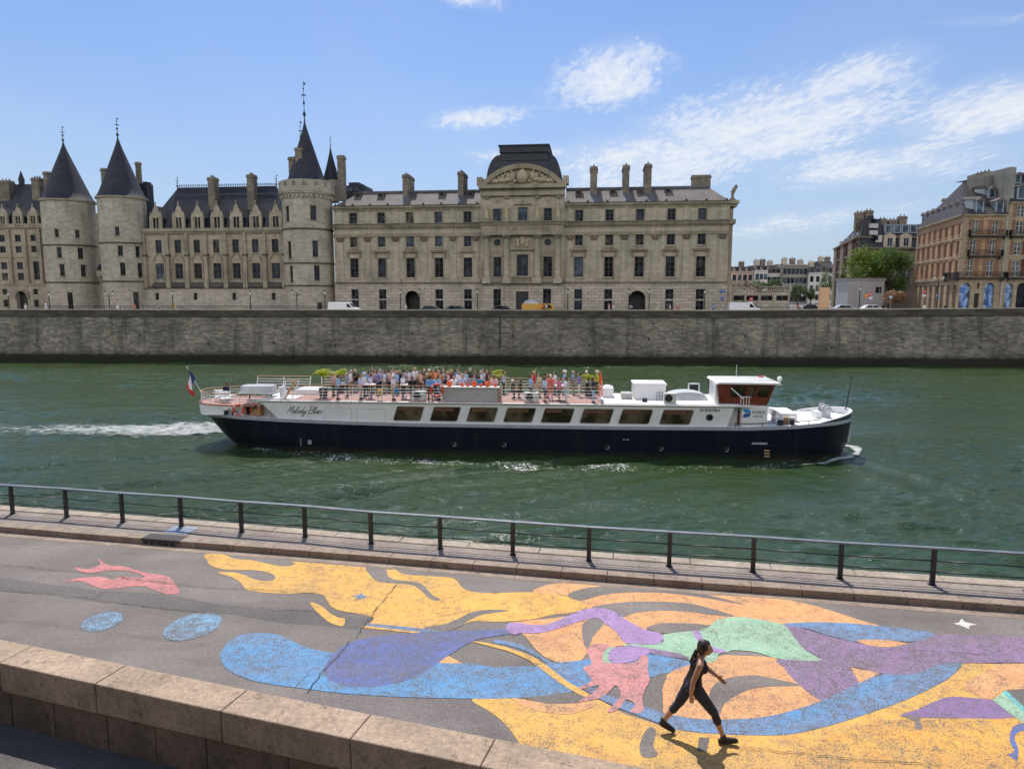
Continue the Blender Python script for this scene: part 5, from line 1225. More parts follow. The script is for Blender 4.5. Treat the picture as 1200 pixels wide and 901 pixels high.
colB = [(139.3,266,276,.7),(141.3,288,300,.85),(162,288,301,.85),(142.8,308,322.5,.85),(163.6,308,325,.95),(156.5,342.5,360,.95)]
tB = round_tower('round_tower', 'right one of the twin round towers, its cone taller, beside the seven bay wing', 117.8, 176, 232.5, 161, 142.4, (284, 329.5), colB, 0, 3.9)
for (t_, u0, u1, v0, y) in ((tA[0], 49.5, 58.5, 201, .5), (tB[0], 117.2, 125.6, 197, .5), (tB[0], 158, 164, 189.5, 5.5)):
    c_ = MB(); a, b = F.x(u0,215,y), F.x(u1,215,y); z1 = F.z(v0, (u0+u1)/2, y); c_.lathe([((b-a)/2,0),((b-a)/2,z1-21-.6),((b-a)/2+.12,z1-21-.5),((b-a)/2+.12,z1-21-.2),((b-a)/2-.05,z1-21)], ((a+b)/2, y+.6, 21), 12); c_.build('chimney', M['chimney_stone'], t_)
mb = MB(); a, b = X(107), X(129); wall(mb, lambda x,z,d=0: (x,d+1.9,z), a, b, G0, Z(241), ((X(115.2), X(118.5), Z(325), Z(317)),)); mb.box(a+.1, b-.1, .9, 2.2, Z(322), Z(313)); mb.build('link_wall', M['gothic_stone'], tA[0])
mb = MB(); rq(mb, (a,.7,Z(314)),(b,.7,Z(314)),(b,2.0,Z(306)),(a,2.0,Z(306))); mb.build('link_roof', M['slate'], tA[0])
mb = MB(); x = F.x(172, 225, 5); mb.box(x-.6, x+.7, 4, 6, 21, F.z(216, 172, 5)); mb.box(x-.4, x+.4, 4.5, 6, F.z(216,172,5), F.z(213.5,172,5)); mb.build('roof_turret', M['slate_cone'], tB[0])
colC = [(369,240.7,257.8,1.05),(370,282,301,1.0),(371,311,328.8,1.0),(338.5,241,259,1.0),(339.5,283,303,.9),(340.5,312,331,.8),(373,355,360,.9)]
tC = round_tower('battlement_tower', 'round stone tower with battlements and a slim dark cone roof beside the court building', 333, 391.5, 214, 141.5, 362.6, (267.5, 308, 334.5), colC, 3.55, 7.2, batt=True)
t_, cx, cy, rad, zc_ = tC
for u0, u1, v0, y in ((338.3, 345.5, 183.8, .2), (346.5, 354.5, 173, -.6)):
    a, b = F.x(u0,200,y), F.x(u1,200,y); chimney(t_, a, b, y, y + 1.2, zc_-1.5, F.z(v0,346,y), 0)
a, b = F.x(395.5,205,3), F.x(402.7,205,3); chimney(t_, a, b, 3, 4.3, zc_-3, F.z(182,400,3), 0)
mb = MB(); x = F.x(388.2,205,5); zb = F.z(211,388,5); zt2 = F.z(172,388,5); mb.lathe([(1.35,-4),(1.35,0)], (x,5,zb), 12); mb.build('turret', M['tower_stone'], t_)
mb = MB(); hh = zt2 - zb; mb.lathe([(1.6,0),(1.3,hh*.12),(.75,hh*.45),(.25,hh*.8),(.05,hh)], (x,5,zb), 16); mb.build('turret_roof', M['slate_cone'], t_, 'auto')
mb = MB(); finial(mb, x, 5, zt2-.2, F.z(162,388,5)-zt2+.6, .5); x = F.x(352, 160, 9); finial(mb, x, 9, F.z(178,352,9), F.z(140,352,9)-F.z(178,352,9), .8); mb.build('spire', M['iron_black'], t_)
mb = MB(); x0, x1 = F.x(403,215,9), F.x(427,215,9); mb.box(x0, x1, 9, 14, 20, F.z(217.5,415,9)); mb.box(x0+.8, x1-1.2, 9.4, 13, F.z(217.5,415,9), F.z(213.5,415,9)); mb.build('rear_roof', M['slate'], t_)
for k in range(2):
    w2 = MB(); xx = F.x(410 + k*9, 221, 9); w2.box(xx-.5, xx+.5, 8.9, 9, F.z(224,415,9), F.z(219.5,415,9)); w2.build('rear_window', M['glass_sky'], t_)
# ================================================================== THE BOAT
b1, b2 = on_z(480, 476.8, 3.14), on_z(795, 480.8, 3.14)
bang = math.atan2(b2.y - b1.y, b2.x - b1.x); HB = 2.53
ux = Vector((math.cos(bang), math.sin(bang), 0)); uy = Vector((-math.sin(bang), math.cos(bang), 0))
bo = b1 + uy * HB; bo = bo + ux * ((EYE - bo).dot(ux));
BF = Frame(bo, bang); NY = -HB; SY = -HB + .16                       # near hull side, near saloon side
bx = lambda u, v=480, y=NY: BF.x(u, v, y)
bz = lambda u, v, y=NY: BF.z(v, u, y)
boat = empty('river_boat', BF.o, BF.a, 'long river cruise boat with black hull, white saloon, open top deck and brown wheelhouse', 'boat')
DECK = 3.5
def interp(tab, x):
    if x <= tab[0][0]: return tab[0][1]
    for (a, p), (b, q) in zip(tab[:-1], tab[1:]):
        if x <= b: return p + (q - p) * (x - a) / (b - a)
    return tab[-1][1]
xst, xbow = bx(238.4, 480, 0), bx(994.8, 490, 0)
sheer = [(xst, bz(248, 488.5, -1.2)), (bx(262), bz(262, 489.8)), (bx(285), bz(285, 491.5)), (bx(326), bz(326, 494.2)), (bx(400), bz(400, 497.3)), (bx(480), bz(480, 499.7)), (bx(720), bz(720, 503.5)), (bx(880), bz(880, 504.6)), (bx(931), bz(931, 502.8)), (bx(962), bz(962, 498, -1.9)), (xbow, bz(994, 490, 0))]
SH = lambda x: interp(sheer, x)
def breadth(d0, d1, ls, lb, B=HB):
    """half breadth from the distances to stern and stem"""
    k = 1.0
    if d0 < ls: k *= max(0, 1 - (1 - max(0, d0) / ls) ** 2.3) ** (1 / 2.1)
    if d1 < lb: k *= max(0, 1 - (1 - max(0, d1) / lb) ** 2.2) ** (1 / 2.0)
    return B * k
levels = [('k', -.7, bx(300), -1.2, 9, 5.5), ('w', 0., bx(276, 511, -.3), -.5, 7, 4.6), ('m', .9, bx(262, 500, -.3), -.12, 5, 4.0), ('s', None, bx(247, 489, -.3), 0, 3.4, 3.6), ('g', .23, bx(240, 485, 0), .0, 3.2, 3.6)]
NT_ = 90; ts = [.5 - .5*math.cos(math.pi*k/NT_) for k in range(NT_ + 1)]
rows = []
for nm, zz, x0, dx, ls, lb in levels:
    x1 = xbow + dx; row = []
    for t in ts:
        x = x0 + (x1 - x0)*t; z = zz if nm in 'kwm' else SH(x) + (0 if nm == 's' else .23)
        row.append((x, breadth(x - x0, x1 - x, ls, lb), z))
    rows.append(row)
hull = MB(); bandm = MB()
for s in (-1, 1):
    for i in range(len(rows) - 1):
        tgt = bandm if i == 3 else hull
        for k in range(NT_):
            a, b, c, d = rows[i][k], rows[i][k+1], rows[i+1][k+1], rows[i+1][k]
            q = [(p[0], s*p[1], p[2]) for p in (a, b, c, d)]
            tgt.add(q if s < 0 else q[::-1], [(0,1,2,3)])
hull.build('hull', M['black_hull'], boat, True); bandm.build('rubbing_strake', M['rubbing_grey'], boat, True)
mb = MB(); g = rows[-1]
for k in range(NT_):
    a, b = g[k], g[k+1]; mb.poly([(a[0],-a[1],a[2]-.02),(b[0],-b[1],b[2]-.02),(b[0],b[1],b[2]-.02),(a[0],a[1],a[2]-.02)])
mb.build('gunwale_deck', M['deck_white'], boat)
xb0 = bx(958, 495, -2.2); bw = MB(); bi = MB(); wl = MB()
bowrow = [p for p in g if p[0] > xb0 - .01]
topz = lambda x: SH(x) + .23 + max(0, (x - xb0)/(xbow - xb0))**.8 * (bz(994.5, 478.5, 0) - SH(xbow) - .23)
for s in (-1, 1):
    for a, b in zip(bowrow[:-1], bowrow[1:]):
        w_ = .09
        o_ = lambda p, zz, dw: (p[0] - (dw if p[1] < 1.2 else dw*.3), s*max(0, p[1]-dw), zz)
        bw.add([o_(a,a[2],-.012),o_(b,b[2],-.012),o_(b,topz(b[0])-.05,-.012),o_(a,topz(a[0])-.05,-.012)], [(0,1,2,3)])
        bi.add([o_(a,a[2],w_),o_(b,b[2],w_),o_(b,topz(b[0])-.05,w_),o_(a,topz(a[0])-.05,w_)], [(3,2,1,0)])
        bi.hexa([o_(a,topz(a[0])-.05,-.03),o_(b,topz(b[0])-.05,-.03),o_(b,topz(b[0])-.05,w_+.03),o_(a,topz(a[0])-.05,w_+.03),o_(a,topz(a[0]),-.03),o_(b,topz(b[0]),-.03),o_(b,topz(b[0]),w_+.03),o_(a,topz(a[0]),w_+.03)])
bw.build('bulwark', M['navy_paint'], boat, True); bi.build('bulwark_lining', M['white_paint'], boat)
mb = MB()
fr = [p for p in g if bx(852) < p[0] < xb0 + .3]
for s in (-1, 1):
    mb.tube([(p[0], s*(p[1]-.06), p[2]+.22) for p in fr], .025, 6)
    for p in fr[::3]: mb.cyl((p[0], s*(p[1]-.06), p[2]-.02), (p[0], s*(p[1]-.06), p[2]+.22), .025, None, 6)
mb.build('toe_rail', M['rail_steel'], boat)
sx0t, sx0b, sx1t, sx1b = bx(303.4,466.6,SY), bx(326,492.6,SY), bx(861,480,SY), bx(852,500,SY)
sal = MB(); RIM = DECK - .10
for s in (-1, 1):
    n_ = 40; y = s*abs(SY)
    for k in range(n_):
        t0, t1 = k/n_, (k+1)/n_
        xb_0, xb_1 = sx0b + (sx1b-sx0b)*t0, sx0b + (sx1b-sx0b)*t1; xt_0, xt_1 = sx0t + (sx1t-sx0t)*t0, sx0t + (sx1t-sx0t)*t1
        sal.poly([(xb_0,y,SH(xb_0)+.2),(xb_1,y,SH(xb_1)+.2),(xt_1,y,RIM),(xt_0,y,RIM)])
for xb_, xt_ in ((sx0b, sx0t), (sx1b, sx1t)): sal.poly([(xb_,SY,SH(xb_)+.2),(xb_,-SY,SH(xb_)+.2),(xt_,-SY,RIM),(xt_,SY,RIM)])
sal.build('saloon', M['white_side'], boat)
WIN = [(461,497),(504,540),(546.7,583.5),(590,628),(634,673),(679.5,719),(725,765),(773,813)]
def rounded(pts, r, n=4):
    out = []
    for i in range(len(pts)):
        p, a, b = Vector(pts[i]), Vector(pts[i-1]), Vector(pts[(i+1) % len(pts)])
        d0, d1 = (a - p).normalized()*r, (b - p).normalized()*r
        for k in range(n + 1):
            t = k/n; out.append(tuple((p + d0)*(1-t)**2 + p*2*t*(1-t) + (p + d1)*t*t))
    return out
wzt, wzb = 3.13, 2.20
for i, (u0, u1) in enumerate(WIN):
    for s in (-1, 1):
        y = s*abs(SY); sl_ = .28; x0, x1 = bx(u0, 485, SY) + .0, bx(u1, 485, SY)
        q = rounded([(x0,wzb),(x1-sl_,wzb),(x1,wzt),(x0+sl_,wzt)], .12)
        mb = MB(); mb.prism(rounded([(x0-.06,wzb-.05),(x1-sl_+.02,wzb-.05),(x1+.06,wzt+.05),(x0+sl_-.02,wzt+.05)], .14), 'y', y + s*.004, y + s*.018); fr_ = mb.build('window', M['grey_panel'], boat)
        mb = MB(); mb.prism(q, 'y', y + s*.010, y + s*.024); mb.build('pane', M['boat_glass'], fr_)
        mb = MB(); cut = .55 if i % 2 == 0 else .72
        xa_, xb_ = x0 + sl_*.72 + .1, x0 + sl_ + (x1-x0-sl_)*cut
        if s < 0: mb.prism([(xa_,wzt-.27),(xb_,wzt-.27),(xb_+.05,wzt-.05),(xa_+.07,wzt-.05)], 'y', y - .0285, y - .0255); mb.build('blind', M['blind_brown'], fr_)
mb = MB()
for u0, u1 in ((380,412),(418,452)):
    xa_, xb_ = bx(u0,480,SY), bx(u1,480,SY)
    for z in (2.05, 2.95): mb.box(xa_, xb_, SY-.006, SY-.001, z-.012, z+.012)
    for x in (xa_, xb_): mb.box(x-.012, x+.012, SY-.006, SY-.001, 2.05, 2.95)
mb.build('hatch_seam', M['grey_panel'], boat)
xd0, xd1, xr1 = bx(300,468), bx(706,473), bx(862,480)
mb = MB(); mb.box(xd0, xr1, -HB-.02, HB+.02, RIM, DECK-.03);
mb.prism([(xr1,-HB-.02),(xr1+.9,-HB-.02),(xr1+1.35,-HB+.35),(xr1+1.35,HB-.35),(xr1+.9,HB+.02),(xr1,HB+.02)], 'z', RIM, DECK-.03)
bevel(mb.build('deck_rim', M['white_paint'], boat), .02)
mb = MB(); mb.box(xd0+.6, xd1, -HB+.22, HB-.22, DECK-.04, DECK); mb.build('top_deck', M['deck_pink'], boat)
mb = MB(); mb.box(xd1+.02, xr1+.3, -HB+.12, HB-.12, DECK-.035, DECK+.03); bevel(mb.build('roof', M['deck_white'], boat), .02)
xs1 = bx(296, 480); PLZ = 2.98
st_rows = []
stern = MB(); n_ = 40
srow = lambda z, grow: [(xst + grow + (xs1 - xst - grow)*(.5-.5*math.cos(math.pi*k/n_*.5))*1.0/.5, z) for k in range(n_+1)]
def sring(x0, ls, zf, inset=1.0):
    out = []
    for k in range(n_ + 1):
        x = x0 + (xs1 - x0)*(k/n_)**1.7; out.append((x, breadth(x - x0, 99, ls, 1)*(1 - (1 - inset)*min(1, k/n_*2)), zf(x)))
    return out
r0 = sring(bx(240,485,0), 3.2, lambda x: SH(x)+.20, .80); r1 = sring(xst, 3.6, lambda x: PLZ, .88)
for s in (-1, 1):
    for k in range(n_):
        q = [(r0[k][0], s*r0[k][1], r0[k][2]), (r0[k+1][0], s*r0[k+1][1], r0[k+1][2]), (r1[k+1][0], s*r1[k+1][1], r1[k+1][2]), (r1[k][0], s*r1[k][1], r1[k][2])]
        if r0[k+1][0] > bx(284) and s < 0: continue
        stern.add(q if s < 0 else q[::-1], [(0,1,2,3)])
stern.build('stern_counter', M['white_paint'], boat, True)
mb = MB(); mb.prism([(p[0], -p[1]-.03) for p in r1] + [(p[0], p[1]+.03) for p in reversed(r1)], 'z', PLZ, PLZ+.09); mb.build('stern_platform', M['deck_pink'], boat)
mb = MB()                                                            # things seen in the open side deck: bulkheads, door, steps
mb.box(bx(282,480), bx(326,480), -1.55, -1.45, SH(bx(300)), RIM-.01); mb.box(bx(281), bx(282), -HB+.15, -1.5, SH(bx(281)), PLZ)
mb.build('bulkhead', M['cream_paint'], boat)
mb = MB(); mb.box(bx(288.5,480,-1.6), bx(294,480,-1.6), -1.62, -1.56, SH(bx(290))+.2, PLZ-.15); mb.build('door', M['door_wood'], boat)
mb = MB();
for k in range(3): mb.box(bx(290)+.28*k, bx(302), -2.2, -1.63, SH(bx(290))+.22+.22*k, SH(bx(290))+.22+.22*(k+1))
mb.build('steps', M['wood_rail'], boat)
mb = MB(); mb.box(bx(316,480,-1.7), bx(321.5,480,-1.7), -1.8, -1.7, 2.75, 3.15); mb.build('locker', M['red_door'], boat)
mb = MB(); mb.cyl((bx(309),-2.2,SH(0)+.4),(bx(318),-1.8,3.0),.04,None,6); mb.cyl((bx(312),-2.2,SH(0)+.4),(bx(321),-1.8,3.0),.04,None,6); mb.box(bx(318),bx(325),-2.3,-1.9,SH(0)+.3,SH(0)+.75); mb.build('gangway', M['grey_panel'], boat)
def bollard(x, y, z, h=.42, r=.16):
    mb = MB(); mb.lathe([(r*1.25,0),(r*1.25,.04),(r,.06),(r,h*.75)], (x,y,z), 14); c = mb.build('bollard', M['navy_paint'], boat, 'auto')
    mb = MB(); mb.lathe([(r*1.02,h*.72),(r*1.3,h*.8),(r*1.3,h),(.001,h)], (x,y,z), 14); mb.build('bollard_cap', M['cream_paint'], c, 'auto')
for u, v in ((265, 487), (274, 488)): x = bx(u, v, -2.3); bollard(x, -2.28, SH(x)+.2, .40, .14)
for u, v in ((913.5, 499), (927.5, 499)): x = bx(u, v, -2.0); bollard(x, -2.05, SH(x)+.2, .5, .17)
mb = MB(); x = bx(921,498,-2); mb.box(x-.16, x+.16, -2.0, -1.8, SH(x)+.2, SH(x)+.65); mb.build('locker', M['wood_rail'], boat)
bx0, bx1 = bx(869.5,490,SY), bx(899.5,490,SY)
mb = MB(); z0 = SH(bx0)+.2; mb.box(bx0, bx1, SY, -SY, z0, RIM+.04); mb.box(bx(852,490), bx0, -1.6, 1.6, z0, RIM); bevel(mb.build('forward_cabin', M['white_paint'], boat), .03)
mb = MB(); mb.box(bx(864.5,490,-1.7), bx(869.3,490,-1.7), -1.72, -1.6, z0+.02, RIM-.35); mb.build('cabin_door', M['red_door'], boat)
zr0, zr1 = bz(870, 450.3, -2.2), bz(870, 448, -2.2)
wx0, wx1, wx2, wx3 = bx(838,470,-2), bx(905.5,478,-2), bx(911,452,-2), bx(835.5,452,-2)
wh = MB(); wy = 1.95; wz0, wz1 = DECK, zr0
def wp(x, y, z): return (x, y, z)
glass_u = ((853, 893),)
for s in (-1, 1):
    y0, y1 = (-1.95, -2.07) if s < 0 else (.95, 1.07)
    xL0, xL1, xR0, xR1 = bx(842.5,478,-2), bx(840.5,450,-2), bx(899,478,-2), bx(909,451,-2)
    za, zb_ = wz0 + (wz1-wz0)*.36, wz0 + (wz1-wz0)*.88
    f = lambda t, z: ((xL0 + (xR0-xL0)*t) + ((xL1-xL0) + ((xR1-xR0)-(xL1-xL0))*t)*(z-wz0)/(wz1-wz0), y0 + (y1-y0)*(z-wz0)/(wz1-wz0), z)
    cuts = [0, .22, .52, .56, .70, .735, .95, 1]
    wh.poly([f(0,wz0-.1),f(1,wz0-.1),f(1,za),f(0,za)]); wh.poly([f(0,zb_),f(1,zb_),f(1,wz1),f(0,wz1)])
    for i in range(0, len(cuts)-1, 2): wh.poly([f(cuts[i],za),f(cuts[i+1],za),f(cuts[i+1],zb_),f(cuts[i],zb_)])
    for i in range(1, len(cuts)-1, 2):
        gm = MB(); p = [Vector(f(cuts[i],za)),Vector(f(cuts[i+1],za)),Vector(f(cuts[i+1],zb_)),Vector(f(cuts[i],zb_))]; p = [(q.x, q.y - s*.05, q.z) for q in p]; gm.poly(p); gm.build('wheelhouse_pane', M['boat_glass'], boat)
xR0, xR1 = bx(899,478,-2), bx(909,451,-2)
for za_, zb2_, tgt in ((wz0-.1, wz0+(wz1-wz0)*.36, wh), (wz0+(wz1-wz0)*.88, wz1, wh)):
    g_ = lambda z: xR0 + (xR1-xR0)*(z-wz0)/(wz1-wz0); tgt.poly([(g_(za_),-1.95,za_),(g_(za_),.95,za_),(g_(zb2_),1.05,zb2_),(g_(zb2_),-2.05,zb2_)])
za, zb_ = wz0+(wz1-wz0)*.36, wz0+(wz1-wz0)*.88
for k in range(5):
    y = -1.95 + 2.9*k/4; wh.hexa([(g_(za)-.05,y-.06,za),(g_(za)+.0,y-.06,za),(g_(za)+.0,y+.06,za),(g_(za)-.05,y+.06,za),(g_(zb_)-.05,y-.06,zb_),(g_(zb_),y-.06,zb_),(g_(zb_),y+.06,zb_),(g_(zb_)-.05,y+.06,zb_)])
wh.build('wheelhouse', M['mahogany'], boat)
gm = MB(); gm.poly([(g_(za)-.04,-1.95,za),(g_(za)-.04,.95,za),(g_(zb_)-.04,.95,zb_),(g_(zb_)-.04,-1.95,zb_)]); gm.build('wheelhouse_pane', M['boat_glass'], boat)
mb = MB(); mb.box(bx(842,478,-2)-.06, bx(842,478,-2)+.02, -1.9, .9, DECK, wz1); mb.box(bx(839.5,478), bx(842,478), -1.9, -1.5, DECK+.1, wz1-.1); mb.build('wheelhouse_back', M['white_paint'], boat)
mb = MB(); rx0, rx1 = bx(840.5,450,-2.3), bx(916.5,450,-2.3); mb.prism([(rx0,wz1),(rx1,wz1-.02),(rx1-.1,wz1+.12),(rx0+.1,wz1+.14)], 'y', -2.3, 1.3)
for y in (-1.6,-.8,.0,.8): mb.box(rx0+.1, rx1-.2, y-.03, y+.03, wz1+.12, wz1+.19)
mb.box(rx0-.25, rx0+.1, -2.3, -2.1, wz1-.02, wz1+.05); bevel(mb.build('wheelhouse_roof', M['white_paint'], boat), .03)
mb = MB(); x = bx(911,444,0); mb.ball((x-.2,-1.2,wz1+.26),.17,.17,.17,12); mb.cyl((x-.2,-1.2,wz1+.05),(x-.2,-1.2,wz1+.2),.08,None,8); mb.build('radar_dome', M['white_paint'], boat, True)
mb = MB(); mb.cyl((x-1.0,.5,wz1+.08),(x-1.0,.5,wz1+.2),.04,None,6); mb.cyl((x-1.15,.5,wz1+.2),(x-.8,.5,wz1+.2),.03,.07,8); mb.build('horn', M['buoy_red'], boat)
mb = MB(); xx = bx(862.8,440,.5); mb.cyl((xx,.5,wz1+.1),(xx,.5,wz1+1.0),.022,None,6); mb.build('aerial', M['grey_panel'], boat)
mb = MB(); mb.cyl((bx(857,453,-2.2),-2.15,wz1-.25),(bx(871,467,-2.3),-2.3,DECK+.4),.035,None,8); mb.build('awning_strut', M['white_paint'], boat)
mb = MB()
for k in range(4): a_ = bx(868+k*3.2,470,-2.35); mb.cyl((a_,-2.4,DECK-.03),(a_,-2.4,DECK+.55),.022,None,6)
mb.tube([(bx(868,468,-2.4),-2.4,DECK+.55),(bx(878,468,-2.4),-2.4,DECK+.55),(bx(881,468,-2.2),-2.0,DECK+.5)],.025,6); mb.build('wing_rail', M['white_paint'], boat)
mb = MB(); mb.lathe([(.17,-.05),(.19,0),(.17,.05)], (0,0,0), 12); x = bx(845,467,-2.05); mb.v = [(a+x, c-2.1, b_+DECK+.32) for a, b_, c in [(q[0], q[1], q[2]) for q in mb.v]]; mb.build('side_lamp', M['vent_black'], boat)
def disc(u, v, r, mats, y=SY, name='porthole'):
    x, z = BF.loc(u, v, y); mb = MB(); mb.cyl((x,y-.03,z),(x,y+.02,z),r,r,20); c = mb.build(name, M[mats[0]], boat); mb = MB(); mb.cyl((x,y-.036,z),(x,y,z),r*.78,r*.78,20); mb.build('pane', M[mats[1]], c)
disc(831.5, 489, .22, ('rail_steel','glass_dark'))
for u, v in ((531.5,520),(590,520.5),(711,523.5),(774,525),(850.7,526.5)):
    x, z = BF.loc(u, v, NY); mb = MB()
    for k in range(9):
        a, c = R(-110 + 16*k), R(-94 + 16*k); mb.cyl((x+.16*math.cos(a),NY-.012,z+.16*math.sin(a)),(x+.16*math.cos(c),NY-.012,z+.16*math.sin(c)),.018,None,6)
    c = mb.build('scuttle', M['silver'], boat); mb = MB(); mb.cyl((x,NY-.012,z),(x,NY+.02,z),.15,None,18); mb.build('pane', M['vent_black'], c)
mb = MB()
for k in range(4):
    x, z = BF.loc(898.5, 528 + k*3.3, NY)
    if z > .05: mb.box(x-.16, x+.02, NY-.02, NY-.005, z-.04, z+.05); mb.box(x+.04, x+.18, NY-.02, NY-.005, z-.04, z+.05)
mb.build('draught_mark', M['tan_board'], boat)
x0, z0_ = BF.loc(881, 519.5, NY); x1, _ = BF.loc(899, 519.5, NY); mb = MB(); mb.box(x0, x1, NY-.05, NY+.02, z0_-.05, z0_+.07); mb.build('overflow_vent', M['rubbing_grey'], boat); mb = MB(); mb.box(x0-.2, x1+.6, NY-.04, NY+.02, z0_-.13, z0_-.06); mb.build('fender_bar', M['navy_paint'], boat)
mb = MB(); x, z = BF.loc(363, 518, NY); mb.box(x-.12, x+.12, NY-.02, NY, z-.14, z+.14); mb.box(x-.65, x-.6, NY-.02, NY, z-.25, z+.25); mb.build('hull_plate', M['rubbing_grey'], boat)
mb = MB(); x, z = BF.loc(732, 515, NY); mb.box(x-.1, x+.0, NY-.02, NY, z-.04, z+.04); mb.box(x+.1, x+.3, NY-.02, NY, z-.03, z+.03); mb.build('hull_number', M['rubbing_grey'], boat)
ax = xbow - .32; mb = MB(); ay = -.75; mb.hexa([(ax-.35,ay-.18,.95),(ax+.1,ay-.1,.85),(ax+.15,ay+.1,.85),(ax-.3,ay,.95),(ax-.25,ay-.14,1.25),(ax+.2,ay-.02,1.55),(ax+.22,ay+.1,1.55),(ax-.2,ay,1.25)]); mb.cyl((ax-.05,ay-.1,1.0),(ax+.12,ay-.0,1.75),.06,None,8); mb.build('anchor', M['silver'], boat)
mb = MB(); x0, x1 = bx(916,495,-1.3), bx(934,495,-1.3); z0 = SH(x0)+.2; mb.box(x0, x1, -1.3, 1.2, z0, bz(916,485.6,-1.3)); mb.box(x0-.05, x1+.05, -1.36, 1.26, bz(916,485.6,-1.3), bz(916,485.6,-1.3)+.07); bevel(mb.build('deck_house', M['white_paint'], boat), .03)
mb = MB(); x0, x1 = bx(962.5,490,-.4), bx(973,490,-.4); z0 = SH(x0)+.2
for yy in (-.5, .3): mb.prism([(x0,z0-.1),(x1,z0-.1),(x1-.06,z0+.7),(x1-.18,z0+.85),(x0+.18,z0+.85),(x0+.06,z0+.7)], 'y', yy, yy+.16)
mb.cyl((x0+.3,-.6,z0+.55),(x0+.3,.55,z0+.55),.2,None,14); mb.cyl((x0+.3,-.8,z0+.55),(x0+.3,-.6,z0+.55),.24,None,14); mb.build('anchor_winch', M['silver'], boat)
mb = MB(); mb.box(bx(955,493,-.6), bx(962,493,-.6), -.7, .2, z0, z0+.42); bevel(mb.build('locker', M['white_paint'], boat), .02); mb = MB(); mb.box(bx(903,494,.2), bx(907,494,.2), .2, 1.0, z0, z0+.45); bevel(mb.build('locker', M['white_paint'], boat), .02)
mb = MB(); mb.cyl((bx(904,490,-1.2),-1.6,z0-.05),(bx(904,490,-1.2)+.25,-1.2,z0+.5),.14,.10,10); mb.cyl((bx(906,490,-1.2),-1.3,z0-.05),(bx(907,490,-1.2),-1.0,z0+.35),.12,.10,10); mb.build('vent_cowl', M['grey_panel'], boat)
mb = MB(); p0 = (xbow-.25,0,topz(xbow)-.1); mb.cyl(p0,(bx(998.6,441,0),0,bz(998.6,441,0)),.04,.02,6); mb.ball((bx(998.6,441,0),0,bz(998.6,441,0)),.07,None,None,8); mb.build('jackstaff', M['rail_steel'], boat)
def bbox(name, u0, u1, v0, v1, y0, y1, mat, bev=.03, z0=None, extra=None):
    x0, x1 = bx(u0, v1, y0), bx(u1, v1, y0); zt_ = bz(u0, v0, y0); zb_ = DECK + .03 if z0 is None else z0
    mb = MB(); mb.box(x0, x1, y0, y1, zb_, zt_);
    if extra: extra(mb, x0, x1, y0, y1, zb_, zt_)
    return bevel(mb.build(name, M[mat], boat), bev)
lid = lambda mb, x0, x1, y0, y1, zb_, zt_: mb.box(x0-.06, x1+.06, y0-.06, y1+.06, zt_-.12, zt_+.03)
bbox('machinery_box', 743, 780, 449.5, 465, -.5, 1.4, 'white_paint', .03, None, lid)
bbox('hatch_box', 706, 719, 454.5, 460, .2, 1.6, 'white_paint'); bbox('hatch_box', 709, 715.5, 452.2, 455, .5, 1.3, 'white_paint')
bbox('skylight_box', 728.5, 741, 461, 464, -.6, .5, 'grey_panel', .05); bbox('vent_box', 753, 758.5, 466.8, 470.5, -1.7, -1.4, 'vent_black', .01)
mb = MB(); xa_, xb_ = bx(780,458,0), bx(829,458,0)
for k in range(12):
    t0, t1 = k/12, (k+1)/12; f = lambda t: .55*math.sin(math.pi*min(1, max(0, t)))**.35 + .02
    mb.hexa([(xa_+(xb_-xa_)*t0,-.9,DECK),(xa_+(xb_-xa_)*t1,-.9,DECK),(xa_+(xb_-xa_)*t1,1.3,DECK),(xa_+(xb_-xa_)*t0,1.3,DECK),(xa_+(xb_-xa_)*t0,-.6,DECK+f(t0)),(xa_+(xb_-xa_)*t1,-.6,DECK+f(t1)),(xa_+(xb_-xa_)*t1,1.0,DECK+f(t1)),(xa_+(xb_-xa_)*t0,1.0,DECK+f(t0))])
mb.build('tarpaulin_cover', M['tarp_grey'], boat)
mb = MB(); xa_, xb_ = bx(806.5,452,1.6), bx(820,452,1.6); za, zb_ = bz(806,455,1.6)-.2, bz(806,449,1.6); mb.box(xa_, xb_, 1.6, 1.75, zb_-.08, zb_); mb.box(xa_, xa_+.08, 1.6, 1.75, DECK, zb_); mb.box(xb_-.08, xb_, 1.6, 1.75, DECK, zb_); mb.build('panel_frame', M['white_paint'], boat); mb = MB(); mb.box(xa_+.08, xb_-.08, 1.64, 1.7, DECK+.1, zb_-.08); mb.build('panel', M['vent_black'], boat)
def ac(u0, u1, v0, v1, y0=-2.3):
    x0, x1 = bx(u0, v1, y0), bx(u1, v1, y0); zt_ = bz(u0, v0, y0)
    mb = MB(); mb.box(x0, x1, y0, y0+.4, DECK+.08, zt_); mb.box(x0+.1, x0+.18, y0, y0+.4, DECK, DECK+.08); mb.box(x1-.18, x1-.1, y0, y0+.4, DECK, DECK+.08); c = bevel(mb.build('air_conditioner', M['ac_case'], boat), .02)
    mb = MB(); xc, zc = x0 + (x1-x0)*.38, (DECK+.08+zt_)/2; mb.cyl((xc,y0-.012,zc),(xc,y0+.05,zc),(zt_-DECK)*.36,None,22); mb.build('fan_grille', M['vent_black'], c)
ac(483, 498.5, 458.3, 469); ac(614, 631, 460, 471); ac(778, 792.5, 461, 472.5)
mb = MB(); x0, x1 = bx(760,464,-.55), bx(779,464,-.55)
for k in range(4): mb.cyl((x0+(x1-x0)*(.5+k/6.),-.7,DECK),(x0+(x1-x0)*(.5+k/6.),-.7,DECK+.55),.018,None,5)
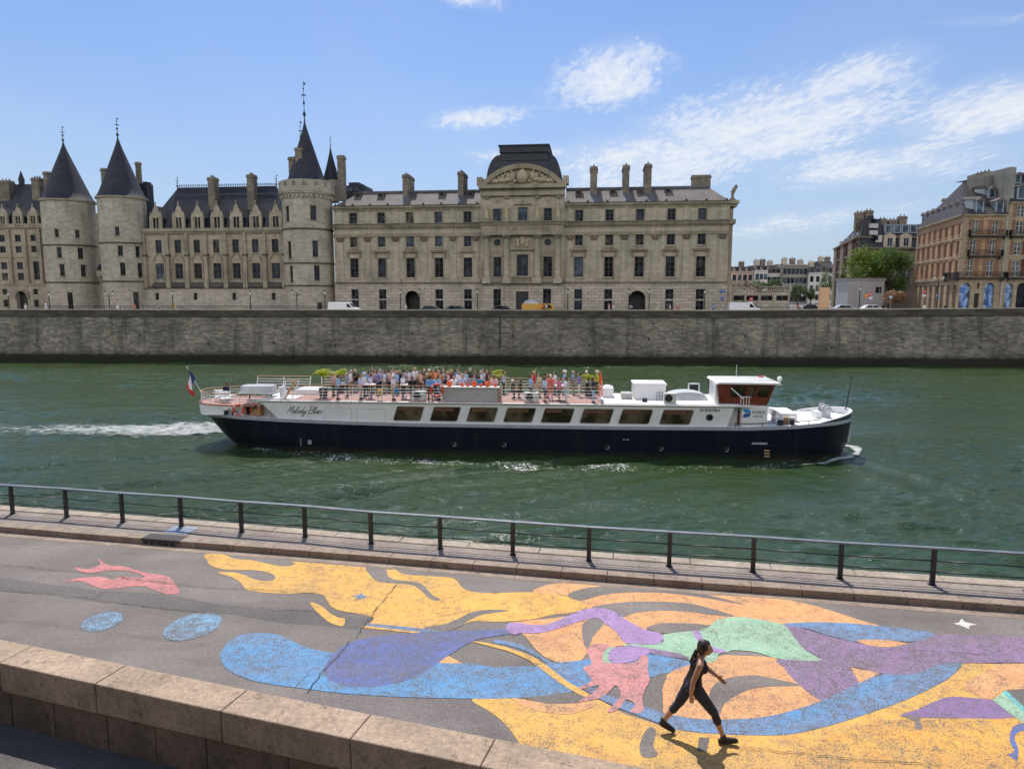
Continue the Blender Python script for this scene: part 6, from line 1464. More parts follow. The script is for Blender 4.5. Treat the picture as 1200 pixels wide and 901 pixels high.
for z in (.28,.55): mb.cyl((x0+(x1-x0)*.5,-.7,DECK+z),(x1,-.7,DECK+z),.018,None,5)
mb.build('small_rail', M['rail_steel'], boat)
x0, x1 = bx(517.5,468,-2.2), bx(583,468,-2.2); mb = MB(); mb.box(x0, x1, -2.2, -1.55, DECK, DECK+.92)
for k in range(1, 3): mb.box(x0+(x1-x0)*k/3-.015, x0+(x1-x0)*k/3+.015, -2.21, -2.19, DECK+.03, DECK+.9)
mb.build('bar_counter', M['grey_panel'], boat)
mb = MB(); mb.box(x0-.08, x1+.1, -2.3, -1.5, DECK+.92, DECK+.98); mb.build('bar_top', M['cream_paint'], boat); mb = MB(); mb.box(x1+.02, x1+.26, -2.2, -1.9, DECK, DECK+.92); mb.build('bar_post', M['deck_pink'], boat)
def guard(name, pts, base, h=1.0, bars=(.25,.45,.65,.84), post=1.15, lean=.0, wood=True):
    rails = MB(); posts = MB(); tops = MB()
    P = [Vector((p[0], p[1], base)) for p in pts]
    for z in bars: rails.tube([p + Vector((lean*z, 0, z)) for p in P], .019, 6)
    L = 0; acc = 0
    for a, b in zip(P[:-1], P[1:]):
        seg = (b-a).length; k = max(1, round(seg/post)) if seg > post*.6 else 1
        for i in range(k):
            q = a + (b-a)*(i/k)
            if acc <= 0 or seg > post*.6: posts.mark(); posts.cyl(q, q+Vector((lean*h,0,h)), .028, None, 6); acc = post
            acc -= seg
    posts.mark(); posts.cyl(P[-1], P[-1]+Vector((lean*h,0,h)), .028, None, 6)
    for a, b in zip(P[:-1], P[1:]):
        t = (b-a).normalized(); nn = Vector((-t.y,t.x,0))*.06; a2, b2 = a+Vector((lean*h,0,h)), b+Vector((lean*h,0,h)); zz = Vector((0,0,.045))
        tops.hexa([a2-nn,b2-nn,b2+nn,a2+nn,a2-nn+zz,b2-nn+zz,b2+nn+zz,a2+nn+zz])
    o = rails.build(name, M['white_paint'], boat); posts.build_each('stanchion', M['white_paint'], o); tops.build('rail_cap', M['wood_rail'], o); return o
gy_ = -HB + .1
guard('guard_rail', [(bx(342,468),gy_),(bx(517,468),gy_)], DECK, 1.03, lean=.14, post=2.1)
guard('guard_rail', [(bx(588,468),gy_),(bx(704,472),gy_),(bx(704,472),-.2)], DECK, 1.03, lean=0.0, post=1.9)
guard('guard_rail', [(bx(300,445,2.4),2.4),(bx(362,445,2.4),2.4)], DECK, 1.03, lean=.15, post=2.4)
guard('guard_rail', [(bx(377,445,2.4),2.4),(bx(704,445,2.4),2.4),(bx(704,445,2.4),.6)], DECK, 1.03, post=2.2)
rr_ = [(p[0]+.10*(1 if p[1] < 2.4 else 0), p[1]-.08) for p in r1]
ring = [(p[0], -p[1]) for p in reversed(rr_)] + [(p[0], p[1]) for p in rr_[1:]]
ring = [ring[0]] + [q for a, q in zip(ring[:-1], ring[1:]) if True]
thin_ = [ring[0]]
for q in ring[1:]:
    if (Vector(q) - Vector(thin_[-1])).length > .32: thin_.append(q)
guard('stern_rail', thin_, PLZ+.09, .72, bars=(.2,.38,.55), post=1.0)
guard('guard_rail', [(bx(330,455,1.0),.8),(bx(345,455,1.0),.8)], DECK, .9, lean=.5, bars=(.4,.65))
mb = MB(); mb.cyl((bx(333,463,-2.2),-2.2,DECK),(bx(345.5,445,-2.2),-2.2,DECK+1.15),.05,None,8); mb.cyl((bx(333,463,-1.2),-1.2,DECK),(bx(345.5,445,-1.2),-1.2,DECK+1.15),.05,None,8); mb.build('stair_handrail', M['wood_rail'], boat)
mb = MB(); mb.hexa([(bx(327,467),-2.3,DECK),(bx(330,467),-2.3,DECK),(bx(330,467),-1.5,DECK),(bx(327,467),-1.5,DECK),(bx(325,454),-2.3,DECK+.85),(bx(327.5,454),-2.3,DECK+.85),(bx(327.5,454),-1.5,DECK+.85),(bx(325,454),-1.5,DECK+.85)]); mb.box(bx(304,467),bx(344,467),-2.2,-.6,DECK-.02,DECK+.06); mb.box(bx(346,462,.2),bx(373,462,.2),.2,2.0,DECK,DECK+.35); mb.build('stair_coaming', M['white_paint'], boat)
wy_ = SY - .008
def stroke(mb, pts, r):
    p = [Vector((a, b)) for a, b in pts]; out = []
    for i in range(len(p)-1):
        p0, p1, p2, p3 = p[max(0,i-1)], p[i], p[i+1], p[min(len(p)-1,i+2)]
        for k in range(4):
            t = k/4; out.append(p1 + ((p2-p0)*t + (p0*2-p1*5+p2*4-p3)*t*t + (p1*3-p0-p2*3+p3)*t**3)*.5)
    out.append(p[-1])
    for a, b in zip(out[:-1], out[1:]):
        if (b-a).length < 1e-5: continue
        t = (b-a).normalized(); n_ = Vector((-t.y,t.x))*r; a, b = a - t*r*.5, b + t*r*.5
        mb.poly([(a.x-n_.x,wy_,a.y-n_.y),(b.x-n_.x,wy_,b.y-n_.y),(b.x+n_.x,wy_,b.y+n_.y),(a.x+n_.x,wy_,a.y+n_.y)])
GL = [[(0,0),(.22,1),(.34,.25),(.6,1.02),(.66,.1),(.74,.0),(.82,.12)], [(.84,.2),(1.0,.32),(.95,.46),(.84,.34),(.86,.05),(.98,.0),(1.08,.14)], [(1.08,.14),(1.24,.75),(1.25,1.0),(1.16,.8),(1.12,.2),(1.18,.0),(1.28,.12)],
      [(1.5,.42),(1.36,.34),(1.36,.06),(1.48,.0),(1.58,.22),(1.5,.42),(1.64,.38)], [(1.9,.4),(1.76,.42),(1.68,.16),(1.76,.0),(1.9,.22),(2.06,1.0)], [(2.0,.7),(1.94,.15),(2.0,.0),(2.1,.12)], [(2.12,.42),(2.14,.1),(2.26,.06),(2.4,.42)], [(2.4,.42),(2.32,-.2),(2.18,-.48),(2.14,-.28),(2.5,.1)],
      [(2.80,-.02),(2.86,1.0)], [(2.78,.95),(3.1,1.06),(3.34,.84),(3.2,.58),(2.86,.52)], [(2.86,.52),(3.24,.52),(3.36,.24),(3.16,-.02),(2.78,.0)], [(3.42,.1),(3.6,.8),(3.6,1.0),(3.5,.8),(3.46,.15),(3.54,.0),(3.62,.1)], [(3.66,.42),(3.66,.06),(3.78,.02),(3.9,.4),(3.88,.05),(3.96,.02)],
      [(4.0,.2),(4.14,.32),(4.1,.45),(4.0,.34),(4.02,.04),(4.12,.0),(4.22,.12)], [(4.24,.1),(4.44,.46),(4.42,.3),(4.5,.12),(4.4,.0),(4.28,.06)]]
nx0, nz0 = BF.loc(336, 483.3, SY); nx1, _ = BF.loc(378, 483.3, SY); sc = (nx1-nx0)/4.7; hs = .46
mb = MB()
for gi, gl in enumerate(GL):
    if gi in (0, 8): mb.mark()
    stroke(mb, [(nx0 + x*sc + y*.22, nz0 - .04 + y*hs) for x, y in gl], .017)
mb.build_each('boat_name', M['letter_dark'], boat)
def btext(name, s, u, v, size, mat, width=None, bold=0):
    x, z = BF.loc(u, v, SY); o = text_mesh(name, s, size, mat, boat, (x, wy_, z), (math.pi/2, 0, 0), .004, 1.0, width)
    return o
btext('registration', '01840984', 832, 481, .30, 'letter_dark', bx(844)-bx(820.5))
btext('company_name', 'PARIS', 889, 483.4, .29, 'letter_dark', bx(897)-bx(882)); btext('company_name', 'SEINE', 888, 488, .23, 'letter_grey', bx(893.5)-bx(882))
lx0, lz0 = BF.loc(870, 489, SY); lx1, lz1 = BF.loc(880.3, 479, SY); w_ = lx1-lx0; h_ = lz1-lz0
mb = MB()
def leafp(z0, z1, flip):
    pts = [(lx0, z1), (lx0+w_*.55, z1), (lx0+w_*.85, z1-(z1-z0)*.25), (lx1, z0), (lx0+w_*.45, z0), (lx0+w_*.15, z0+(z1-z0)*.25)]
    return [(p[0], wy_, p[1]) for p in reversed(pts)]
mb.poly(leafp(lz0+h_*.52, lz1, 0)); mb.build('logo', M['logo_blue'], boat); mb = MB(); mb.poly([(lx1-(p[0]-lx0), p[1], p[2]) for p in reversed(leafp(lz0, lz0+h_*.48, 0))]); mb.build('logo', M['logo_deep'], boat)

def bput(name, u, v, y, z, label, cat, group=None, rz=0):
    x = bx(u, v, y); p = BF.o + BF.ux*x + BF.uy*y; return empty(name, (p.x, p.y, z), BF.a + rz, label, cat, group)
fl = bput('flag', 240, 459, 0, PLZ+.1+.45, 'blue, white and red flag on a slanted pole at the boat stern', 'flag')
x0 = bx(240,459,0); x1, z1 = BF.loc(219.3, 430.5, 0); pole = MB(); pole.cyl((0,0,-.45),(x1-x0,0,z1-PLZ-.55),.03,.022,8); pole.ball((x1-x0,0,z1-PLZ-.55),.06,None,None,8); pole.build('flag_pole', M['silver'], fl)
for ci, cm in enumerate(('flag_blue','flag_white','flag_red')):
    mb = MB(); nn_ = 8; W_ = 1.35
    def fp(a, b):                                                    # a down the fly (hanging), b along the pole
        t = .06 + b*.40; p = Vector(((x1-x0)*(1-t), 0, (z1-PLZ-.55)*(1-t))); sag = a*W_
        return (p.x - .10*a + .13*math.sin(a*5+b*3) - .25*a*(b-.3), -.10*math.sin(a*7+b*4)*a - .05, p.z - sag + .12*math.sin(b*8)*a)
    for i in range(nn_):
        for j in range(8):
            a0, a1 = (ci + i/nn_)/3, (ci + (i+1)/nn_)/3; c0_, c1_ = j/8, (j+1)/8; mb.poly([fp(a0,c0_),fp(a1,c0_),fp(a1,c1_),fp(a0,c1_)])
    mb.build('flag_stripe', M[cm], fl, True)
def lifebuoy(u, v, y, label, r=.36, tilt=0):
    x, z = BF.loc(u, v, y); p = BF.o + BF.ux*x + BF.uy*y; o = empty('lifebuoy', (p.x, p.y, z), BF.a, label, 'lifebuoy', 'lifebuoys on the boat')
    mb = MB(); wb_ = MB(); n1, n2 = 28, 8
    for i in range(n1):
        q = []
        for k in range(n2):
            for ii in (i, i+1): pass
        for k in range(n2):
            f = lambda ii, kk: ((r + .085*math.cos(2*math.pi*kk/n2))*math.cos(2*math.pi*ii/n1), .07*math.sin(2*math.pi*kk/n2), (r + .085*math.cos(2*math.pi*kk/n2))*math.sin(2*math.pi*ii/n1))
            (wb_ if i % 7 == 3 else mb).add([f(i,k), f(i+1,k), f(i+1,k+1), f(i,k+1)], [(0,1,2,3)])
    mb.build('ring', M['buoy_red'], o, True); wb_.build('reflective_band', M['white_paint'], o, True)
lifebuoy(512, 457.5, -HB-.02, 'orange lifebuoy hung on the guard rail beside the grey bar counter', .40)
lifebuoy(279.5, 481, -HB+.12, 'red lifebuoy hung on the white stern side under the aft platform', .36)
lifebuoy(299.5, 479.5, -2.0, 'red lifebuoy hung in the open side deck below the grey tender', .34)
td = bput('tender', 303.5, 460, -1.5, bz(303,461.3,-2.2), 'flat silver grey tender box slung above the stern steps', 'tender')
hw = (bx(322,457,-2.2)-bx(285,457,-2.2))/2; hh = bz(303,453,-2.2)-bz(303,461.3,-2.2); mb = MB()
for k in range(10):
    t0, t1 = k/10, (k+1)/10; f = lambda t: 1 - .35*abs(2*t-1)**4
    mb.hexa([(-hw+2*hw*t0,-.7*f(t0),.02),(-hw+2*hw*t1,-.7*f(t1),.02),(-hw+2*hw*t1,.7*f(t1),.02),(-hw+2*hw*t0,.7*f(t0),.02),(-hw+2*hw*t0,-.6*f(t0),hh),(-hw+2*hw*t1,-.6*f(t1),hh),(-hw+2*hw*t1,.6*f(t1),hh),(-hw+2*hw*t0,.6*f(t0),hh)])
mb.build('hull', M['silver'], td); mb = MB(); mb.box(-hw-.03,hw+.03,-.74,.74,-.02,.05); mb.build('gunwale', M['white_paint'], td)
mb = MB(); mb.cyl((hw*.7,.2,-.6),(hw*.7,.2,.02),.05,None,8); mb.cyl((-hw*.7,.2,-.8),(-hw*.7,.2,.02),.05,None,8); mb.build('cradle', M['rail_steel'], td)
def palm(u, v, y, label, h=.55, n=15, spread=.75, base=.5):
    o = bput('potted_palm', u, v, y, DECK, label, 'palm', 'potted palms on the top deck'); rp = random.Random(int(u))
    mb = MB(); mb.lathe([(.2,0),(.27,.1),(.30,base),(.25,base),(.23,base-.08),(.001,base-.08)], (0,0,0), 14); mb.build('pot', M['vent_black'], o, 'auto')
    mb = MB(); mb.tube([(0,0,base-.1),(.02,.01,base+h*.5),(.0,.0,base+h)], .04, 6); mb.build('stem', M['bark'], o)
    mb = MB()
    for k in range(n):
        a = 2*math.pi*k/n + rp.uniform(-.2,.2); up = rp.uniform(.15,1.0); L_ = spread*rp.uniform(.75,1.15); pr = None
        for i in range(9):
            t = i/8; rr = L_*t; z = base+h+up*math.sin(t*2.1)*.55 - .25*t*t; c = Vector((rr*math.cos(a), rr*math.sin(a), z)); w_ = .02; sd_ = Vector((-math.sin(a), math.cos(a), 0))
            if pr is not None:
                mb.poly([pr-sd_*.012, c-sd_*.012, c+sd_*.012, pr+sd_*.012])
                for s in (-1, 1):
                    tip = (pr+c)/2 + sd_*s*.24*math.sin(math.pi*min(.97,t))**.6 + Vector((math.cos(a)*.14, math.sin(a)*.14, -.07)); mb.poly([pr, c, tip])
            pr = c
    mb.build('fronds', M['leaf_palm'], o)
palm(378.5, 444, -1.2, 'yellow green palm in a dark pot at the aft end of the open deck', .85, base=.7); palm(399, 440, 1.6, 'small palm behind the men in blue shirts near the aft rail', .8, spread=.6); palm(583.5, 438, 1.7, 'bright palm above the forward end of the bar counter', .8); palm(690, 438, .9, 'yellow green palm beside the folded orange parasol', .7, spread=.6)
pz = bput('folded_parasol', 703.5, 462, -1.0, DECK, 'folded orange parasol standing at the forward end of the open deck', 'parasol')
mb = MB(); mb.cyl((0,0,0),(0,0,1.95),.025,None,8); mb.lathe([(.25,0),(.25,.06),(.05,.1)], (0,0,0), 12); mb.build('pole', M['grey_panel'], pz)
mb = MB(); mb.lathe([(.10,.30),(.15,.4),(.13,.9),(.09,1.1),(.11,1.4),(.05,1.85),(.01,1.95)], (0,0,0), 10); mb.build('canopy', M['orange_plastic'], pz, True)
for k, (u, lb) in enumerate(((526.5,'large orange flower bowl at the aft end of the bar counter'),(541.5,'orange cup between the two men in white behind the bar'),(548,'small orange cup on the bar left of the round orange lantern'),(556,'round orange lantern near the middle of the bar counter'),(563.5,'small red orange cup on the bar right of the round lantern'),(571,'tall orange flower bowl on the bar beside a white napkin'),(580.5,'orange cup in front of the man in an open white shirt'))):
    o = bput('orange_bowl', u, 449, -1.9, DECK+.98, lb, 'bowl', 'orange bowls on the bar counter'); s_ = 1.35 if k in (0,3,5) else .85
    mb = MB(); mb.lathe([(.06*s_,0),(.10*s_,.03*s_),(.15*s_,.14*s_),(.145*s_,.15*s_),(.001,.10*s_)], (0,0,0), 12); mb.build('bowl', M['orange_plastic'], o, True)
    mb = MB(); rp = random.Random(k)
    for i in range(7): mb.ball((rp.uniform(-.1,.1)*s_, rp.uniform(-.08,.08)*s_, (.15+rp.uniform(0,.07))*s_), .06*s_, None, None, 6)
    mb.build('flowers', M['orange_plastic'], o, True)
o = bput('yellow_bag', 445, 458, -2.2, DECK, 'square yellow bag standing behind the guard rail on deck', 'bag'); mb = MB(); mb.box(-.15,.15,-.08,.08,.42,.78); bevel(mb.build('bag', M['sign_yellow'], o), .03); mb = MB(); mb.tube([(-.1,0,.78),(-.08,0,.9),(.08,0,.9),(.1,0,.78)],.015,6); mb.build('handle', M['vent_black'], o); mb = MB(); mb.box(-.05,.05,-.085,-.079,.55,.66); mb.build('label', M['vent_black'], o)
mb = MB()
for q in ((-.12,-.05),(.12,-.05),(.12,.05),(-.12,.05)): mb.cyl((q[0],q[1],0),(q[0],q[1],.42),.015,None,5)
mb.box(-.2,.2,-.12,.12,.39,.42); mb.build('stool', M['grey_panel'], o)
o = bput('blue_bag', 464.5, 453, -HB+.02, DECK+.55, 'small bright blue bag hanging on the guard rail', 'bag'); mb = MB(); mb.hexa([(-.12,-.05,0),(.1,-.05,.02),(.1,.05,.02),(-.12,.05,0),(-.08,-.04,.3),(.06,-.04,.32),(.06,.04,.32),(-.08,.04,.3)]); bevel(mb.build('bag', M['logo_blue'], o), .03); mb = MB(); mb.tube([(-.05,0,.3),(0,0,.5),(.04,0,.3)],.012,6); mb.build('strap', M['logo_blue'], o)
for k, (u, y, lb) in enumerate(((258,-.6,'white lounge chair on the stern platform nearest the flag'),(264.5,-1.2,'white lounge chair in the middle of the stern platform'),(270,.2,'white lounge chair on the stern platform beside the person in navy'))):
    o = bput('lounge_chair', u, 468, y, PLZ+.09, lb, 'chair', 'lounge chairs on the stern platform', R(20+25*k)); mb = MB(); mb.box(-.35,.35,-.3,.3,.22,.36); bevel(mb.build('seat', M['white_paint'], o), .03); mb = MB(); mb.hexa([(-.35,.26,.3),(.35,.26,.3),(.35,.36,.3),(-.35,.36,.3),(-.35,.4,.75),(.35,.4,.75),(.35,.48,.75),(-.35,.48,.75)]); bevel(mb.build('backrest', M['white_paint'], o), .03)
    for x_, y_ in ((-.3,-.25),(.3,-.25),(.3,.28),(-.3,.28)): mb = MB(); mb.cyl((x_,y_,0),(x_,y_,.23),.025,None,6); mb.build('leg', M['white_paint'], o)
for k, (u, y, lb) in enumerate(((434,-1.4,'white tray table under the elbows of the aft group'),(476,-1.3,'white tray table beside the woman in black at the rail'),(655,-.9,'small table between the pair in coral and pink'))):
    o = bput('bar_table', u, 455, y, DECK, lb, 'table', 'bar tables on the open deck'); mb = MB(); mb.box(-.35,.35,-.3,.3,.98,1.02); bevel(mb.build('table_top', M['white_paint'], o), .01); mb = MB(); mb.cyl((0,0,.03),(0,0,.98),.035,None,8); mb.build('leg', M['grey_panel'], o); mb = MB(); mb.lathe([(.25,0),(.25,.02),(.04,.05)], (0,0,0), 14); mb.build('foot', M['grey_panel'], o)
mb = MB()
t = NT('foam'); vec = t.coord('World'); uvn = t.coord('UV'); sp = t.n('ShaderNodeSeparateXYZ'); t.l(uvn, sp.inputs[0])
f1 = t.noise(t.coord('World', (.55, 1.5, 1)), 1.3, 8, .72, 1.2); f2 = t.noise(t.coord('World', (1.2, 2.6, 1)), 3.2, 5, .7, .6)
k_ = t.math('ADD', t.math('MULTIPLY', f1, .65), t.math('MULTIPLY', f2, .35)); dens_ = sp.outputs[1]
al = t.ramp(t.math('ADD', t.math('MULTIPLY', k_, 1.7), t.math('SUBTRACT', dens_, 1.35)), [(.16, 0.0), (.36, .40), (.75, .95)])
t.col((.74,.77,.75)); t.set(Roughness=.7, Specular_IOR_Level=.3); t.bump(k_, 1.0, .35)
t.l(al, t.b.inputs['Alpha'])
def foam(name, cl_, widths, dens, mat='foam', kind='stuff', z=.03, hump=0, nw=14):
    """a ribbon of churned water or painted glints: uv.y carries how thick they lie"""
    mb = MB(); rf_ = random.Random(5); rowsf = []
    for i, p in enumerate(cl_):
        t_ = (cl_[min(i+1,len(cl_)-1)] - cl_[max(i-1,0)]).normalized(); nn = Vector((-t_.y, t_.x, 0)); row = []
        for k in range(nw + 1):
            s = 2*k/nw - 1; e = max(0, 1 - abs(s)**2.2); q = p + nn*widths[i]*s
            hgt = float(wave(q.x, q.y)) + hump*e*dens[i]*(.6 + .8*noise.noise(Vector((q.x*.9, q.y*1.6, 0))))
            row.append(((q.x, q.y, z + hgt), (s, e*dens[i]*(1 + .35*noise.noise(Vector((q.x*1.7, q.y*2.3, 3)))))))
        rowsf.append(row)
    for a, b in zip(rowsf[:-1], rowsf[1:]):
        for k in range(nw):
            mb.add([a[k][0], b[k][0], b[k+1][0], a[k+1][0]], [(0,1,2,3)], [a[k][1], b[k][1], b[k+1][1], a[k+1][1]])
    return tag(mb.build(name, M[mat], None, True), kind=kind)
def line(pts, n):
    P = [Vector(p) for p in pts]; out = []
    for i in range(n + 1):
        t = i/n*(len(P)-1); k = min(int(t), len(P)-2); out.append(P[k] + (P[k+1]-P[k])*(t-k))
    return smooth3(out)
def smooth3(p):
    for _ in range(4): p = [p[0]] + [(p[i-1]+p[i]*2+p[i+1])/4 for i in range(1,len(p)-1)] + [p[-1]]
    return p
W = lambda u, v: on_z(u, v, 0)
wl_ = line([W(268,504), W(235,505), W(180,505.5), W(110,505), W(40,504), W(-60,502.5), W(-260,500)], 90)
foam('wake_foam', wl_, [.8 + 2.6*min(1, i/16) + 1.4*i/90 for i in range(91)], [max(0, (1.06 - i/400 if i < 40 else .96 - (i-40)/85)) * min(1, .5+i/5) for i in range(91)], hump=.22, nw=22)
wl2 = line([W(262,510), W(200,512), W(120,516), W(30,520), W(-150,524)], 60)
foam('wake_froth', wl2, [.5 + 1.6*i/60 for i in range(61)], [.62 - .3*i/60 for i in range(61)], hump=.05)
bwl = line([W(990,523), W(1003,526), W(1006,531), W(995,537), W(965,543), W(925,547), W(870,550), W(800,553)], 60)
foam('bow_wave', bwl, [.25 + .35*math.sin(min(1, i/16)*3.1) + (.0 if i < 18 else .10) for i in range(61)], [1.2 if i < 24 else max(.3, 1.15 - (i-24)/44) for i in range(61)], hump=.03, z=.07)
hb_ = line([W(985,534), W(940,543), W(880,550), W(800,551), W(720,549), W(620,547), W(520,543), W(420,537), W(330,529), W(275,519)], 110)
t = NT('glint_fleck'); v1 = t.noise(t.coord('World', (2.2, 5.5, 1)), 2.0, 4, .75, .5); v2 = t.noise(t.coord('World', (.5, .9, 1)), 1.0, 3, .6); uvn = t.coord('UV'); sp = t.n('ShaderNodeSeparateXYZ'); t.l(uvn, sp.inputs[0])  # sun glitter on the ripples, put in as white flecks
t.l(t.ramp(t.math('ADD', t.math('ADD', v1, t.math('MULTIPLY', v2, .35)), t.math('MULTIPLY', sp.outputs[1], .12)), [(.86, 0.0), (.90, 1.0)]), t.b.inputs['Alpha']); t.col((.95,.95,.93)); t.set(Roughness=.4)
foam('hull_glints', hb_, [1.15 for i in range(111)], [(.35 if i < 45 else .75) + .3*math.sin(i*.23)**2 for i in range(111)], 'glint_fleck', hump=.03)
# ================================================================== THE RIGHT HAND SIDE: place beyond the court
def simple_windows(par, P, wins, **kw):
    for h in wins: window(par, P, *h, **kw)
def balcony(mb, P, x0, x1, z, d=.6, h=.9):
    pbox(mb, P, x0, x1, z-.16, z, -d, .02)
    pbox(mb, P, x0, x1, z+h-.06, z+h, -d, -d+.06)
    k = max(2, int((x1-x0)/.22))
    for i in range(k+1):
        x = x0+(x1-x0)*i/k; pbox(mb, P, x-.012, x+.012, z, z+h, -d+.01, -d+.05)
    for x in (x0, x1-.04): pbox(mb, P, x, x+.04, z, z+h, -d, .0)
    for x in (x0+.2, x1-.4): pbox(mb, P, x, x+.2, z-.5, z-.16, -d*.7, .02)
CC = hpt(1122, 112); LL = hpt(1070, 136.5)
CF = Frame(CC, 0.02); sa = math.atan2(CC.y-LL.y, CC.x-LL.x); SFm = Frame(LL, sa); slen = (CC-LL).length
corner = empty('corner_house', CF.o, CF.a, 'orange stone and brick corner house with steep slate roof and arched shopfronts by the quay', 'building')
cx_ = lambda u: CF.x(u, 300); cz = lambda v: CF.z(v, 1140)
eave = cz(251.5); cw_ = cx_(1178); fl1 = cz(327)
toC = lambda P2: P2
c_ = math.cos(sa - CF.a); s_ = math.sin(sa - CF.a)
lo = LL - CC; lx_ = lo.dot(CF.ux); ly_ = lo.dot(CF.uy)
SP = lambda x, z, d=0: (lx_ + x*c_ - d*s_, ly_ + x*s_ + d*c_, z)      # side wall in the corner house's own axes
fw = []; fs = []
for (a, b, v0, v1) in ((1134.9,1141.9,305,324),(1157.9,1165.5,305,324),(1135.9,1143.5,282,298.8),(1158.9,1165.9,282,298.8),(1137.4,1144.3,259,275),(1160.4,1167.5,259,275)):
    fw.append((cx_(a), cx_(b), cz(v1), cz(v0)))
arch_ = [(cx_(1127.9), cx_(1140.9), STREET, cz(331.5)), (cx_(1156.9), cx_(1168.9), STREET, cz(331.5))]
dr_ = (cx_(1145.5), cx_(1151.5), STREET, cz(343.8)); sw_ = (cx_(1147.9), cx_(1150.9), cz(338.8), cz(331.8))
mb = MB(); wall(mb, flat, 0, cw_, fl1, eave, fw);
nb_ = 8; bw_ = slen/nb_
sw2, sa2 = [], []
for i in range(nb_):
    xm = bw_*(i+.5)
    for k, (v0, v1) in enumerate(((305,324),(282,298.8),(259,274))): sw2.append((xm-.5, xm+.5, cz(v1), cz(v0)-(.3 if k == 2 else 0)))
    sa2.append((xm-.95, xm+.95, STREET, cz(333)))
wall(mb, SP, 0, slen, fl1, eave, sw2)
mb.poly([(cw_,0,STREET),(cw_,22,STREET),(cw_,22,eave),(cw_,0,eave)])
mb.build('wall', M['orange_stone'], corner)
mb = MB(); wall(mb, flat, 0, cw_, STREET-.3, fl1, arch_ + [dr_, sw_], .4); wall(mb, SP, 0, slen, STREET-.3, fl1, sa2, .6)
for a in arch_: spandrel(mb, flat, a[0], a[1], a[3]-.85, a[3]); archivolt(mb, flat, a[0], a[1], a[3]-.85, a[3], .3, -.06, .02)
for a in sa2: spandrel(mb, SP, a[0], a[1], a[3]-.95, a[3]);
mb.build('arcade', M['quoin_stone'], corner)
for h in fw: window(corner, flat, *h, 1, 2, .25, 'frame_pale', glass='glass_sky', bar=.12)
for h in sw2: window(corner, SP, *h, 1, 2, .25, 'frame_dark', glass='glass_dark', bar=.08)
for a in arch_:
    mb = MB(); mb.box(a[0], a[1], .3, .36, a[2]+.6, a[3]); sfp = mb.build('shop_window', M['glass_shop'], corner); mb = MB(); mb.box((a[0]+a[1])/2-.04, (a[0]+a[1])/2+.04, .24, .3, a[2], a[3]); mb.box(a[0], a[1], .22, .30, a[2], a[2]+.6); mb.box(a[0], a[1], .24, .30, a[3]-1.2, a[3]-1.1); mb.build('shop_frame', M['blue_awning'], sfp)
mb = MB(); mb.box(dr_[0], dr_[1], .3, .36, dr_[2], dr_[3]); mb.box(sw_[0], sw_[1], .3, .36, sw_[2], sw_[3]); mb.build('door', M['door_wood'], corner)
mb = MB()
for a in sa2: mb.mark(); mb.poly([SP(a[0],a[2],.58),SP(a[1],a[2],.58),SP(a[1],a[3],.58),SP(a[0],a[3],.58)])
mb.build_each('arcade_opening', M['door_wood'], corner)
qn = MB(); bk = MB(); qs = MB(); qe = MB(); zq = fl1 + .3; k = 0
while zq < eave - .6:
    w_ = .95 if k % 2 else .65
    pbox(qn, flat, -.03, w_, zq, zq+.46, -.05, .02); pbox(qn, SP, slen-w_, slen+.03, zq, zq+.46, -.05, .02); pbox(qe, flat, cw_-w_, cw_, zq, zq+.46, -.05, .02); pbox(qs, SP, 0, w_, zq, zq+.46, -.05, .02)
    zq += .5; k += 1
qs.build('quoin', M['quoin_stone'], corner); qe.build('quoin', M['quoin_stone'], corner); qn.build('quoin', M['quoin_stone'], corner)
for h in fw:
    bk.mark()
    for a, b in ((h[0]-.75, h[0]-.12), (h[1]+.12, h[1]+.75)): bk.mark(); pbox(bk, flat, a, b, h[2], h[3]+.25, -.03, .02)
for h in sw2:
    bk.mark()
    for a, b in ((h[0]-.5, h[0]-.12), (h[1]+.12, h[1]+.5)): bk.mark(); pbox(bk, SP, a, b, h[2], h[3]+.2, -.025, .02)
bk.build_each('brick_panel', M['red_brick'], corner)
tr = MB()
for P_, L_ in ((flat, cw_), (SP, slen)):
    cornice(tr, P_, -.15 if P_ is flat else 0, L_ + (0 if P_ is flat else .15), eave-.35, ((.2,.15),(.15,.35)))
    for v in (301.5, 279): pbox(tr, P_, 0, L_, cz(v)-.1, cz(v)+.1, -.12, .02)
    pbox(tr, P_, 0, L_, fl1-.15, fl1+.15, -.25, .02)
for h in sw2: pbox(tr, SP, h[0]-.12, h[1]+.12, h[3]+.02, h[3]+.2, -.08, .02); pbox(tr, SP, h[0]-.1, h[1]+.1, h[2]-.16, h[2]-.02, -.1, .02)
for h in fw: pbox(tr, flat, h[0]-.12, h[1]+.12, h[3]+.02, h[3]+.22, -.08, .02)
tr.build('cornice', M['quoin_stone'], corner)
for (v, a, b) in ((276.5,1133,1176),(299.8,1133,1173),(325.5,1120.2,1178)):
    mb = MB(); balcony(mb, flat, cx_(a), cx_(b), cz(v)); mb.build('balcony', M['iron_black'], corner)
mb = MB(); balcony(mb, SP, slen-6, slen, cz(325.5)); mb.build('balcony', M['iron_black'], corner)
mb = MB(); mb.cyl((cw_-.25,-.12,STREET),(cw_-.25,-.12,eave),.09,None,8); mb.build('drain_pipe', M['frame_pale'], corner)
ap0 = (cx_(1146)+.3, 5.5, CF.z(214, 1146, 5.5)); ap1 = (cx_(1158), 5.5, CF.z(213.8, 1158, 5.5))
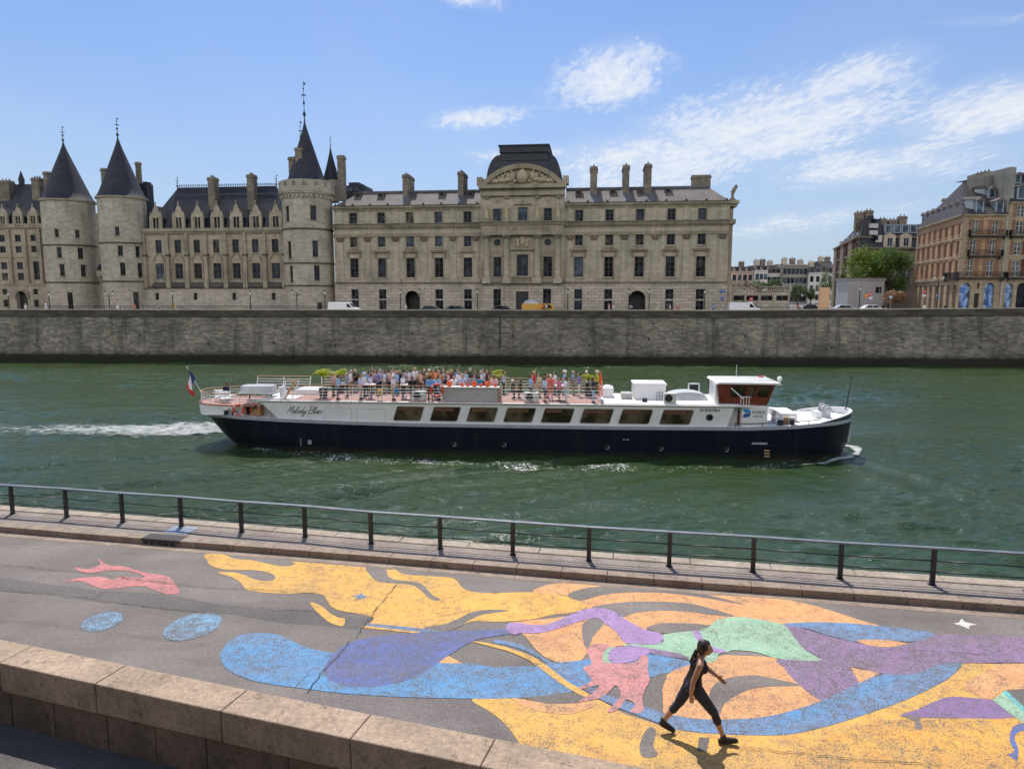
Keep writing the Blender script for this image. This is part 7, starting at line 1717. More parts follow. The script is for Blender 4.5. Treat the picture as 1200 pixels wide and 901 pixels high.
bk0 = SP(2.0, 0, 5.5); bkr = (bk0[0], bk0[1], ap0[2]); e0 = SP(-.2, eave, -.35); e1 = SP(slen, eave, -.35); e1 = (-.35, -.35, eave)
rf = MB(); rq(rf, e0, e1, ap0, bkr); rq(rf, e1, (cw_,-.35,eave), ap1, ap0); rq(rf, (cw_,-.35,eave), (cw_,18,eave), ap1); rf.poly([ap0, ap1, (cw_,18,eave), bkr], 0, [(0,0),(3,0),(3,8),(0,8)]); slate('slate_light', (.06,.052,.05)); rf.build('roof', M['slate_light'], corner)
def roof_dormer(par, P, x, z, w_, h, dep, d0):
    mb = MB(); pbox(mb, P, x-w_/2, x+w_/2, z, z+h, d0, d0+dep); o = mb.build('dormer', M['frame_blue'], par)
    mb = MB(); pbox(mb, P, x-w_*.34, x+w_*.34, z+.15, z+h-.12, d0-.03, d0+.02); mb.build('pane', M['glass_sky'], o)
    mb = MB(); gable(mb, P, x-w_*.68, x+w_*.68, z+h, z+h+.55, d0-.25, d0+dep); mb.build('dormer_roof', M['zinc'], o)
slope = lambda z: -.35 + (z-eave)/(ap0[2]-eave)*5.85
for u, v in ((1143.2,246.5),(1166.5,246.5)): z = CF.z(v, u, 1); roof_dormer(corner, flat, CF.x(u, v, 1), z-.6, 1.25, 1.9, 2.2, slope(z)-.4)
z = CF.z(231.5, 1159, 3); roof_dormer(corner, flat, CF.x(1159.5, 230, 3), z-.2, 1.1, 1.35, 1.6, slope(z)-.3)
for i in range(8):
    roof_dormer(corner, SP, bw_*(i+.5), eave+.7, 1.2, 1.6, 2.2, .35)
for i in range(4): roof_dormer(corner, SP, bw_*(i*1.6+1.6), eave+3.3, 1.0, 1.1, 1.6, 2.6)
p = SP(slen-10, 0, 5.3); chimney(corner, p[0]-.8, p[0]+.8, p[1]-1.8, p[1]+1.8, eave+2, ap0[2]+1.9, 4, 'brown_block')
nb2 = empty('quay_house', CF.o + CF.ux*(cw_+.02), CF.a, 'taller stone house at the right edge with dark mansard roof and bare grey party wall', 'building')
ez = cz(237); W2 = 16; nf = []
x0n = cx_(1178)
for u in (1192, 1206, 1220):
    x = cx_(u) - x0n
    for v0, v1, in ((241,254),(259.5,275),(284,299),(306,324)): nf.append((x-.6, x+.6, cz(v1), cz(v0)))
na = [(cx_(1177.5+ -.0)-x0n+.5, cx_(1190.5)-x0n, STREET, cz(331.5)), (cx_(1195)-x0n, cx_(1207)-x0n, STREET, cz(331.5))]
mb = MB(); wall(mb, flat, 0, W2, fl1, ez, nf); mb.poly([(0,0,eave-1),(0,0,ez),(0,9,ez),(0,9,eave-1)]); mb.build('wall', M['quoin_stone'], nb2)
mb = MB(); wall(mb, flat, 0, W2, STREET-.3, fl1, na, .4)
for a in na: spandrel(mb, flat, a[0], a[1], a[3]-.85, a[3])
mb.build('arcade', M['quoin_stone'], nb2)
for h in nf: window(nb2, flat, *h, 1, 2, .25, 'frame_pale', glass='glass_sky', bar=.12)
for i, a in enumerate(na): mb = MB(); mb.box(a[0], a[1], .3, .36, a[2]+.6, a[3]); mb.build('shop_window', M['glass_shop' if i == 0 else 'glass_dark'], nb2)
mb = MB()
for h in nf:
    mb.mark()
    for a, b in ((h[0]-.7, h[0]-.12), (h[1]+.12, h[1]+.7)): mb.mark(); pbox(mb, flat, a, b, h[2], h[3]+.25, -.03, .02)
mb.build_each('brick_panel', M['red_brick'], nb2)
mb = MB(); cornice(mb, flat, 0, W2, ez-.3, ((.18,.15),(.14,.3))); pbox(mb, flat, 0, W2, fl1-.15, fl1+.15, -.25, .02); mb.build('cornice', M['quoin_stone'], nb2)
for v in (276.5, 325.5): mb = MB(); balcony(mb, flat, .3, W2, cz(v)); mb.build('balcony', M['iron_black'], nb2)
zt2 = CF.z(203.5, 1190, 3); mb = MB(); rq(mb, (0,-.1,ez),(W2,-.1,ez),(W2,2.2,zt2),(0,2.2,zt2)); mb.poly([(0,2.2,zt2),(W2,2.2,zt2),(W2,14,zt2+.3),(0,14,zt2+.3)]); mb.build('mansard_roof', M['slate'], nb2)
for u in (1191, 1207):
    x = cx_(u)-x0n
    roof_dormer(nb2, flat, x, ez+.5, 1.3, 1.9, 2, .1); roof_dormer(nb2, flat, x, ez+3.0, 1.0, 1.2, 1.5, 1.1)
mb = MB(); zpw = CF.z(199.5, 1175, 3); xl = cx_(1151)-x0n; mb.hexa([(xl,4,eave-1),(-.3,4,eave-1),(-.3,5.2,eave-1),(xl,5.2,eave-1),(xl,4,CF.z(205,1150,4)),(-.3,4,zpw-.6),(-.3,5.2,zpw-.6),(xl,5.2,CF.z(205,1150,4))]); mb.box(-.3, .7, .2, 6, eave-1, zpw); mb.box(xl+2.2, xl+2.6, 3.6, 5.3, eave, zpw-.4); mb.build('party_wall', M['grey_render'], nb2)

MC = hpt(1004, 150); MF = Frame(MC, 0.03); mid = empty('mansard_block', MF.o, MF.a, 'stone apartment block with dark mansard storeys and stepped cornices rising behind the trees', 'building')
mx = lambda u: MF.x(u, 280); mz = lambda v: MF.z(v, 1030)
ML = hpt(977, 190) - MC; mlx, mly = ML.dot(MF.ux), ML.dot(MF.uy); ml_ = math.hypot(mlx, mly); ma = math.atan2(-mly, -mlx); mc, ms = math.cos(ma), math.sin(ma)
MSP = lambda x, z, d=0: (mlx + x*mc - d*ms, mly + x*ms + d*mc, z)
W3 = mx(1085); e3 = mz(290); hm = []
for u in (1012, 1024, 1038, 1052, 1066):
    for v0, v1 in ((299,309),(317,327)): hm.append((mx(u)-.7, mx(u)+.7, mz(v1), mz(v0)))
mb = MB(); wall(mb, flat, 0, W3, STREET, e3, hm)
hs_ = []
for i in range(5):
    for v0, v1 in ((284,294),(300,310),(316,327),(334,344)): hs_.append((ml_*(i+.35)/5, ml_*(i+.68)/5, mz(v1), mz(v0)))
wall(mb, MSP, 0, ml_, STREET, mz(277), hs_); mb.build('wall', M['brown_block'], mid)
for h in hm: window(mid, flat, *h, 1, 2, .25, 'frame_pale', bar=.1)
for h in hs_: window(mid, MSP, *h, 1, 1, .25, 'frame_dark', glass='glass_dark')
mb = MB()
for v, pr in ((277,.9),(296,.5),(313,.4),(330,.5)): pbox(mb, MSP, 0, ml_+.3, mz(v)-.35, mz(v), -pr, .02)
for v, pr in ((277,.0),(290,.6),(313,.3)): pbox(mb, flat, -pr, W3, mz(v)-.35, mz(v), -pr-.1, .02)
for i in range(3): pbox(mb, MSP, ml_*(i+.1)/3, ml_*(i+.5)/3, STREET, mz(279), -.7, .02)
mb.build('cornice', M['brown_block'], mid)
zt3 = mz(262); mb = MB(); xq = mx(1034)
rq(mb, MSP(0,mz(277),-.1), (0,-.1,mz(277)), (1.2,1.4,mz(258)), MSP(6,mz(262),2.4)); rq(mb, MSP(0,mz(277),-.1), MSP(6,mz(262),2.4), MSP(4,mz(270),8));  q_ = MSP(ml_-16, 0, 1.6); mb.prism([(1.0,1.0),(xq,1.0),(xq+4,15),q_[:2]], 'z', mz(290), mz(256)); rq(mb, (-.1,-.1,e3),(xq,-.1,e3),(xq,1.0,mz(257)),(1,1.0,mz(257)))
q_ = MSP(ml_-13, 0, 3); mb.prism([(2.4,2),(xq-1,2),(xq+1,11),q_[:2]], 'z', mz(256), mz(251.5)); mb.build('mansard_roof', M['slate'], mid)
for i in range(5): x = ml_*(i+.75)/5.4; d_ = MB(); pbox(d_, MSP, x-1.2, x+1.2, mz(276), mz(269), .15, 2.5); o_ = d_.build('dormer', M['cream_render'], mid); d_ = MB(); pbox(d_, MSP, x-.7, x+.7, mz(275), mz(270), .1, .16); d_.build('pane', M['glass_dark'], o_)
mb = MB()
for v in (262, 270): pbox(mb, flat, 2.0, xq-1.0, mz(v)-.9, mz(v), .1, .8)
pbox(mb, flat, 4.5, xq-1.5, mz(284), mz(276), -.3, .8); mb.build('white_balcony', M['white_board'], mid)
for k in range(4):
    for v in (258.5, 266.5, 279): x = 3.2+k*(xq-5)/4; d_ = MB(); pbox(d_, flat, x-.42, x+.42, mz(v)-.45, mz(v)+.45, (.85 if v < 270 else -.36), 1.5); d_.build('attic_window', M['glass_dark'], mid)
mb = MB(); rq(mb, (xq,-.05,e3),(W3,-.05,e3),(W3,1.6,zt3),(xq,1.6,zt3)); mb.poly([(xq,1.6,zt3),(W3,1.6,zt3),(W3,12,zt3+.5),(xq,12,zt3+.5)]); mb.build('mansard_roof', M['slate'], mid)
for k, u in enumerate((1042, 1052, 1061.5, 1071)):
    x = mx(u); mb = MB(); mb.box(x-.75, x+.75, .4, 2.2, mz(273), mz(263)); o = mb.build('dormer', M['frame_blue'], mid); mb = MB(); mb.box(x-.55, x+.55, .36, .42, mz(272), mz(264)); mb.build('pane', M['glass_sky'], o)
for u in (1042, 1061):
    x = mx(u); mb = MB(); mb.box(x-1.2, x+1.2, -.3, 1, mz(290), mz(276)); gable(mb, flat, x-1.3, x+1.3, mz(276), mz(273.5), -.4, .8); o = mb.build('dormer', M['cream_render'], mid); mb = MB(); mb.box(x-.6, x+.6, -.34, -.28, mz(288.5), mz(279)); mb.build('pane', M['glass_dark'], o); mb = MB(); mb.box(x-.62, x-.5, -.37, -.33, mz(288.5), mz(279)); mb.box(x-.04, x+.04, -.37, -.33, mz(288.5), mz(279)); mb.box(x+.5, x+.62, -.37, -.33, mz(288.5), mz(279)); mb.build('window_frame', M['frame_pale'], o)
for u, v in ((1018,247),(1029,245),(1046,255),(1058,256),(1070,252)): x = mx(u); chimney(mid, x-.8, x+.8, 4, 5, mz(270), mz(v)+.2, 2, 'chimney_stone')

FR = Frame(hpt(858, 240), 0.0)
fx = lambda u: FR.x(u, 330); fz = lambda v: FR.z(v, 910)
def far_house(u0, u1, ve, vt, wall_m, roof_m, label, rows, cols, yo, base=350, chim=2, dormers=0):
    h = empty('far_house', FR.o + FR.ux*fx(u0) + FR.uy*yo, FR.a, label, 'building', 'houses on the far bank')
    w_ = fx(u1) - fx(u0) - .05; ze, zt_ = fz(ve), fz(vt); hs = []
    for r_ in range(rows):
        z1 = ze - 1.0 - r_*3.0
        for c in range(cols): x = w_*(c+.5)/cols; hs.append((x-.6, x+.6, z1-1.9, z1))
    mb = MB(); wall(mb, flat, 0, w_, STREET-2, ze, hs); mb.poly([(0,0,STREET-2),(0,9,STREET-2),(0,9,ze),(0,0,ze)]); mb.poly([(w_,0,STREET-2),(w_,9,STREET-2),(w_,9,ze),(w_,0,ze)]); mb.build('wall', M[wall_m], h)
    for q in hs:
        mb = MB(); mb.poly([(q[0],.2,q[2]),(q[1],.2,q[2]),(q[1],.2,q[3]),(q[0],.2,q[3])]); mb.build('window', M[_wr.choice(('glass_dark','glass_sky'))], h)
    mb = MB(); pbox(mb, flat, -.1, w_+.1, ze-.2, ze+.15, -.35, .1); pbox(mb, flat, 0, w_, ze-rows*3.0-.3, ze-rows*3.0, -.3, .02); mb.build('cornice', M[wall_m], h)
    mb = MB(); rq(mb, (0,-.2,ze+.15),(w_,-.2,ze+.15),(w_,2.5,zt_),(0,2.5,zt_)); mb.poly([(0,2.5,zt_),(w_,2.5,zt_),(w_,9,zt_),(0,9,zt_)]); mb.poly([(w_,-.2,ze+.15),(w_,9,ze+.15),(w_,9,zt_),(w_,2.5,zt_)]); mb.poly([(0,9,ze+.15),(0,-.2,ze+.15),(0,2.5,zt_),(0,9,zt_)]); mb.build('roof', M[roof_m], h)
    for k in range(dormers): x = w_*(k+.5)/dormers; d_ = MB(); d_.box(x-.6,x+.6,.1,2,ze+.3,ze+1.7); o = d_.build('dormer', M['zinc'], h); d_ = MB(); d_.box(x-.4,x+.4,.06,.1,ze+.5,ze+1.5); d_.build('pane', M['glass_dark'], o)
    for k in range(chim): x = w_*(k+.3)/chim; chimney(h, x, x+1.6, 3, 4.2, ze, zt_+1.0+_wr.uniform(0,1.0), 3, 'chimney_stone' if k % 2 else 'cream_render')
far_house(845, 882.3, 318.5, 312, 'pink_render', 'brown_roof', 'low pink house with a brown roof, nearest the court building on the far bank', 3, 6, 0, dormers=5)
far_house(882.5, 897, 317.6, 311, 'pale_render', 'zinc', 'narrow white house with a pale zinc roof between pink and brown roofed houses', 4, 3, -2, chim=2, dormers=2)
far_house(897, 912.8, 321, 311, 'pale_render', 'brown_roof', 'white house with a tall brown roof left of the grey green block', 3, 4, -1, chim=1, dormers=3)
far_house(913, 941.5, 311.5, 309.5, 'grey_render', 'zinc', 'grey green block with flat top and wide studio windows on the far bank', 5, 6, -3, chim=3)
far_house(941.8, 970, 320.5, 313, 'pale_render', 'slate', 'bright white house with a slate roof left of the tall stone block', 5, 4, -4, chim=2, dormers=4)
far_house(969.5, 986, 312, 305, 'grey_render', 'slate', 'dark grey house tucked against the tall stone block on the far bank', 4, 3, 6, chim=2)

TF = Frame(hpt(857, 124), fang); ter = empty('stone_terrace', TF.o, TF.a, 'low stone terrace with a balustraded stair beside the court building', 'terrace')
tx = lambda u: TF.x(u, 340); tz = lambda v: TF.z(v, 890)
mb = MB(); xA, xB, xC, xD = tx(857), tx(874), tx(890), tx(926); zA, zD = tz(335), tz(341.5)
hh_ = [(tx(u)-.55, tx(u)+.55, tz(352), tz(346.5)) for u in (864,869,879,885,896,902,914,920)]
wall(mb, flat, xA, xB, STREET-.3, zA, [h for h in hh_ if h[1] < xB]); wall(mb, flat, xB, xD, STREET-.3, zD, [h for h in hh_ if h[0] > xB])
mb.add([flat(xB,zD,0),flat(xC,zD,0),flat(xB,zA,0)], [(0,1,2)], [(xB,zD),(xC,zD),(xB,zA)]); mb.poly([(xD,0,STREET),(xD,8,STREET),(xD,8,zD),(xD,0,zD)]); mb.poly([(xB,.1,zD),(xD,.1,zD),(xD,8,zD),(xB,8,zD)]); mb.poly([(xB,0,zD),(xB,8,zD),(xB,8,zA),(xB,0,zA)]); mb.build('wall', M['court_base'], ter)
for h in hh_: mb = MB(); mb.poly([(h[0],.3,h[2]),(h[1],.3,h[2]),(h[1],.3,h[3]),(h[0],.3,h[3])]); mb.build('window', M['glass_dark'], ter)
mb = MB()
def bal(x0, x1, z0, z1):
    k = max(3, int((x1-x0)/.36))
    for i in range(k):
        t = (i+.5)/k; x = x0+(x1-x0)*t; z = z0+(z1-z0)*t; mb.lathe([(.07,.1),(.12,.3),(.06,.55),(.09,.75)], (x,-.05,z), 6)
    for a, b in ((0,.12),(.75,.92)): mb.hexa([(x0,-.25,z0+a),(x1,-.25,z1+a),(x1,.15,z1+a),(x0,.15,z0+a),(x0,-.25,z0+b),(x1,-.25,z1+b),(x1,.15,z1+b),(x0,.15,z0+b)])
    for x, z in ((x0,z0),(x1,z1)): mb.box(x-.22,x+.22,-.3,.2,z,z+1.02)
bal(xA, xB, zA, zA); bal(xB, xC, zA, zD); bal(xC, xD, zD, zD); mb.build('balustrade', M['court_base'], ter)
def put(name, u, Y, label, cat, group=None, rz=0, z=STREET + .003):
    p = hpt(u, Y); return empty(name, (p.x, p.y, z), rz, label, cat, group)
SC = lambda Y: Y*math.cos(TH)/FPX*1.0                                  # metres per photo pixel at a distance
zat = lambda v, u, Y: at_y(u, v, Y).z
hb2 = put('plywood_hoarding', 967.3, 111.5, 'tall tan plywood panel standing on the quay behind the parapet', 'hoarding'); hw_ = 5.3*SC(111.5); mb = MB(); mb.box(-hw_, hw_, 0, .9, -.02, zat(337,967,111.5)-STREET); bevel(mb.build('board', M['tan_board'], hb2), .02); mb = MB(); mb.box(-hw_-.02, hw_+.02, -.03, -.004, 1.1, 1.16); mb.build('batten', M['wood_rail'], hb2)
hut = put('site_hut', 1014.5, 136, 'white site hut with a grey flat roof in front of the trees', 'hut'); hw_ = 21*SC(136); ht = zat(329,1014,136)-STREET; mb = MB(); mb.box(-hw_, hw_, 0, 5, -.02, ht); mb.box(-hw_-.2, hw_+.2, -.2, 5.2, ht, ht+.2); hutb = mb.build('hut_body', M['white_board'], hut)
mb = MB(); mb.box(-hw_, -hw_+1.6, -.012, -.003, .02, ht-.6); mb.build('door', M['grey_panel'], hut); mb = MB(); mb.box(hw_-1.6, hw_-.5, -.02, -.003, ht*.6, ht*.8); mb.build('window', M['glass_dark'], hut); mb = MB(); mb.box(-hw_-.25, hw_+.25, -.25, 5.25, ht+.2, ht+.55); mb.build('roof', M['grey_render'], hut)
mb = MB()
for k in range(9): x = -hw_ + 2*hw_*k/8; mb.box(x-.03, x+.03, -.03, -.003, 0, ht)
mb.build('panel_rib', M['grey_panel'], hut)
def tree(u, Y, v_top, v_bot, width_px, leafm, label, n=2600, seed=1, leaf=.42, cat='tree', group='trees on the square', name='leafy_tree', squash=1.0):
    o = put(name, u, Y, label, cat, group); rt = random.Random(seed); top = zat(v_top, u, Y) - STREET; bot = zat(v_bot, u, Y) - STREET; rw = width_px*SC(Y)/2; hc = (top-bot)/2; zc = (top+bot)/2
    mb = MB(); mb.cyl((0,0,-.05),(.1,0,max(bot+.6*hc,.5)),.05*hc+.12,.03*hc+.07,8)
    for k in range(6):
        a = rt.uniform(0,6.28); r_ = rw*rt.uniform(.4,.75); mb.cyl((.05,0,max(bot,.3)*.9+.2*hc),(r_*math.cos(a),r_*math.sin(a),zc+rt.uniform(-.3,.5)*hc),.03*hc+.05,.015*hc+.02,6)
    mb.build('trunk', M['bark'], o)
    cl_ = []
    for k in range(18):
        a = rt.uniform(0,6.28); e = rt.uniform(-1,1); q = (1-e*e)**.5; s = rt.uniform(.45,.75); cl_.append((rw*s*q*math.cos(a), rw*s*q*math.sin(a), zc+hc*s*e*squash, rt.uniform(.28,.46)))
    mb = MB()
    for i in range(n):
        c = rt.choice(cl_); v = Vector((rt.gauss(0,1), rt.gauss(0,1), rt.gauss(0,1))).normalized()*(rt.random()**.35); p = Vector((c[0]+v.x*c[3]*rw, c[1]+v.y*c[3]*rw, c[2]+v.z*c[3]*hc*1.1))
        if p.z < .15: continue
        nrm = (v + Vector((rt.gauss(0,.6), rt.gauss(0,.6), rt.gauss(.3,.6)))).normalized(); t_ = nrm.orthogonal().normalized(); t_.rotate(Matrix.Rotation(rt.uniform(0,6.28),3,nrm)); b_ = nrm.cross(t_); L = leaf*rt.uniform(.6,1.3)
        mb.poly([p-t_*L*.5, p+b_*L*.32, p+t_*L*.5, p-b_*L*.32])
    mb.build('crown', M[leafm], o); return o
tree(1010, 141, 288, 346, 52, 'leaf_mid', 'tall rounded green tree on the left, above the white site hut', 3800, 3)
tree(1043, 139, 289, 345, 64, 'leaf_dark', 'broad dark green tree against the orange corner house', 5200, 5)
tree(1026, 146, 291, 338, 40, 'leaf_mid', 'yellowish green tree filling the gap between two bigger crowns', 3000, 8)
tree(988, 150, 318, 352, 16, 'leaf_mid', 'slim green tree at the foot of the stone block, left of the hut', 1500, 9, .35)
tree(1049, 128, 337, 357, 27, 'leaf_dry', 'low dry brownish tree between the hut and the corner house', 2200, 11, .28, name='dry_tree')
for k, (u, vt_, vb_, wd, lb) in enumerate(((886,326.5,342,24,'low green tree behind the left half of the stone terrace'),(906,327,342,24,'low green tree behind the right half of the terrace'),(935,332,352,22,'round green tree before the grey green block'),(968,315,346,24,'pale green tree at the foot of the white far house'),(950,337,352,14,'small green tree in front of the white far house'))):
    tree(u, 200 if k != 3 else 215, vt_, vb_, wd, 'leaf_far', lb, 900, 20+k, .5, group='trees by the far bank')
def lamp(u, v, label, wd=112, double=False):
    Y_ = W0.y - 0; y0 = at_y(u, 360, wd).y; h = zat(v, u, wd) - STREET
    o = put('street_lamp', u, wd, label, 'street lamp', 'street lamps along the far quay')
    mb = MB(); mb.lathe([(.20,0),(.20,.3),(.12,.5),(.08,.9),(.065,h-.75),(.10,h-.7),(.05,h-.6)], (0,0,0), 10)
    if double:
        mb.tube([(-.65,0,h-.75),(-.4,0,h-.95),(0,0,h-1.05),(.4,0,h-.95),(.65,0,h-.75)], .04, 6)
    mb.build('lamp_post', M['iron_black'], o, 'auto')
    for x in ((-.65, .65) if double else (0,)):
        b = h-.72; m2_ = MB(); m2_.lathe([(.11,0),(.19,.4),(.19,.42)], (x,0,b), 6); c = m2_.build('lantern', M['lamp_glass'], o); m2_ = MB(); m2_.lathe([(.23,.42),(.12,.56),(.05,.62),(.04,.72),(.001,.74)], (x,0,b), 6); m2_.build('lantern_cap', M['iron_black'], c)
for u, v, lb, dbl in ((9.5,341,'black street lamp at the left edge before the arched doorway',False),(57,341.5,'black street lamp before the left of the twin towers',False),(127.5,340.5,'black double street lamp before the taller twin tower',True),(202,340,'black street lamp at the left bays of the gothic wing',False),(293,340,'black street lamp at the right bays of the gothic wing',False),(347.6,339,'black double street lamp at the foot of the battlement tower',True),(380.5,339.5,'black street lamp where the battlement tower meets the court',False),
                      (469.2,338.5,'black street lamp left of the left archway of the court',False),(491.5,338,'black street lamp right of the left archway of the court',False),(559.5,338,'black street lamp left of the columned centre of the court',False),(665.3,338,'black street lamp right of the columned centre of the court',False),(737,338,'black street lamp left of the right archway of the court',False),(761,338,'black street lamp right of the right archway of the court',False),(826,338.5,'black street lamp at the right end of the court front',False)): lamp(u, v, lb, 116, dbl)
lamp(872, 338, 'black street lamp before the stone terrace', 117); lamp(1007.5, 335, 'black street lamp before the white site hut', 118); lamp(1099, 322, 'tall street lamp with twin lanterns before the corner house side', 110.5, True); lamp(940, 343, 'black street lamp before the white far house', 130)
def sign(u, v, Y, label, kind):
    o = put('traffic_sign', u, Y, label, 'sign'); h = zat(v, u, Y) - STREET; mb = MB(); mb.cyl((0,0,0),(0,0,h+.3),.035,None,8); mb.build('sign_post', M['grey_panel'], o); mb = MB()
    if kind == 'red': mb.cyl((0,-.05,h),(0,-.03,h),.30,None,24); p = mb.build('sign_disc', M['sign_red'], o); mb = MB(); mb.box(-.2,.2,-.056,-.052,h-.05,h+.05); mb.build('white_bar', M['sign_white'], p); mb = MB(); mb.box(-.28,.28,-.05,-.03,h-.8,h-.45); mb.build('sign_plate', M['sign_white'], o)
    elif kind == 'blue': mb.box(-.26,.26,-.05,-.03,h-.26,h+.26); p = mb.build('sign_plate', M['logo_blue'], o); mb = MB(); mb.box(-.2,.2,-.056,-.052,h-.05,h+.2); mb.build('white_mark', M['sign_white'], p)
    else: mb.prism([(-.45,h-.35),(.45,h-.35),(0,h+.45)], 'y', -.05, -.03); p = mb.build('sign_plate', M['sign_red'], o); mb = MB(); mb.prism([(-.3,h-.26),(.3,h-.26),(0,h+.26)], 'y', -.056, -.052); mb.build('sign_face', M['sign_yellow'], p)
sign(1083, 342, 117, 'round red no entry sign with a white plate below, by the corner house', 'red'); sign(1098.5, 347, 116, 'square blue sign on a post by the orange corner house', 'blue'); sign(880.5, 350.5, 118, 'small round red sign before the stone terrace', 'red'); sign(1015, 346, 120, 'yellow triangular warning sign before the white hut', 'tri'); sign(1020.5, 345, 121, 'round red sign beside the yellow warning triangle', 'red'); sign(1044, 348.5, 119, 'square blue sign before the dry brownish tree', 'blue')
for v, lb in ((341.3,'upper blue name plate on the right end of the court base'),(350,'lower blue plaque on the right end of the court base')):
    x, z = F.loc(847, v, -.3); p = F.o + F.ux*x + F.uy*(-.29); o = empty('wall_plaque', (p.x, p.y, z), F.a, lb, 'plaque'); mb = MB(); mb.box(-.36,.36,-.03,.1,-.22,.22) if v < 345 else mb.cyl((0,-.03,0),(0,.1,0),.3,None,20); mb.build('plate', M['sign_blue'], o); mb = MB(); mb.box(-.22,.22,-.035,-.031,-.03,.03); mb.build('white_band', M['sign_white'], o)
for a, b, lb in ((36,163,'low black iron railing at the foot of the twin towers'),(163,392,'low black iron railing along the foot of the gothic wing'),(876,962,'dark metal barrier along the square before the terrace')):
    p0, p1 = (hpt(a, F.o.y + 3 if a < 400 else 119), hpt(b, 0))
    q0 = F.o + F.ux*F.x(a,355,-4.5) + F.uy*-4.5; q1 = F.o + F.ux*F.x(b,355,-4.5) + F.uy*-4.5
    o = empty('iron_railing', (q0.x, q0.y, STREET), F.a, lb, 'railing'); L = (q1-q0).length; mb = MB()
    for z in (.25, 1.15): mb.box(0, L, -.025, .025, z, z+.06)
    for k in range(int(L/.35)): mb.box(k*.35, k*.35+.05, -.02, .02, 0, 1.3)
    mb.build('bars', M['iron_black'], o)
def car_mesh(kind, paint):
    if kind == 'van': prof = [(-2.4,.35),(2.3,.35),(2.45,.6),(2.4,1.0),(1.75,1.2),(1.05,1.95),(-2.3,2.0),(-2.42,1.2)]; top = 2.0; win = [[(.75,1.2),(1.55,1.2),(1.0,1.75),(.75,1.78)]]; ws = [(1.78,1.22),(1.12,1.88)]
    else: prof = [(-2.1,.3),(2.1,.3),(2.2,.6),(2.1,.85),(1.0,.95),(.35,1.42),(-1.1,1.46),(-1.75,.98),(-2.15,.92)]; top = 1.46; win = [[(-1.55,.98),(-.35,.98),(-.35,1.36),(-1.05,1.36)],[(-.27,.98),(.8,.98),(.3,1.34),(-.27,1.36)]]; ws = [(.98,.98),(.38,1.38)]
    return prof, win, ws
def car(u, Y, kind, paint, label, rz=0, group='vehicles on the far quay'):
    o = put('parked_van' if kind == 'van' else 'parked_car', u, Y, label, 'van' if kind == 'van' else 'car', group, F.a + rz); prof, win, ws = car_mesh(kind, paint); hw = .95 if kind == 'van' else .86
    mb = MB(); mb.prism(prof, 'y', -hw, hw); bevel(mb.build('body', M[paint], o), .07, 3)
    for w_ in win:
        for s in (-1, 1): mb = MB(); mb.prism(w_, 'y', s*hw+s*.002, s*hw+s*.012); mb.build('window', M['glass_dark'], o)
    mb = MB(); (a, b), (c, d) = ws; mb.hexa([(a+.02,-hw*.88,b),(a+.02,hw*.88,b),(a-.03,hw*.88,b),(a-.03,-hw*.88,b),(c+.02,-hw*.82,d),(c+.02,hw*.82,d),(c-.03,hw*.82,d),(c-.03,-hw*.82,d)]); mb.build('windscreen', M['glass_dark'], o)
    for x in (-1.4, 1.4):
        for s in (-1, 1):
            mb = MB(); mb.cyl((x, s*hw-s*.2, .33),(x, s*hw+s*.015, .33),.33,None,18); w2 = mb.build('wheel', M['tyre'], o); mb = MB(); mb.cyl((x, s*hw+s*.01, .33),(x, s*hw+s*.024, .33),.19,None,14); mb.build('rim', M['silver'], w2)
    for s in (-1, 1): mb = MB(); mb.ball((prof[2][0]-.08, s*hw*.72, .72 if kind != 'van' else .85), .08,.15,.09,8); mb.build('headlight', M['lamp_glass'], o)
    return o
car(403, 114.5, 'van', 'car_white', 'white van parked at the left end of the court building', 0); car(872, 113, 'van', 'car_white', 'white van parked before the stone terrace'); car(507, 115, 'car', 'car_teal', 'dark green car right of the left archway'); car(536, 115.2, 'car', 'car_teal', 'dark car between two street lamps, left of the centre of the court'); car(591, 115.5, 'car', 'car_dark', 'dark car left of the large central door'); car(992, 122, 'car', 'car_silver', 'silver car glinting on the square right of the plywood panel'); car(1024, 122, 'car', 'car_white', 'white car before the site hut'); car(1163, 113.8, 'car', 'car_dark', 'dark car before the right shop arch of the corner house'); car(952, 128, 'car', 'car_dark', 'dark car on the square left of the plywood panel')
tk = put('flatbed_truck', 631, 114.8, 'yellow flatbed truck carrying a grey tarpaulin before the central door', 'truck', 'vehicles on the far quay', F.a)
mb = MB(); mb.box(-2.6,1.0,-1,1,.75,1.75); bevel(mb.build('dropside_bed', M['truck_yellow'], tk), .03); mb = MB(); mb.prism([(1.05,.4),(2.6,.4),(2.65,1.0),(2.2,1.75),(1.05,1.8)], 'y', -.98, .98); bevel(mb.build('cab', M['truck_yellow'], tk), .06); mb = MB(); mb.ball((-1.2,0,1.75),1.3,.8,.65,14); mb.build('tarpaulin', M['tarp_grey'], tk, True)
for s in (-1,1): mb = MB(); mb.prism([(1.25,1.05),(2.3,1.05),(2.0,1.6),(1.25,1.62)], 'y', s*.982, s*.992); mb.build('window', M['glass_dark'], tk)
for x in (-1.7, 1.8):
    for s in (-1,1): mb = MB(); mb.cyl((x,s*.75,.4),(x,s*.99,.4),.4,None,18); mb.build('wheel', M['tyre'], tk)
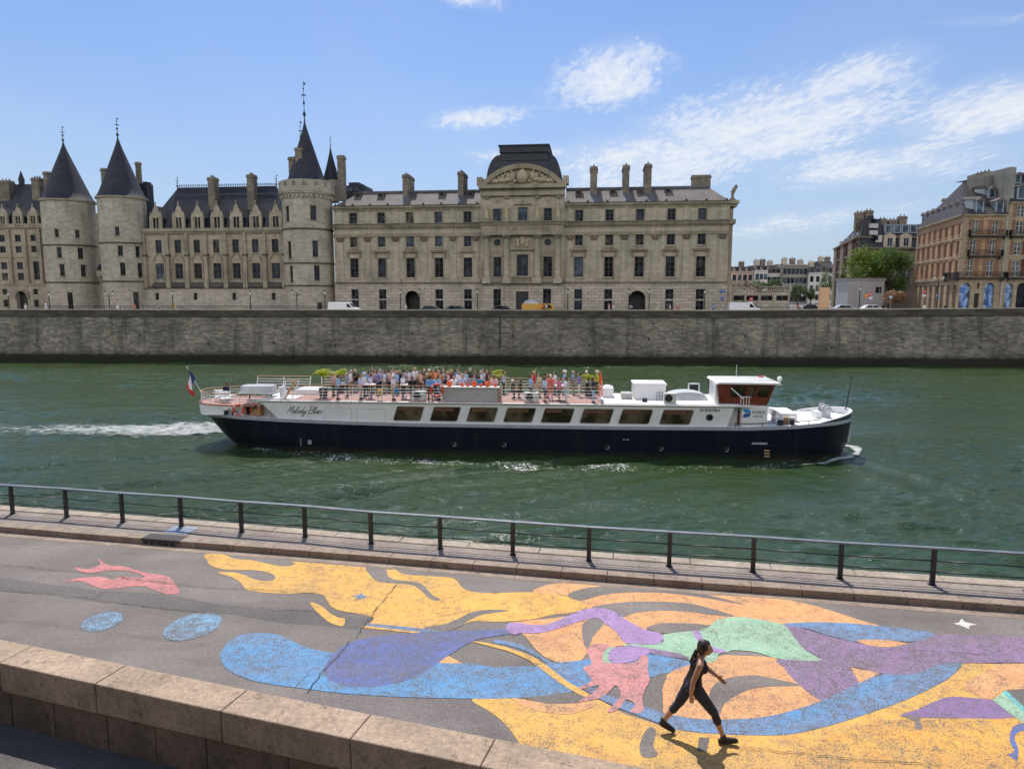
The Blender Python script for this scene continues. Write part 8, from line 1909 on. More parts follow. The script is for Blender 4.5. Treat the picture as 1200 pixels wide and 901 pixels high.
# ================================================================== PEOPLE
def hull_mesh(caps, n=12):
    bm = bmesh.new()
    for p0, p1, r0, r1, *_ in caps:
        b2_ = bmesh.new()
        for p, r in ((p0, r0), (p1, r1)):
            bmesh.ops.create_icosphere(b2_, subdivisions=2, radius=r, matrix=Matrix.Translation(Vector(p)))
        res = bmesh.ops.convex_hull(b2_, input=b2_.verts[:])
        junk = list({e for e in res['geom_interior'] + res['geom_unused'] if isinstance(e, bmesh.types.BMVert) and e.is_valid})
        bmesh.ops.delete(b2_, geom=[v for v in junk if v.is_valid], context='VERTS')
        tmp = bpy.data.meshes.new('tmp'); b2_.to_mesh(tmp); b2_.free(); bm.from_mesh(tmp); bpy.data.meshes.remove(tmp)
    me = bpy.data.meshes.new('body'); bm.to_mesh(me); bm.free(); return me
def fuse(name, caps, voxel, smooth=3, mats=None):
    """joins tapered limbs into one continuous skin; every face takes the material of its nearest limb"""
    me = hull_mesh(caps); o = bpy.data.objects.new('tmp', me); COL.objects.link(o)
    m = o.modifiers.new('r', 'REMESH'); m.mode = 'VOXEL'; m.voxel_size = voxel; m.adaptivity = 0
    s = o.modifiers.new('s', 'SMOOTH'); s.factor = .5; s.iterations = smooth
    dg = bpy.context.evaluated_depsgraph_get(); out = bpy.data.meshes.new_from_object(o.evaluated_get(dg)); bpy.data.objects.remove(o); bpy.data.meshes.remove(me)
    out.name = name; out.materials.clear()
    for mt in (mats or []): out.materials.append(mt)
    cc = [(Vector(c[0]), Vector(c[1]) - Vector(c[0]), c[2], c[3], c[4]) for c in caps]
    idx = []
    for f in out.polygons:
        p = f.center; best = 1e9; bi = 0
        for a, d, r0, r1, t in cc:
            L = d.length_squared; q = 0 if L < 1e-12 else max(0, min(1, (p - a).dot(d) / L)); e = (p - a - d * q).length - (r0 + (r1 - r0) * q)
            if e < best: best = e; bi = t
        idx.append(bi)
    out.polygons.foreach_set('material_index', idx); out.polygons.foreach_set('use_smooth', [True] * len(idx)); out.update(); return out
def pose(arm_l, arm_r, legs='stand', lean=0.0, wide=1.0, hat=False):
    """arms: (elbow, wrist, hand) points; x is the way the person faces, y to the left"""
    c = []; hz = .0 if legs != 'sit' else -.38; L = lean
    h = lambda x, y, z: (x + L * max(0, z - .9), y, z + hz)
    c += [(h(.015,0,1.62), h(.04,0,1.55), .098, .080, 0), (h(.06,0,1.51), h(.06,0,1.50), .055, .05, 0), (h(.115,0,1.565), h(.12,0,1.55), .018, .02, 0), (h(0,0,1.40), h(.01,0,1.50), .058, .055, 0)]
    c += [(h(-.012,0,1.645), h(-.03,0,1.60), .102, .092, 3)]
    if hat: c += [(h(.01,0,1.69), h(.02,0,1.68), .085, .10, 3), (h(.09,0,1.66), h(-.09,0,1.66), .06, .06, 3)]
    for s in (-1, 1):
        c += [(h(.0,s*.095*wide,1.33), h(.01,s*.08*wide,1.06), .105*wide, .10*wide, 1), (h(0,s*.17,1.375), h(0,s*.06,1.41), .062, .055, 1), (h(.01,s*.08*wide,1.06), (.0,s*.085,.94+hz), .10*wide, .115*wide, 1), ((-.02,s*.085,.92+hz), (-.0,s*.09,.86+hz), .118, .11, 2)]
        e, w_, hd = (arm_l if s > 0 else arm_r); f = lambda p: h(p[0], s*p[1], p[2])
        sh = h(0, s*.205, 1.365)
        c += [(sh, f(e), .056, .043, 1), (f(e), f(w_), .042, .03, 6), (f(w_), f(hd), .034, .026, 0)]
        dv = (Vector(f(hd)) - Vector(f(w_))).normalized(); sd_ = Vector((0,1,0)).cross(dv); sd_ = sd_.normalized() if sd_.length > .1 else Vector((1,0,0))
        for k in (-1, 0, 1): q = Vector(f(hd)) + sd_*.018*k; c.append((q, q + dv*.07, .012, .011, 0))
        if legs == 'stand': kn, an, x2 = (.02,s*.10,.50), (-.02,s*.11,.10), 0
        elif legs == 'walk': kn, an, x2 = ((.16 if s > 0 else -.06), s*.09, .50), ((.22 if s > 0 else -.28), s*.09, .11), 0
        elif legs == 'step': kn, an, x2 = ((.06 if s > 0 else -.02), s*.12, .50), ((.06 if s > 0 else -.10), s*.14, .10), 0
        else: kn, an, x2 = (.40, s*.11, .50), (.36, s*.11, .10), 0
        c += [((0,s*.09,.88+hz), kn, .10, .065, 2), (kn, an, .060, .042, 5), ((an[0]-.04,an[1],.045), (an[0]+.15,an[1]*1.1,.04), .045, .035, 4)]
    return c
dn = ((-.03,.24,1.10), (.03,.25,.85), (.05,.24,.77)); rest = ((-.04,.25,1.12), (.20,.20,1.03), (.28,.16,1.04)); drink = ((-.0,.24,1.11), (.20,.12,1.25), (.24,.08,1.31)); up = ((.05,.30,1.58), (.10,.34,1.84), (.11,.36,1.92)); out_ = ((.14,.24,1.16), (.38,.22,1.10), (.45,.21,1.09)); hip = ((-.12,.34,1.13), (-.0,.20,1.0), (.03,.16,1.0)); cross = ((.03,.23,1.10), (.20,.02,1.14), (.22,-.06,1.15))
PBOD = {}
def pmesh(key):
    if key in PBOD: return PBOD[key]
    arms, legs, lean, wide, hat = key; tab = dict(d=dn, r=rest, k=drink, u=up, o=out_, h=hip, c=cross)
    PBOD[key] = fuse('body', pose(tab[arms[0]], tab[arms[1]], legs, lean, wide, hat), .026, 2, [M['skin_tan'], M['cloth_white'], M['cloth_navy'], M['hair_brown'], M['cloth_black'], M['cloth_navy'], M['skin_tan']]); return PBOD[key]
for nm, c in (('skin_tan',(.46,.27,.185)),('skin_pink',(.55,.33,.25)),('skin_dark',(.22,.115,.07))): plain(nm, c, .55, 0, .08)
for nm, c in (('hair_brown',(.045,.024,.014)),('hair_black',(.012,.010,.010)),('hair_grey',(.33,.32,.31)),('hair_white',(.66,.65,.62)),('hair_blond',(.40,.26,.11)),('hair_red',(.16,.05,.022))): plain(nm, c, .6, 0, .2, 12)
CL = dict(white=(.74,.74,.76), lavender=(.52,.52,.68), blue=(.12,.32,.62), lightblue=(.30,.47,.72), paleblue=(.47,.58,.74), greyblue=(.26,.33,.45), navy=(.018,.024,.055), black=(.012,.012,.014), grey=(.27,.28,.31), khaki=(.36,.28,.19), coral=(.68,.16,.13), red=(.58,.05,.05), pink=(.70,.16,.36), palepink=(.66,.42,.38), orange=(.62,.23,.08), mustard=(.52,.27,.05), brown=(.12,.07,.045), cream=(.60,.53,.40), yellowgreen=(.42,.47,.03), violet=(.18,.19,.46), jeans=(.28,.40,.58), teal=(.03,.20,.35), maroon=(.16,.03,.05), yellow=(.65,.52,.04))
for k, c in CL.items(): plain('cloth_' + k, c, .85, 0, .14, 9)
def person(p, rz, arms='dr', legs='stand', shirt='white', trousers='navy', hair='brown', shins=None, fore='skin', skin='tan', scale=1.0, lean=0.0, wide=1.12, hat=False, label='', group=None, shoes='black'):
    me = pmesh((arms, legs, lean, wide, hat)); o = bpy.data.objects.new('person', me); COL.objects.link(o); o.location = p; o.rotation_euler = (0, 0, rz); o.scale = (scale*1.14, scale*1.14, scale)
    sk = M['skin_' + skin]; tr_ = M['cloth_' + trousers]
    for i, m in enumerate((sk, M['cloth_' + shirt], tr_, M[('cloth_' if hat else 'hair_') + hair], M['cloth_' + shoes], sk if shins == 'skin' else tr_, M['cloth_' + shirt] if fore == 'sleeve' else sk)):
        o.material_slots[i].link = 'OBJECT'; o.material_slots[i].material = m
    return tag(o, label, 'person', group)
def aboard(u, v, face, H=1.72, y=None, base=DECK, **kw):
    """v: photo row of the crown of the head; it fixes how far across the deck the person stands"""
    if y is None:
        best = None
        for k in range(43):
            yy = -2.15 + k*.1; z = BF.loc(u, v, yy)[1]; e = abs(z - base - H*.985)
            if best is None or e < best[0]: best = (e, yy)
        y = best[1]
    x = BF.x(u, 448, y); q = BF.o + BF.ux*x + BF.uy*y
    return person((q.x, q.y, base + .002), BF.a + R(face), scale=H/1.75, group='people on the open deck', **kw)
DK = [
 (390.4,436.0,0,  dict(arms='rd', shirt='palepink', trousers='black', hair='cream', hat=True, label='woman in pale pink with a cream hat, aftmost on the open deck')),
 (395.4,436.6,20, dict(arms='ro', shirt='lightblue', trousers='black', hair='brown', lean=.12, fore='sleeve', y=-1.9, label='man in bright light blue shirt and black trousers reaching along the aft rail')),
 (406.7,436.6,200,dict(arms='rd', shirt='greyblue', trousers='navy', hair='grey', skin='pink', label='man in grey blue short sleeved shirt standing alone before the small palm')),
 (422.5,435.8,0,  dict(arms='or', shirt='lavender', trousers='khaki', hair='brown', y=-1.6, fore='sleeve', label='heavy man in lavender white shirt at the rail left of the yellow bag')),
 (426.9,436.6,0,  dict(arms='ro', shirt='white', trousers='black', hair='paleblue', hat=True, label='person in a pale blue cap leaning over the aft tray table')),
 (437.0,433.4,180,dict(arms='ru', shirt='palepink', trousers='khaki', hair='red', label='woman in pale pink waving her arm above the aft group')),
 (439.4,432.8,270,dict(arms='rk', shirt='white', trousers='navy', hair='black', label='dark haired woman in white facing out behind the waving woman')),
 (445.8,432.3,180,dict(arms='rk', shirt='paleblue', trousers='navy', hair='grey', skin='pink', fore='sleeve', label='bald man in pale blue shirt facing the aft group, above the yellow bag')),
 (454.5,432.8,180,dict(arms='kd', shirt='greyblue', trousers='khaki', hair='black', label='black haired man in grey blue at the centre of the aft group')),
 (458.3,433.3,300,dict(arms='rr', shirt='palepink', trousers='navy', hair='brown', scale_=.95, label='small woman in palest pink half hidden behind a white shirted man')),
 (461.7,430.3,240,dict(arms='rd', shirt='white', trousers='navy', hair='brown', H=1.80, label='tall man in bright white shirt rising over the aft group')),
 (460.8,436.4,0,  dict(arms='kr', shirt='white', trousers='khaki', hair='white', y=-1.9, label='white haired man in pale shirt and khaki trousers above the blue bag')),
 (469.0,433.0,270,dict(arms='cr', shirt='navy', trousers='navy', hair='brown', fore='sleeve', label='brown haired man in navy jacket facing the viewer beside the tray table')),
 (474.8,430.8,20, dict(arms='dr', shirt='lavender', trousers='navy', hair='black', label='black haired man in lavender shirt seen from behind right of the navy jacket')),
 (479.8,432.3,180,dict(arms='kr', shirt='white', trousers='grey', hair='black', label='dark haired person in white turned left toward the lavender shirt')),
 (486.7,429.6,150,dict(arms='rd', shirt='white', trousers='jeans', hair='blond', H=1.84, label='tallest blond man in white standing behind the woman in black')),
 (483.3,437.8,90, dict(arms='rr', shirt='black', trousers='black', hair='red', skin='pink', y=-1.8, H=1.64, fore='skin', label='red haired woman in black at the rail above the aft air conditioner')),
 (489.2,436.2,180,dict(arms='dr', shirt='brown', trousers='brown', hair='blond', y=-.9, H=1.62, label='blond person in dark brown right of the woman in black')),
 (497.5,432.4,210,dict(arms='kr', shirt='brown', trousers='khaki', hair='blond', label='blond woman in brown top holding a drink left of the orange tops')),
 (503.2,431.9,260,dict(arms='rk', shirt='orange', trousers='khaki', hair='white', label='white haired woman in bright orange top behind the blue shirted man')),
 (507.6,431.2,290,dict(arms='kd', shirt='mustard', trousers='navy', hair='brown', label='brown haired man in mustard yellow right of the orange top')),
 (504.2,437.0,90, dict(arms='rr', shirt='blue', trousers='black', hair='black', y=-2.0, label='man in vivid blue shirt with his back to us beside the orange lifebuoy')),
 (510.8,438.3,60, dict(arms='rr', shirt='paleblue', trousers='navy', hair='blond', y=-1.3, H=1.6, label='short blond person in pale blue just right of the vivid blue shirt')),
 (514.2,436.6,0,  dict(arms='ko', shirt='lightblue', trousers='jeans', hair='brown', y=-1.6, label='person in light blue leaning on the aft end of the bar counter')),
 (513.8,433.3,270,dict(arms='rr', shirt='coral', trousers='navy', hair='red', label='red haired woman in coral deep behind the lifebuoy')),
 (519.2,432.3,0,  dict(arms='ku', shirt='lavender', trousers='navy', hair='brown', fore='sleeve', label='brown haired man in lavender with one hand raised above the bar')),
 (521.8,437.4,180,dict(arms='rk', shirt='navy', trousers='navy', hair='black', y=-1.0, H=1.62, label='person in dark navy behind the aft end of the bar')),
 (529.0,433.0,250,dict(arms='rd', shirt='maroon', trousers='navy', hair='blond', label='blond person in maroon behind the bar left of the waving blue shirt')),
 (531.8,437.3,270,dict(arms='rk', shirt='white', trousers='navy', hair='brown', y=-1.1, H=1.64, label='person in white behind the large orange bowl on the bar')),
 (535.2,432.0,0,  dict(arms='ud', shirt='blue', trousers='navy', hair='brown', fore='sleeve', H=1.78, label='man in blue long sleeves with an arm raised high behind the bar')),
 (541.9,435.2,270,dict(arms='kr', shirt='lavender', trousers='navy', hair='grey', y=-1.15, wide=1.12, H=1.78, label='broad grey haired man in lavender facing us over the bar')),
 (551.2,429.5,180,dict(arms='dd', shirt='black', trousers='black', hair='grey', H=1.82, label='tall grey haired man in black at the back above the bar')),
 (551.8,436.3,90, dict(arms='rr', shirt='grey', trousers='grey', hair='black', y=-1.1, label='black haired man in a plain grey shirt seen from behind at the bar')),
 (555.0,435.0,0,  dict(arms='ck', shirt='white', trousers='navy', hair='brown', y=-.9, fore='sleeve', label='person in white with bent arms right of the grey shirted man')),
 (561.3,436.5,90, dict(arms='rr', shirt='teal', trousers='teal', hair='black', y=-1.15, H=1.66, label='black haired woman in deep blue dress at the bar')),
 (566.7,431.3,200,dict(arms='rd', shirt='paleblue', trousers='navy', hair='brown', fore='sleeve', H=1.78, label='tall man in pale blue shirt and dark trousers behind the blue dress')),
 (571.0,431.8,250,dict(arms='ud', shirt='maroon', trousers='black', hair='brown', label='woman in maroon raising her hand near the bright palm')),
 (573.5,436.3,270,dict(arms='rd', shirt='black', trousers='black', hair='black', y=-.9, H=1.66, label='dark haired woman in black below the raised hand near the palm')),
 (578.8,436.8,270,dict(arms='or', shirt='palepink', trousers='khaki', hair='brown', skin='dark', y=-1.15, label='man in pale pink leaning on the forward end of the bar')),
 (590.0,434.3,0,  dict(arms='od', shirt='lavender', trousers='navy', hair='brown', fore='sleeve', label='man in lavender shirt stretching an arm right, beside the bright palm')),
 (601.0,441.0,0,  dict(arms='rr', legs='sit', shirt='navy', trousers='navy', hair='white', y=-.6, label='white haired person in navy sitting left of the seated woman in black')),
 (609.6,440.3,180,dict(arms='rr', legs='sit', shirt='black', trousers='black', hair='black', y=-.6, label='dark haired woman in black sitting in the gap before the forward group')),
 (622.0,434.0,0,  dict(arms='rr', shirt='lightblue', trousers='black', hair='brown', y=-1.5, H=1.78, label='man in light blue shirt and black trousers above the middle air conditioner')),
 (625.8,434.8,0,  dict(arms='ud', shirt='red', trousers='khaki', hair='blond', H=1.74, label='person in red polo and beige trousers waving beside the light blue shirt')),
 (638.7,439.4,20, dict(arms='or', shirt='paleblue', trousers='navy', hair='brown', shins='skin', y=-1.9, label='man in pale blue shirt and navy shorts at the rail right of the air conditioner')),
 (640.2,436.8,0,  dict(arms='rr', shirt='maroon', trousers='navy', hair='black', label='black haired person in maroon behind the man in navy shorts')),
 (645.0,436.0,270,dict(arms='rr', shirt='coral', trousers='coral', hair='cream', hat=True, wide=1.15, y=-.9, label='stout man all in coral with a cream hat')),
 (655.4,440.0,200,dict(arms='kr', shirt='pink', trousers='black', hair='brown', shins='skin', y=-1.5, H=1.62, label='woman in hot pink top and black skirt')),
 (661.7,434.1,180,dict(arms='rd', shirt='lightblue', trousers='cream', hair='white', hat=True, H=1.80, label='tall man in a white sun hat and light blue behind the man in pale trousers')),
 (662.8,437.9,180,dict(arms='kr', shirt='white', trousers='paleblue', hair='brown', y=-2.0, fore='sleeve', label='man in white shirt and very pale trousers at the forward rail')),
 (678.7,436.6,180,dict(arms='rk', shirt='violet', trousers='white', hair='black', label='curly dark haired woman in violet blue top and white skirt standing alone')),
 (689.0,430.4,200,dict(arms='rd', shirt='white', trousers='navy', hair='black', y=1.6, label='black haired person in white at the far forward rail behind the palm')),
 (687.5,434.0,0,  dict(arms='rr', shirt='cream', trousers='grey', hair='white', label='white haired person in a cream top left of the navy polo')),
 (695.2,436.2,0,  dict(arms='or', shirt='navy', trousers='jeans', hair='brown', y=-2.0, label='man in navy polo and light blue jeans beside the folded parasol')),
 (699.6,432.0,180,dict(arms='rr', shirt='yellowgreen', trousers='navy', hair='cream', hat=True, label='person in yellow green top with a cream hat behind the orange parasol')),
 (411.5,433.5,180,dict(arms='rr', shirt='white', trousers='khaki', hair='grey', label='grey haired person in white at the far rail behind the small palm')),
 (416.5,433.0,330,dict(arms='rk', shirt='black', trousers='grey', hair='blond', label='blond woman in black at the far rail left of the heavy man')),
 (430.5,434.6,200,dict(arms='kr', shirt='blue', trousers='navy', hair='brown', label='man in strong blue just behind the pale blue cap')),
 (434.0,436.0,180,dict(arms='rr', shirt='lavender', trousers='black', hair='black', y=-1.0, label='dark haired person in lavender below the waving woman in the aft group')),
 (442.6,434.6,0,  dict(arms='kr', shirt='violet', trousers='navy', hair='black', label='black haired woman in violet between the woman in white and the bald man')),
 (450.3,433.8,200,dict(arms='rk', shirt='white', trousers='grey', hair='brown', fore='sleeve', label='man in long white sleeves left of the centre of the aft group')),
 (465.2,434.6,180,dict(arms='dr', shirt='lightblue', trousers='khaki', hair='blond', label='blond man in light blue squeezed left of the navy jacket')),
 (472.0,435.3,0,  dict(arms='kr', shirt='white', trousers='black', hair='brown', y=-1.0, label='brown haired person in white right beside the navy jacket')),
 (493.3,434.3,200,dict(arms='rk', shirt='palepink', trousers='navy', hair='brown', label='woman in pale pink right behind the dark brown jacket')),
 (500.4,435.8,250,dict(arms='kr', shirt='brown', trousers='khaki', hair='grey', y=-.6, label='grey haired man in brown left of the vivid blue shirt')),
 (516.8,434.6,180,dict(arms='rr', shirt='mustard', trousers='black', hair='black', label='black haired person in mustard just aft of the bar counter')),
 (525.0,435.0,200,dict(arms='rk', shirt='palepink', trousers='navy', hair='blond', label='blond woman in pale pink between the raised hand and the maroon top')),
 (538.4,434.6,300,dict(arms='kr', shirt='white', trousers='navy', hair='brown', label='person in white under the high raised arm behind the bar')),
 (546.6,434.0,200,dict(arms='rk', shirt='paleblue', trousers='navy', hair='black', label='black haired man in pale blue right of the broad grey haired man')),
 (558.3,433.3,180,dict(arms='rr', shirt='brown', trousers='black', hair='brown', label='person in brown at the back above the blue dress')),
 (563.8,434.6,0,  dict(arms='kr', shirt='white', trousers='navy', hair='grey', label='grey haired person in white left of the tall pale blue shirt')),
 (632.0,437.2,200,dict(arms='rd', shirt='cream', trousers='khaki', hair='brown', label='person in cream behind the rail between the red polo and navy shorts')),
 (650.5,435.2,180,dict(arms='kr', shirt='white', trousers='navy', hair='black', label='dark haired person in white between the coral man and the pink top')),
 (671.5,434.6,0,  dict(arms='rr', shirt='greyblue', trousers='khaki', hair='grey', label='grey haired man in grey blue at the far rail left of the violet top')),
]
for u, v, face, kw in DK:
    kw = dict(kw); kw.pop('scale_', None); aboard(u, v, face, **kw)
aboard(264.5, 450, 160, base=PLZ+.09, y=-.35, legs='sit', arms='rr', shirt='navy', trousers='white', hair='brown', label='person in navy and white sitting alone on the stern platform')
def ashore(u, Y, label, face=0, **kw):
    p = hpt(u, Y); person((p.x, p.y, STREET + .145 if Y < 114 else STREET + .004), R(face), scale=kw.pop('H', 1.75)/1.75, label=label, group='people on the far quay', **kw)
ashore(28.9, 118, 'person in white before the arched doorway at the left edge', 0, legs='walk', shirt='white', trousers='black', hair='blond'); ashore(52.5, 118, 'person in pale blue crouched against the railing below the left twin tower', 180, shirt='paleblue', trousers='white', hair='white', hat=True)
ashore(136.8, 117.5, 'person in white walking just right of the double lamp', 0, legs='walk', shirt='white', trousers='cream', hair='cream', hat=True); ashore(143, 117.7, 'person in pale grey right behind the walker in white by the double lamp', 0, legs='walk', shirt='grey', trousers='white', hair='grey'); ashore(157, 117.2, 'person in coral at the foot of the taller twin tower', 180, legs='walk', shirt='coral', trousers='black', hair='brown')
ashore(203, 116.6, 'person in bright yellow before the left bays of the gothic wing', 0, legs='walk', shirt='yellow', trousers='navy', hair='black'); ashore(184, 117, 'person in grey bending near the left bays of the gothic wing', 0, legs='walk', lean=.4, shirt='grey', trousers='black', hair='grey')
ashore(393.6, 114.2, 'person in white at the rear of the left white van', 0, shirt='white', trousers='navy', hair='brown'); ashore(475.5, 115.8, 'person in white in front of the left archway', 180, legs='walk', shirt='white', trousers='khaki', hair='blond')
ashore(637, 113.2, 'person in red at the front of the yellow truck', 0, shirt='red', trousers='black', hair='brown'); ashore(640.6, 113.1, 'person in white at the front of the yellow truck', 180, shirt='white', trousers='black', hair='black')
ashore(714, 115.5, 'person in palest pink walking left of a companion in white, before the court', 0, legs='walk', shirt='palepink', trousers='khaki', hair='blond'); ashore(719.3, 115.4, 'person in white walking beside a companion in pink, before the court', 0, legs='walk', shirt='white', trousers='navy', hair='brown'); ashore(739.5, 117, 'person in grey entering the right archway', 90, legs='walk', shirt='grey', trousers='navy', hair='brown')
ashore(770.5, 115.2, 'person in cream walking right of the right archway', 0, legs='walk', shirt='cream', trousers='white', hair='grey'); ashore(782, 115.4, 'person in navy, left of the trio right of the right archway', 180, legs='walk', shirt='navy', trousers='black', hair='black'); ashore(785.6, 115.6, 'person in white, right beside a companion in navy', 180, legs='walk', shirt='white', trousers='black', hair='brown'); ashore(794.5, 115.1, 'person in coral with a straw hat before the court', 0, legs='walk', shirt='coral', trousers='khaki', hair='cream', hat=True); ashore(797.5, 115.5, 'person in pale pink right behind the straw hat', 0, legs='walk', shirt='palepink', trousers='white', hair='blond')
ashore(836.7, 115.5, 'person in blue at the right end of the court front', 0, legs='walk', shirt='blue', trousers='navy', hair='brown'); ashore(886.5, 115.5, 'person in black beside the white van before the terrace', 0, shirt='black', trousers='black', hair='black'); ashore(936, 119, 'person in coral on the square before the far trees', 0, legs='walk', shirt='coral', trousers='navy', hair='brown'); ashore(940.5, 118, 'person in white on the square left of the plywood panel', 0, legs='walk', shirt='white', trousers='khaki', hair='blond')
ashore(1084.5, 116, 'person in white walking before the arcade of the corner house', 0, legs='walk', shirt='white', trousers='white', hair='brown'); ashore(1109, 115.5, 'person in navy at the corner of the orange house', 180, legs='walk', shirt='navy', trousers='black', hair='black'); ashore(1036, 121, 'person in black left of the dry brownish tree', 0, shirt='black', trousers='black', hair='black')
pp = hpt(1190, 110.0)
pp = at_y(1189.5, 357, 109.6); wv = Vector((math.cos(wang), math.sin(wang))); lx0_ = (Vector((pp.x, pp.y)) - Vector((W0.x, W0.y))).dot(wv); q = Vector((W0.x, W0.y)) + wv*lx0_ + Vector((-math.sin(wang), math.cos(wang)))*.62
person((q.x, q.y, ptop(lx0_) - .51 + .05), R(190), arms='rr', legs='sit', shirt='brown', trousers='navy', hair='brown', label='person in brown sitting on the quay parapet at the far right', group='people on the far quay', scale=1.0)

plain('skin_warm', (.42,.215,.13), .45, 0, .16, 9); plain('top_black', (.016,.013,.018), .8, 0, .35, 10, 0, .4, 16); plain('leggings', (.020,.026,.040), .75, 0, .35, 14, 0, .4, 22); plain('shoe_black', (.014,.013,.016), .6, 0, .2, 14); plain('sole_black', (.03,.03,.032), .7); plain('hair_dark', (.022,.011,.008), .45, 0, .35, 30); plain('lip', (.30,.09,.07), .5); plain('eye_dark', (.012,.009,.008), .2); plain('hair_tie', (.55,.36,.05), .6)
wp_ = on_z(812.0, 865.5, ROADZ)
wo = empty('person', (wp_.x, wp_.y, ROADZ + .024), R(-6), 'woman with a dark ponytail, black tank top and capri leggings striding across the painted road', 'person')
HD = Vector((.150, 0, 1.53))
head = [((.135,0,1.555),(.165,0,1.53),.094,.080,0), ((.17,0,1.50),(.188,0,1.455),.070,.040,0), ((.215,0,1.475),(.205,0,1.447),.026,.024,0), ((.222,0,1.56),(.232,0,1.535),.022,.018,0), ((.235,0,1.530),(.258,0,1.503),.010,.014,0), ((.232,0,1.476),(.236,0,1.472),.016,.014,0), ((.130,.082,1.53),(.132,.085,1.505),.020,.014,0), ((.130,-.082,1.53),(.132,-.085,1.505),.020,.014,0), ((.075,0,1.37),(.135,0,1.47),.056,.052,0)]
def arm(s, sh, el, wr, hd, curl):
    c = [(sh, el, .052, .039, 0), (el, tuple(Vector(el)*.65+Vector(wr)*.35), .040, .041, 0), (tuple(Vector(el)*.65+Vector(wr)*.35), wr, .041, .026, 0)]
    w_, h_ = Vector(wr), Vector(hd); d = (h_-w_).normalized(); side = Vector((1,0,0)); side = (side - d*side.dot(d)).normalized(); nrm = d.cross(side).normalized()
    for k in (-1.2,-.4,.4,1.2): c.append((w_ + side*.010*k, h_ + side*.019*k, .017, .0135, 0))
    for k, ln in ((-1.35,.058),(-.45,.072),(.45,.078),(1.35,.070)):
        b = h_ + side*.019*k; m_ = b + (d*.9 + nrm*curl*.4).normalized()*ln*.55; e = m_ + (d*.75 + nrm*curl*.9).normalized()*ln*.5; c += [(b, m_, .0095, .0088, 0), (m_, e, .0088, .0075, 0)]
    tb = w_ + (h_-w_)*.25 + side*.024; tm = tb + (d*.6 + side*.75).normalized()*.04; te = tm + (d*.95 + side*.2 + nrm*curl*.3).normalized()*.034; c += [(tb, tm, .0125, .0105, 0), (tm, te, .0105, .009, 0)]
    return c
armR = arm(-1, (.035,-.185,1.325), (-.070,-.235,1.075), (-.088,-.225,.835), (-.075,-.215,.755), -.8)
armL = arm(1, (.075,.180,1.325), (.205,.225,1.095), (.385,.205,.955), (.455,.200,.900), .7)
torso = []
for s in (-1, 1):
    torso += [((.045,s*.085,1.275),(.0,s*.062,1.08),.098,.086,0), ((.0,s*.062,1.08),(-.02,s*.085,.95),.086,.112,0), ((-.02,s*.085,.95),(-.035,s*.085,.90),.112,.108,0), ((-.085,s*.07,.905),(-.08,s*.07,.88),.082,.080,0), ((.045,s*.165,1.335),(.075,s*.05,1.395),.052,.045,0), ((.118,s*.072,1.235),(.120,s*.075,1.225),.066,.062,0)]
legF = [((-.0,-.092,.90),(.135,-.094,.715),.104,.085,0), ((.135,-.094,.715),(.300,-.095,.500),.085,.060,0), ((.300,-.095,.500),(.345,-.095,.385),.056,.057,0), ((.345,-.095,.385),(.448,-.095,.115),.057,.036,0), ((.448,-.095,.115),(.455,-.095,.07),.036,.036,0)]
legB = [((-.035,.092,.90),(-.13,.095,.72),.104,.086,0), ((-.13,.095,.72),(-.225,.098,.525),.086,.060,0), ((-.225,.098,.525),(-.305,.098,.42),.056,.058,0), ((-.305,.098,.42),(-.468,.098,.205),.057,.035,0), ((-.468,.098,.205),(-.475,.098,.15),.035,.036,0)]
body = bpy.data.objects.new('body', fuse('body', head + armR + armL + torso + legF + legB, .0075, 4, [M['skin_warm']])); COL.objects.link(body); body.parent = wo
grow = lambda caps, d: [(c[0], c[1], c[2]+d, c[3]+d, 0) for c in caps]
def child(name, caps, vox, mat, par=wo, sm=3):
    o = bpy.data.objects.new(name, fuse(name, caps, vox, sm, [M[mat]])); COL.objects.link(o); o.parent = par; return o
tt = []
for s in (-1, 1): tt += [((.045,s*.085,1.275),(.0,s*.062,1.08),.104,.094,0), ((.0,s*.062,1.08),(-.018,s*.083,.955),.094,.121,0), ((.118,s*.072,1.235),(.120,s*.075,1.215),.073,.071,0), ((.10,s*.085,1.30),(.085,s*.085,1.40),.024,.018,0), ((.085,s*.085,1.405),(-.02,s*.075,1.375),.018,.022,0), ((-.02,s*.075,1.375),(-.045,s*.06,1.26),.026,.045,0)]
child('tank_top', tt, .009, 'top_black')
lg = []
for s in (-1, 1): lg += [((-.02,s*.085,.95),(-.035,s*.085,.90),.119,.116,0), ((-.085,s*.07,.905),(-.08,s*.07,.88),.090,.088,0)]
lg += grow(legF[:3], .009) + [(legF[2][1], (.352,-.095,.366), .068, .067, 0)] + grow(legB[:3], .009) + [(legB[2][1], (-.316,.098,.405), .069, .068, 0)]
for k in range(5): t_ = .35 + .13*k; a = Vector(legF[1][0]).lerp(Vector(legF[1][1]), t_); b = Vector(legB[1][0]).lerp(Vector(legB[1][1]), t_); rr_ = .096 - .022*t_; lg += [(a, a+Vector((.004,0,-.004)), rr_, rr_, 0), (b, b+Vector((-.004,0,-.004)), rr_+.002, rr_+.002, 0)]
child('leggings', lg, .009, 'leggings', sm=2)
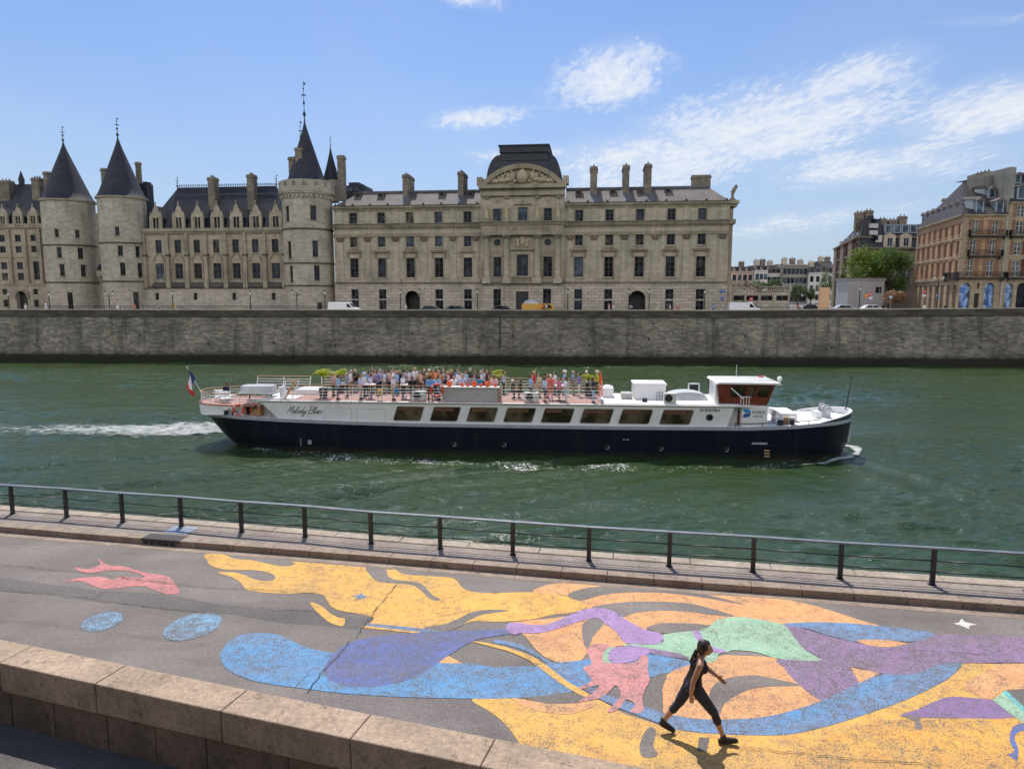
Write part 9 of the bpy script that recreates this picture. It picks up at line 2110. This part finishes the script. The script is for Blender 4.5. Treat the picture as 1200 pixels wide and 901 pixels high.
def shoe(hl, toe, ank, up_):
    H_, T_, A_ = Vector(hl), Vector(toe), Vector(ank); d = (T_-H_).normalized(); u_ = Vector(up_).normalized()
    caps = [(H_ + u_*.035, H_ + d*.10 + u_*.045, .040, .046, 0), (H_ + d*.10 + u_*.045, T_ - d*.05 + u_*.030, .046, .036, 0), (T_ - d*.07 + u_*.028, T_ - d*.032 + u_*.024, .042, .030, 0), (A_, H_ + d*.05 + u_*.05, .045, .047, 0)]
    o = child('shoe', caps, .007, 'shoe_black', sm=2)
    q = d.cross(u_).normalized(); mb = MB(); n_ = 10; pr = []
    for i in range(n_+1):
        t = i/n_; w_ = .040 + .010*math.sin(t*3.0) - (.022 if i in (0, n_) else 0) - (.010 if i == n_ else 0); pr.append((H_ - d*.035 + (T_-H_+d*.035)*t, w_))
    for (a, wa), (b, wb_) in zip(pr[:-1], pr[1:]): mb.hexa([a-q*wa, b-q*wb_, b+q*wb_, a+q*wa, a-q*wa+u_*.026, b-q*wb_+u_*.026, b+q*wb_+u_*.026, a+q*wa+u_*.026])
    mb.build('sole', M['sole_black'], o)
shoe((.415,-.095,.004), (.690,-.105,.050), (.450,-.095,.125), (-.16,0,1)); shoe((-.505,.098,.125), (-.275,.100,.004), (-.470,.098,.215), (.45,0,1))
hr = [((.112,0,1.572),(.120,0,1.555),.101,.100,0), ((.165,0,1.605),(.10,0,1.60),.055,.075,0), ((.075,0,1.52),(.06,0,1.50),.070,.058,0), ((.11,.045,1.53),(.08,.03,1.48),.062,.045,0), ((.11,-.045,1.53),(.08,-.03,1.48),.062,.045,0)]
hair = child('hair', hr, .008, 'hair_dark', sm=3)
child('ponytail', [((.040,0,1.50),(.005,0,1.47),.030,.036,0), ((.005,0,1.47),(-.022,0,1.40),.036,.034,0), ((-.022,0,1.40),(-.020,0,1.33),.034,.020,0), ((-.020,0,1.33),(-.005,0,1.285),.020,.006,0)], .007, 'hair_dark', hair, 2)
mb = MB(); mb.cyl((.040,0,1.508),(.024,0,1.492),.036,.036,14); mb.build('hair_tie', M['hair_tie'], hair, True)
for s in (-1, 1):
    mb = MB(); mb.ball((.224,s*.034,1.532),.011,.012,.009,10); mb.build('eye', M['eye_dark'], body, True)
    mb = MB(); mb.tube([(.229,s*.018,1.551),(.226,s*.036,1.555),(.210,s*.054,1.550)], .0042, 6); mb.build('eyebrow', M['hair_dark'], body, True)
mb = MB(); mb.ball((.249,0,1.474),.009,.022,.0055,10); mb.build('lips', M['lip'], body, True)
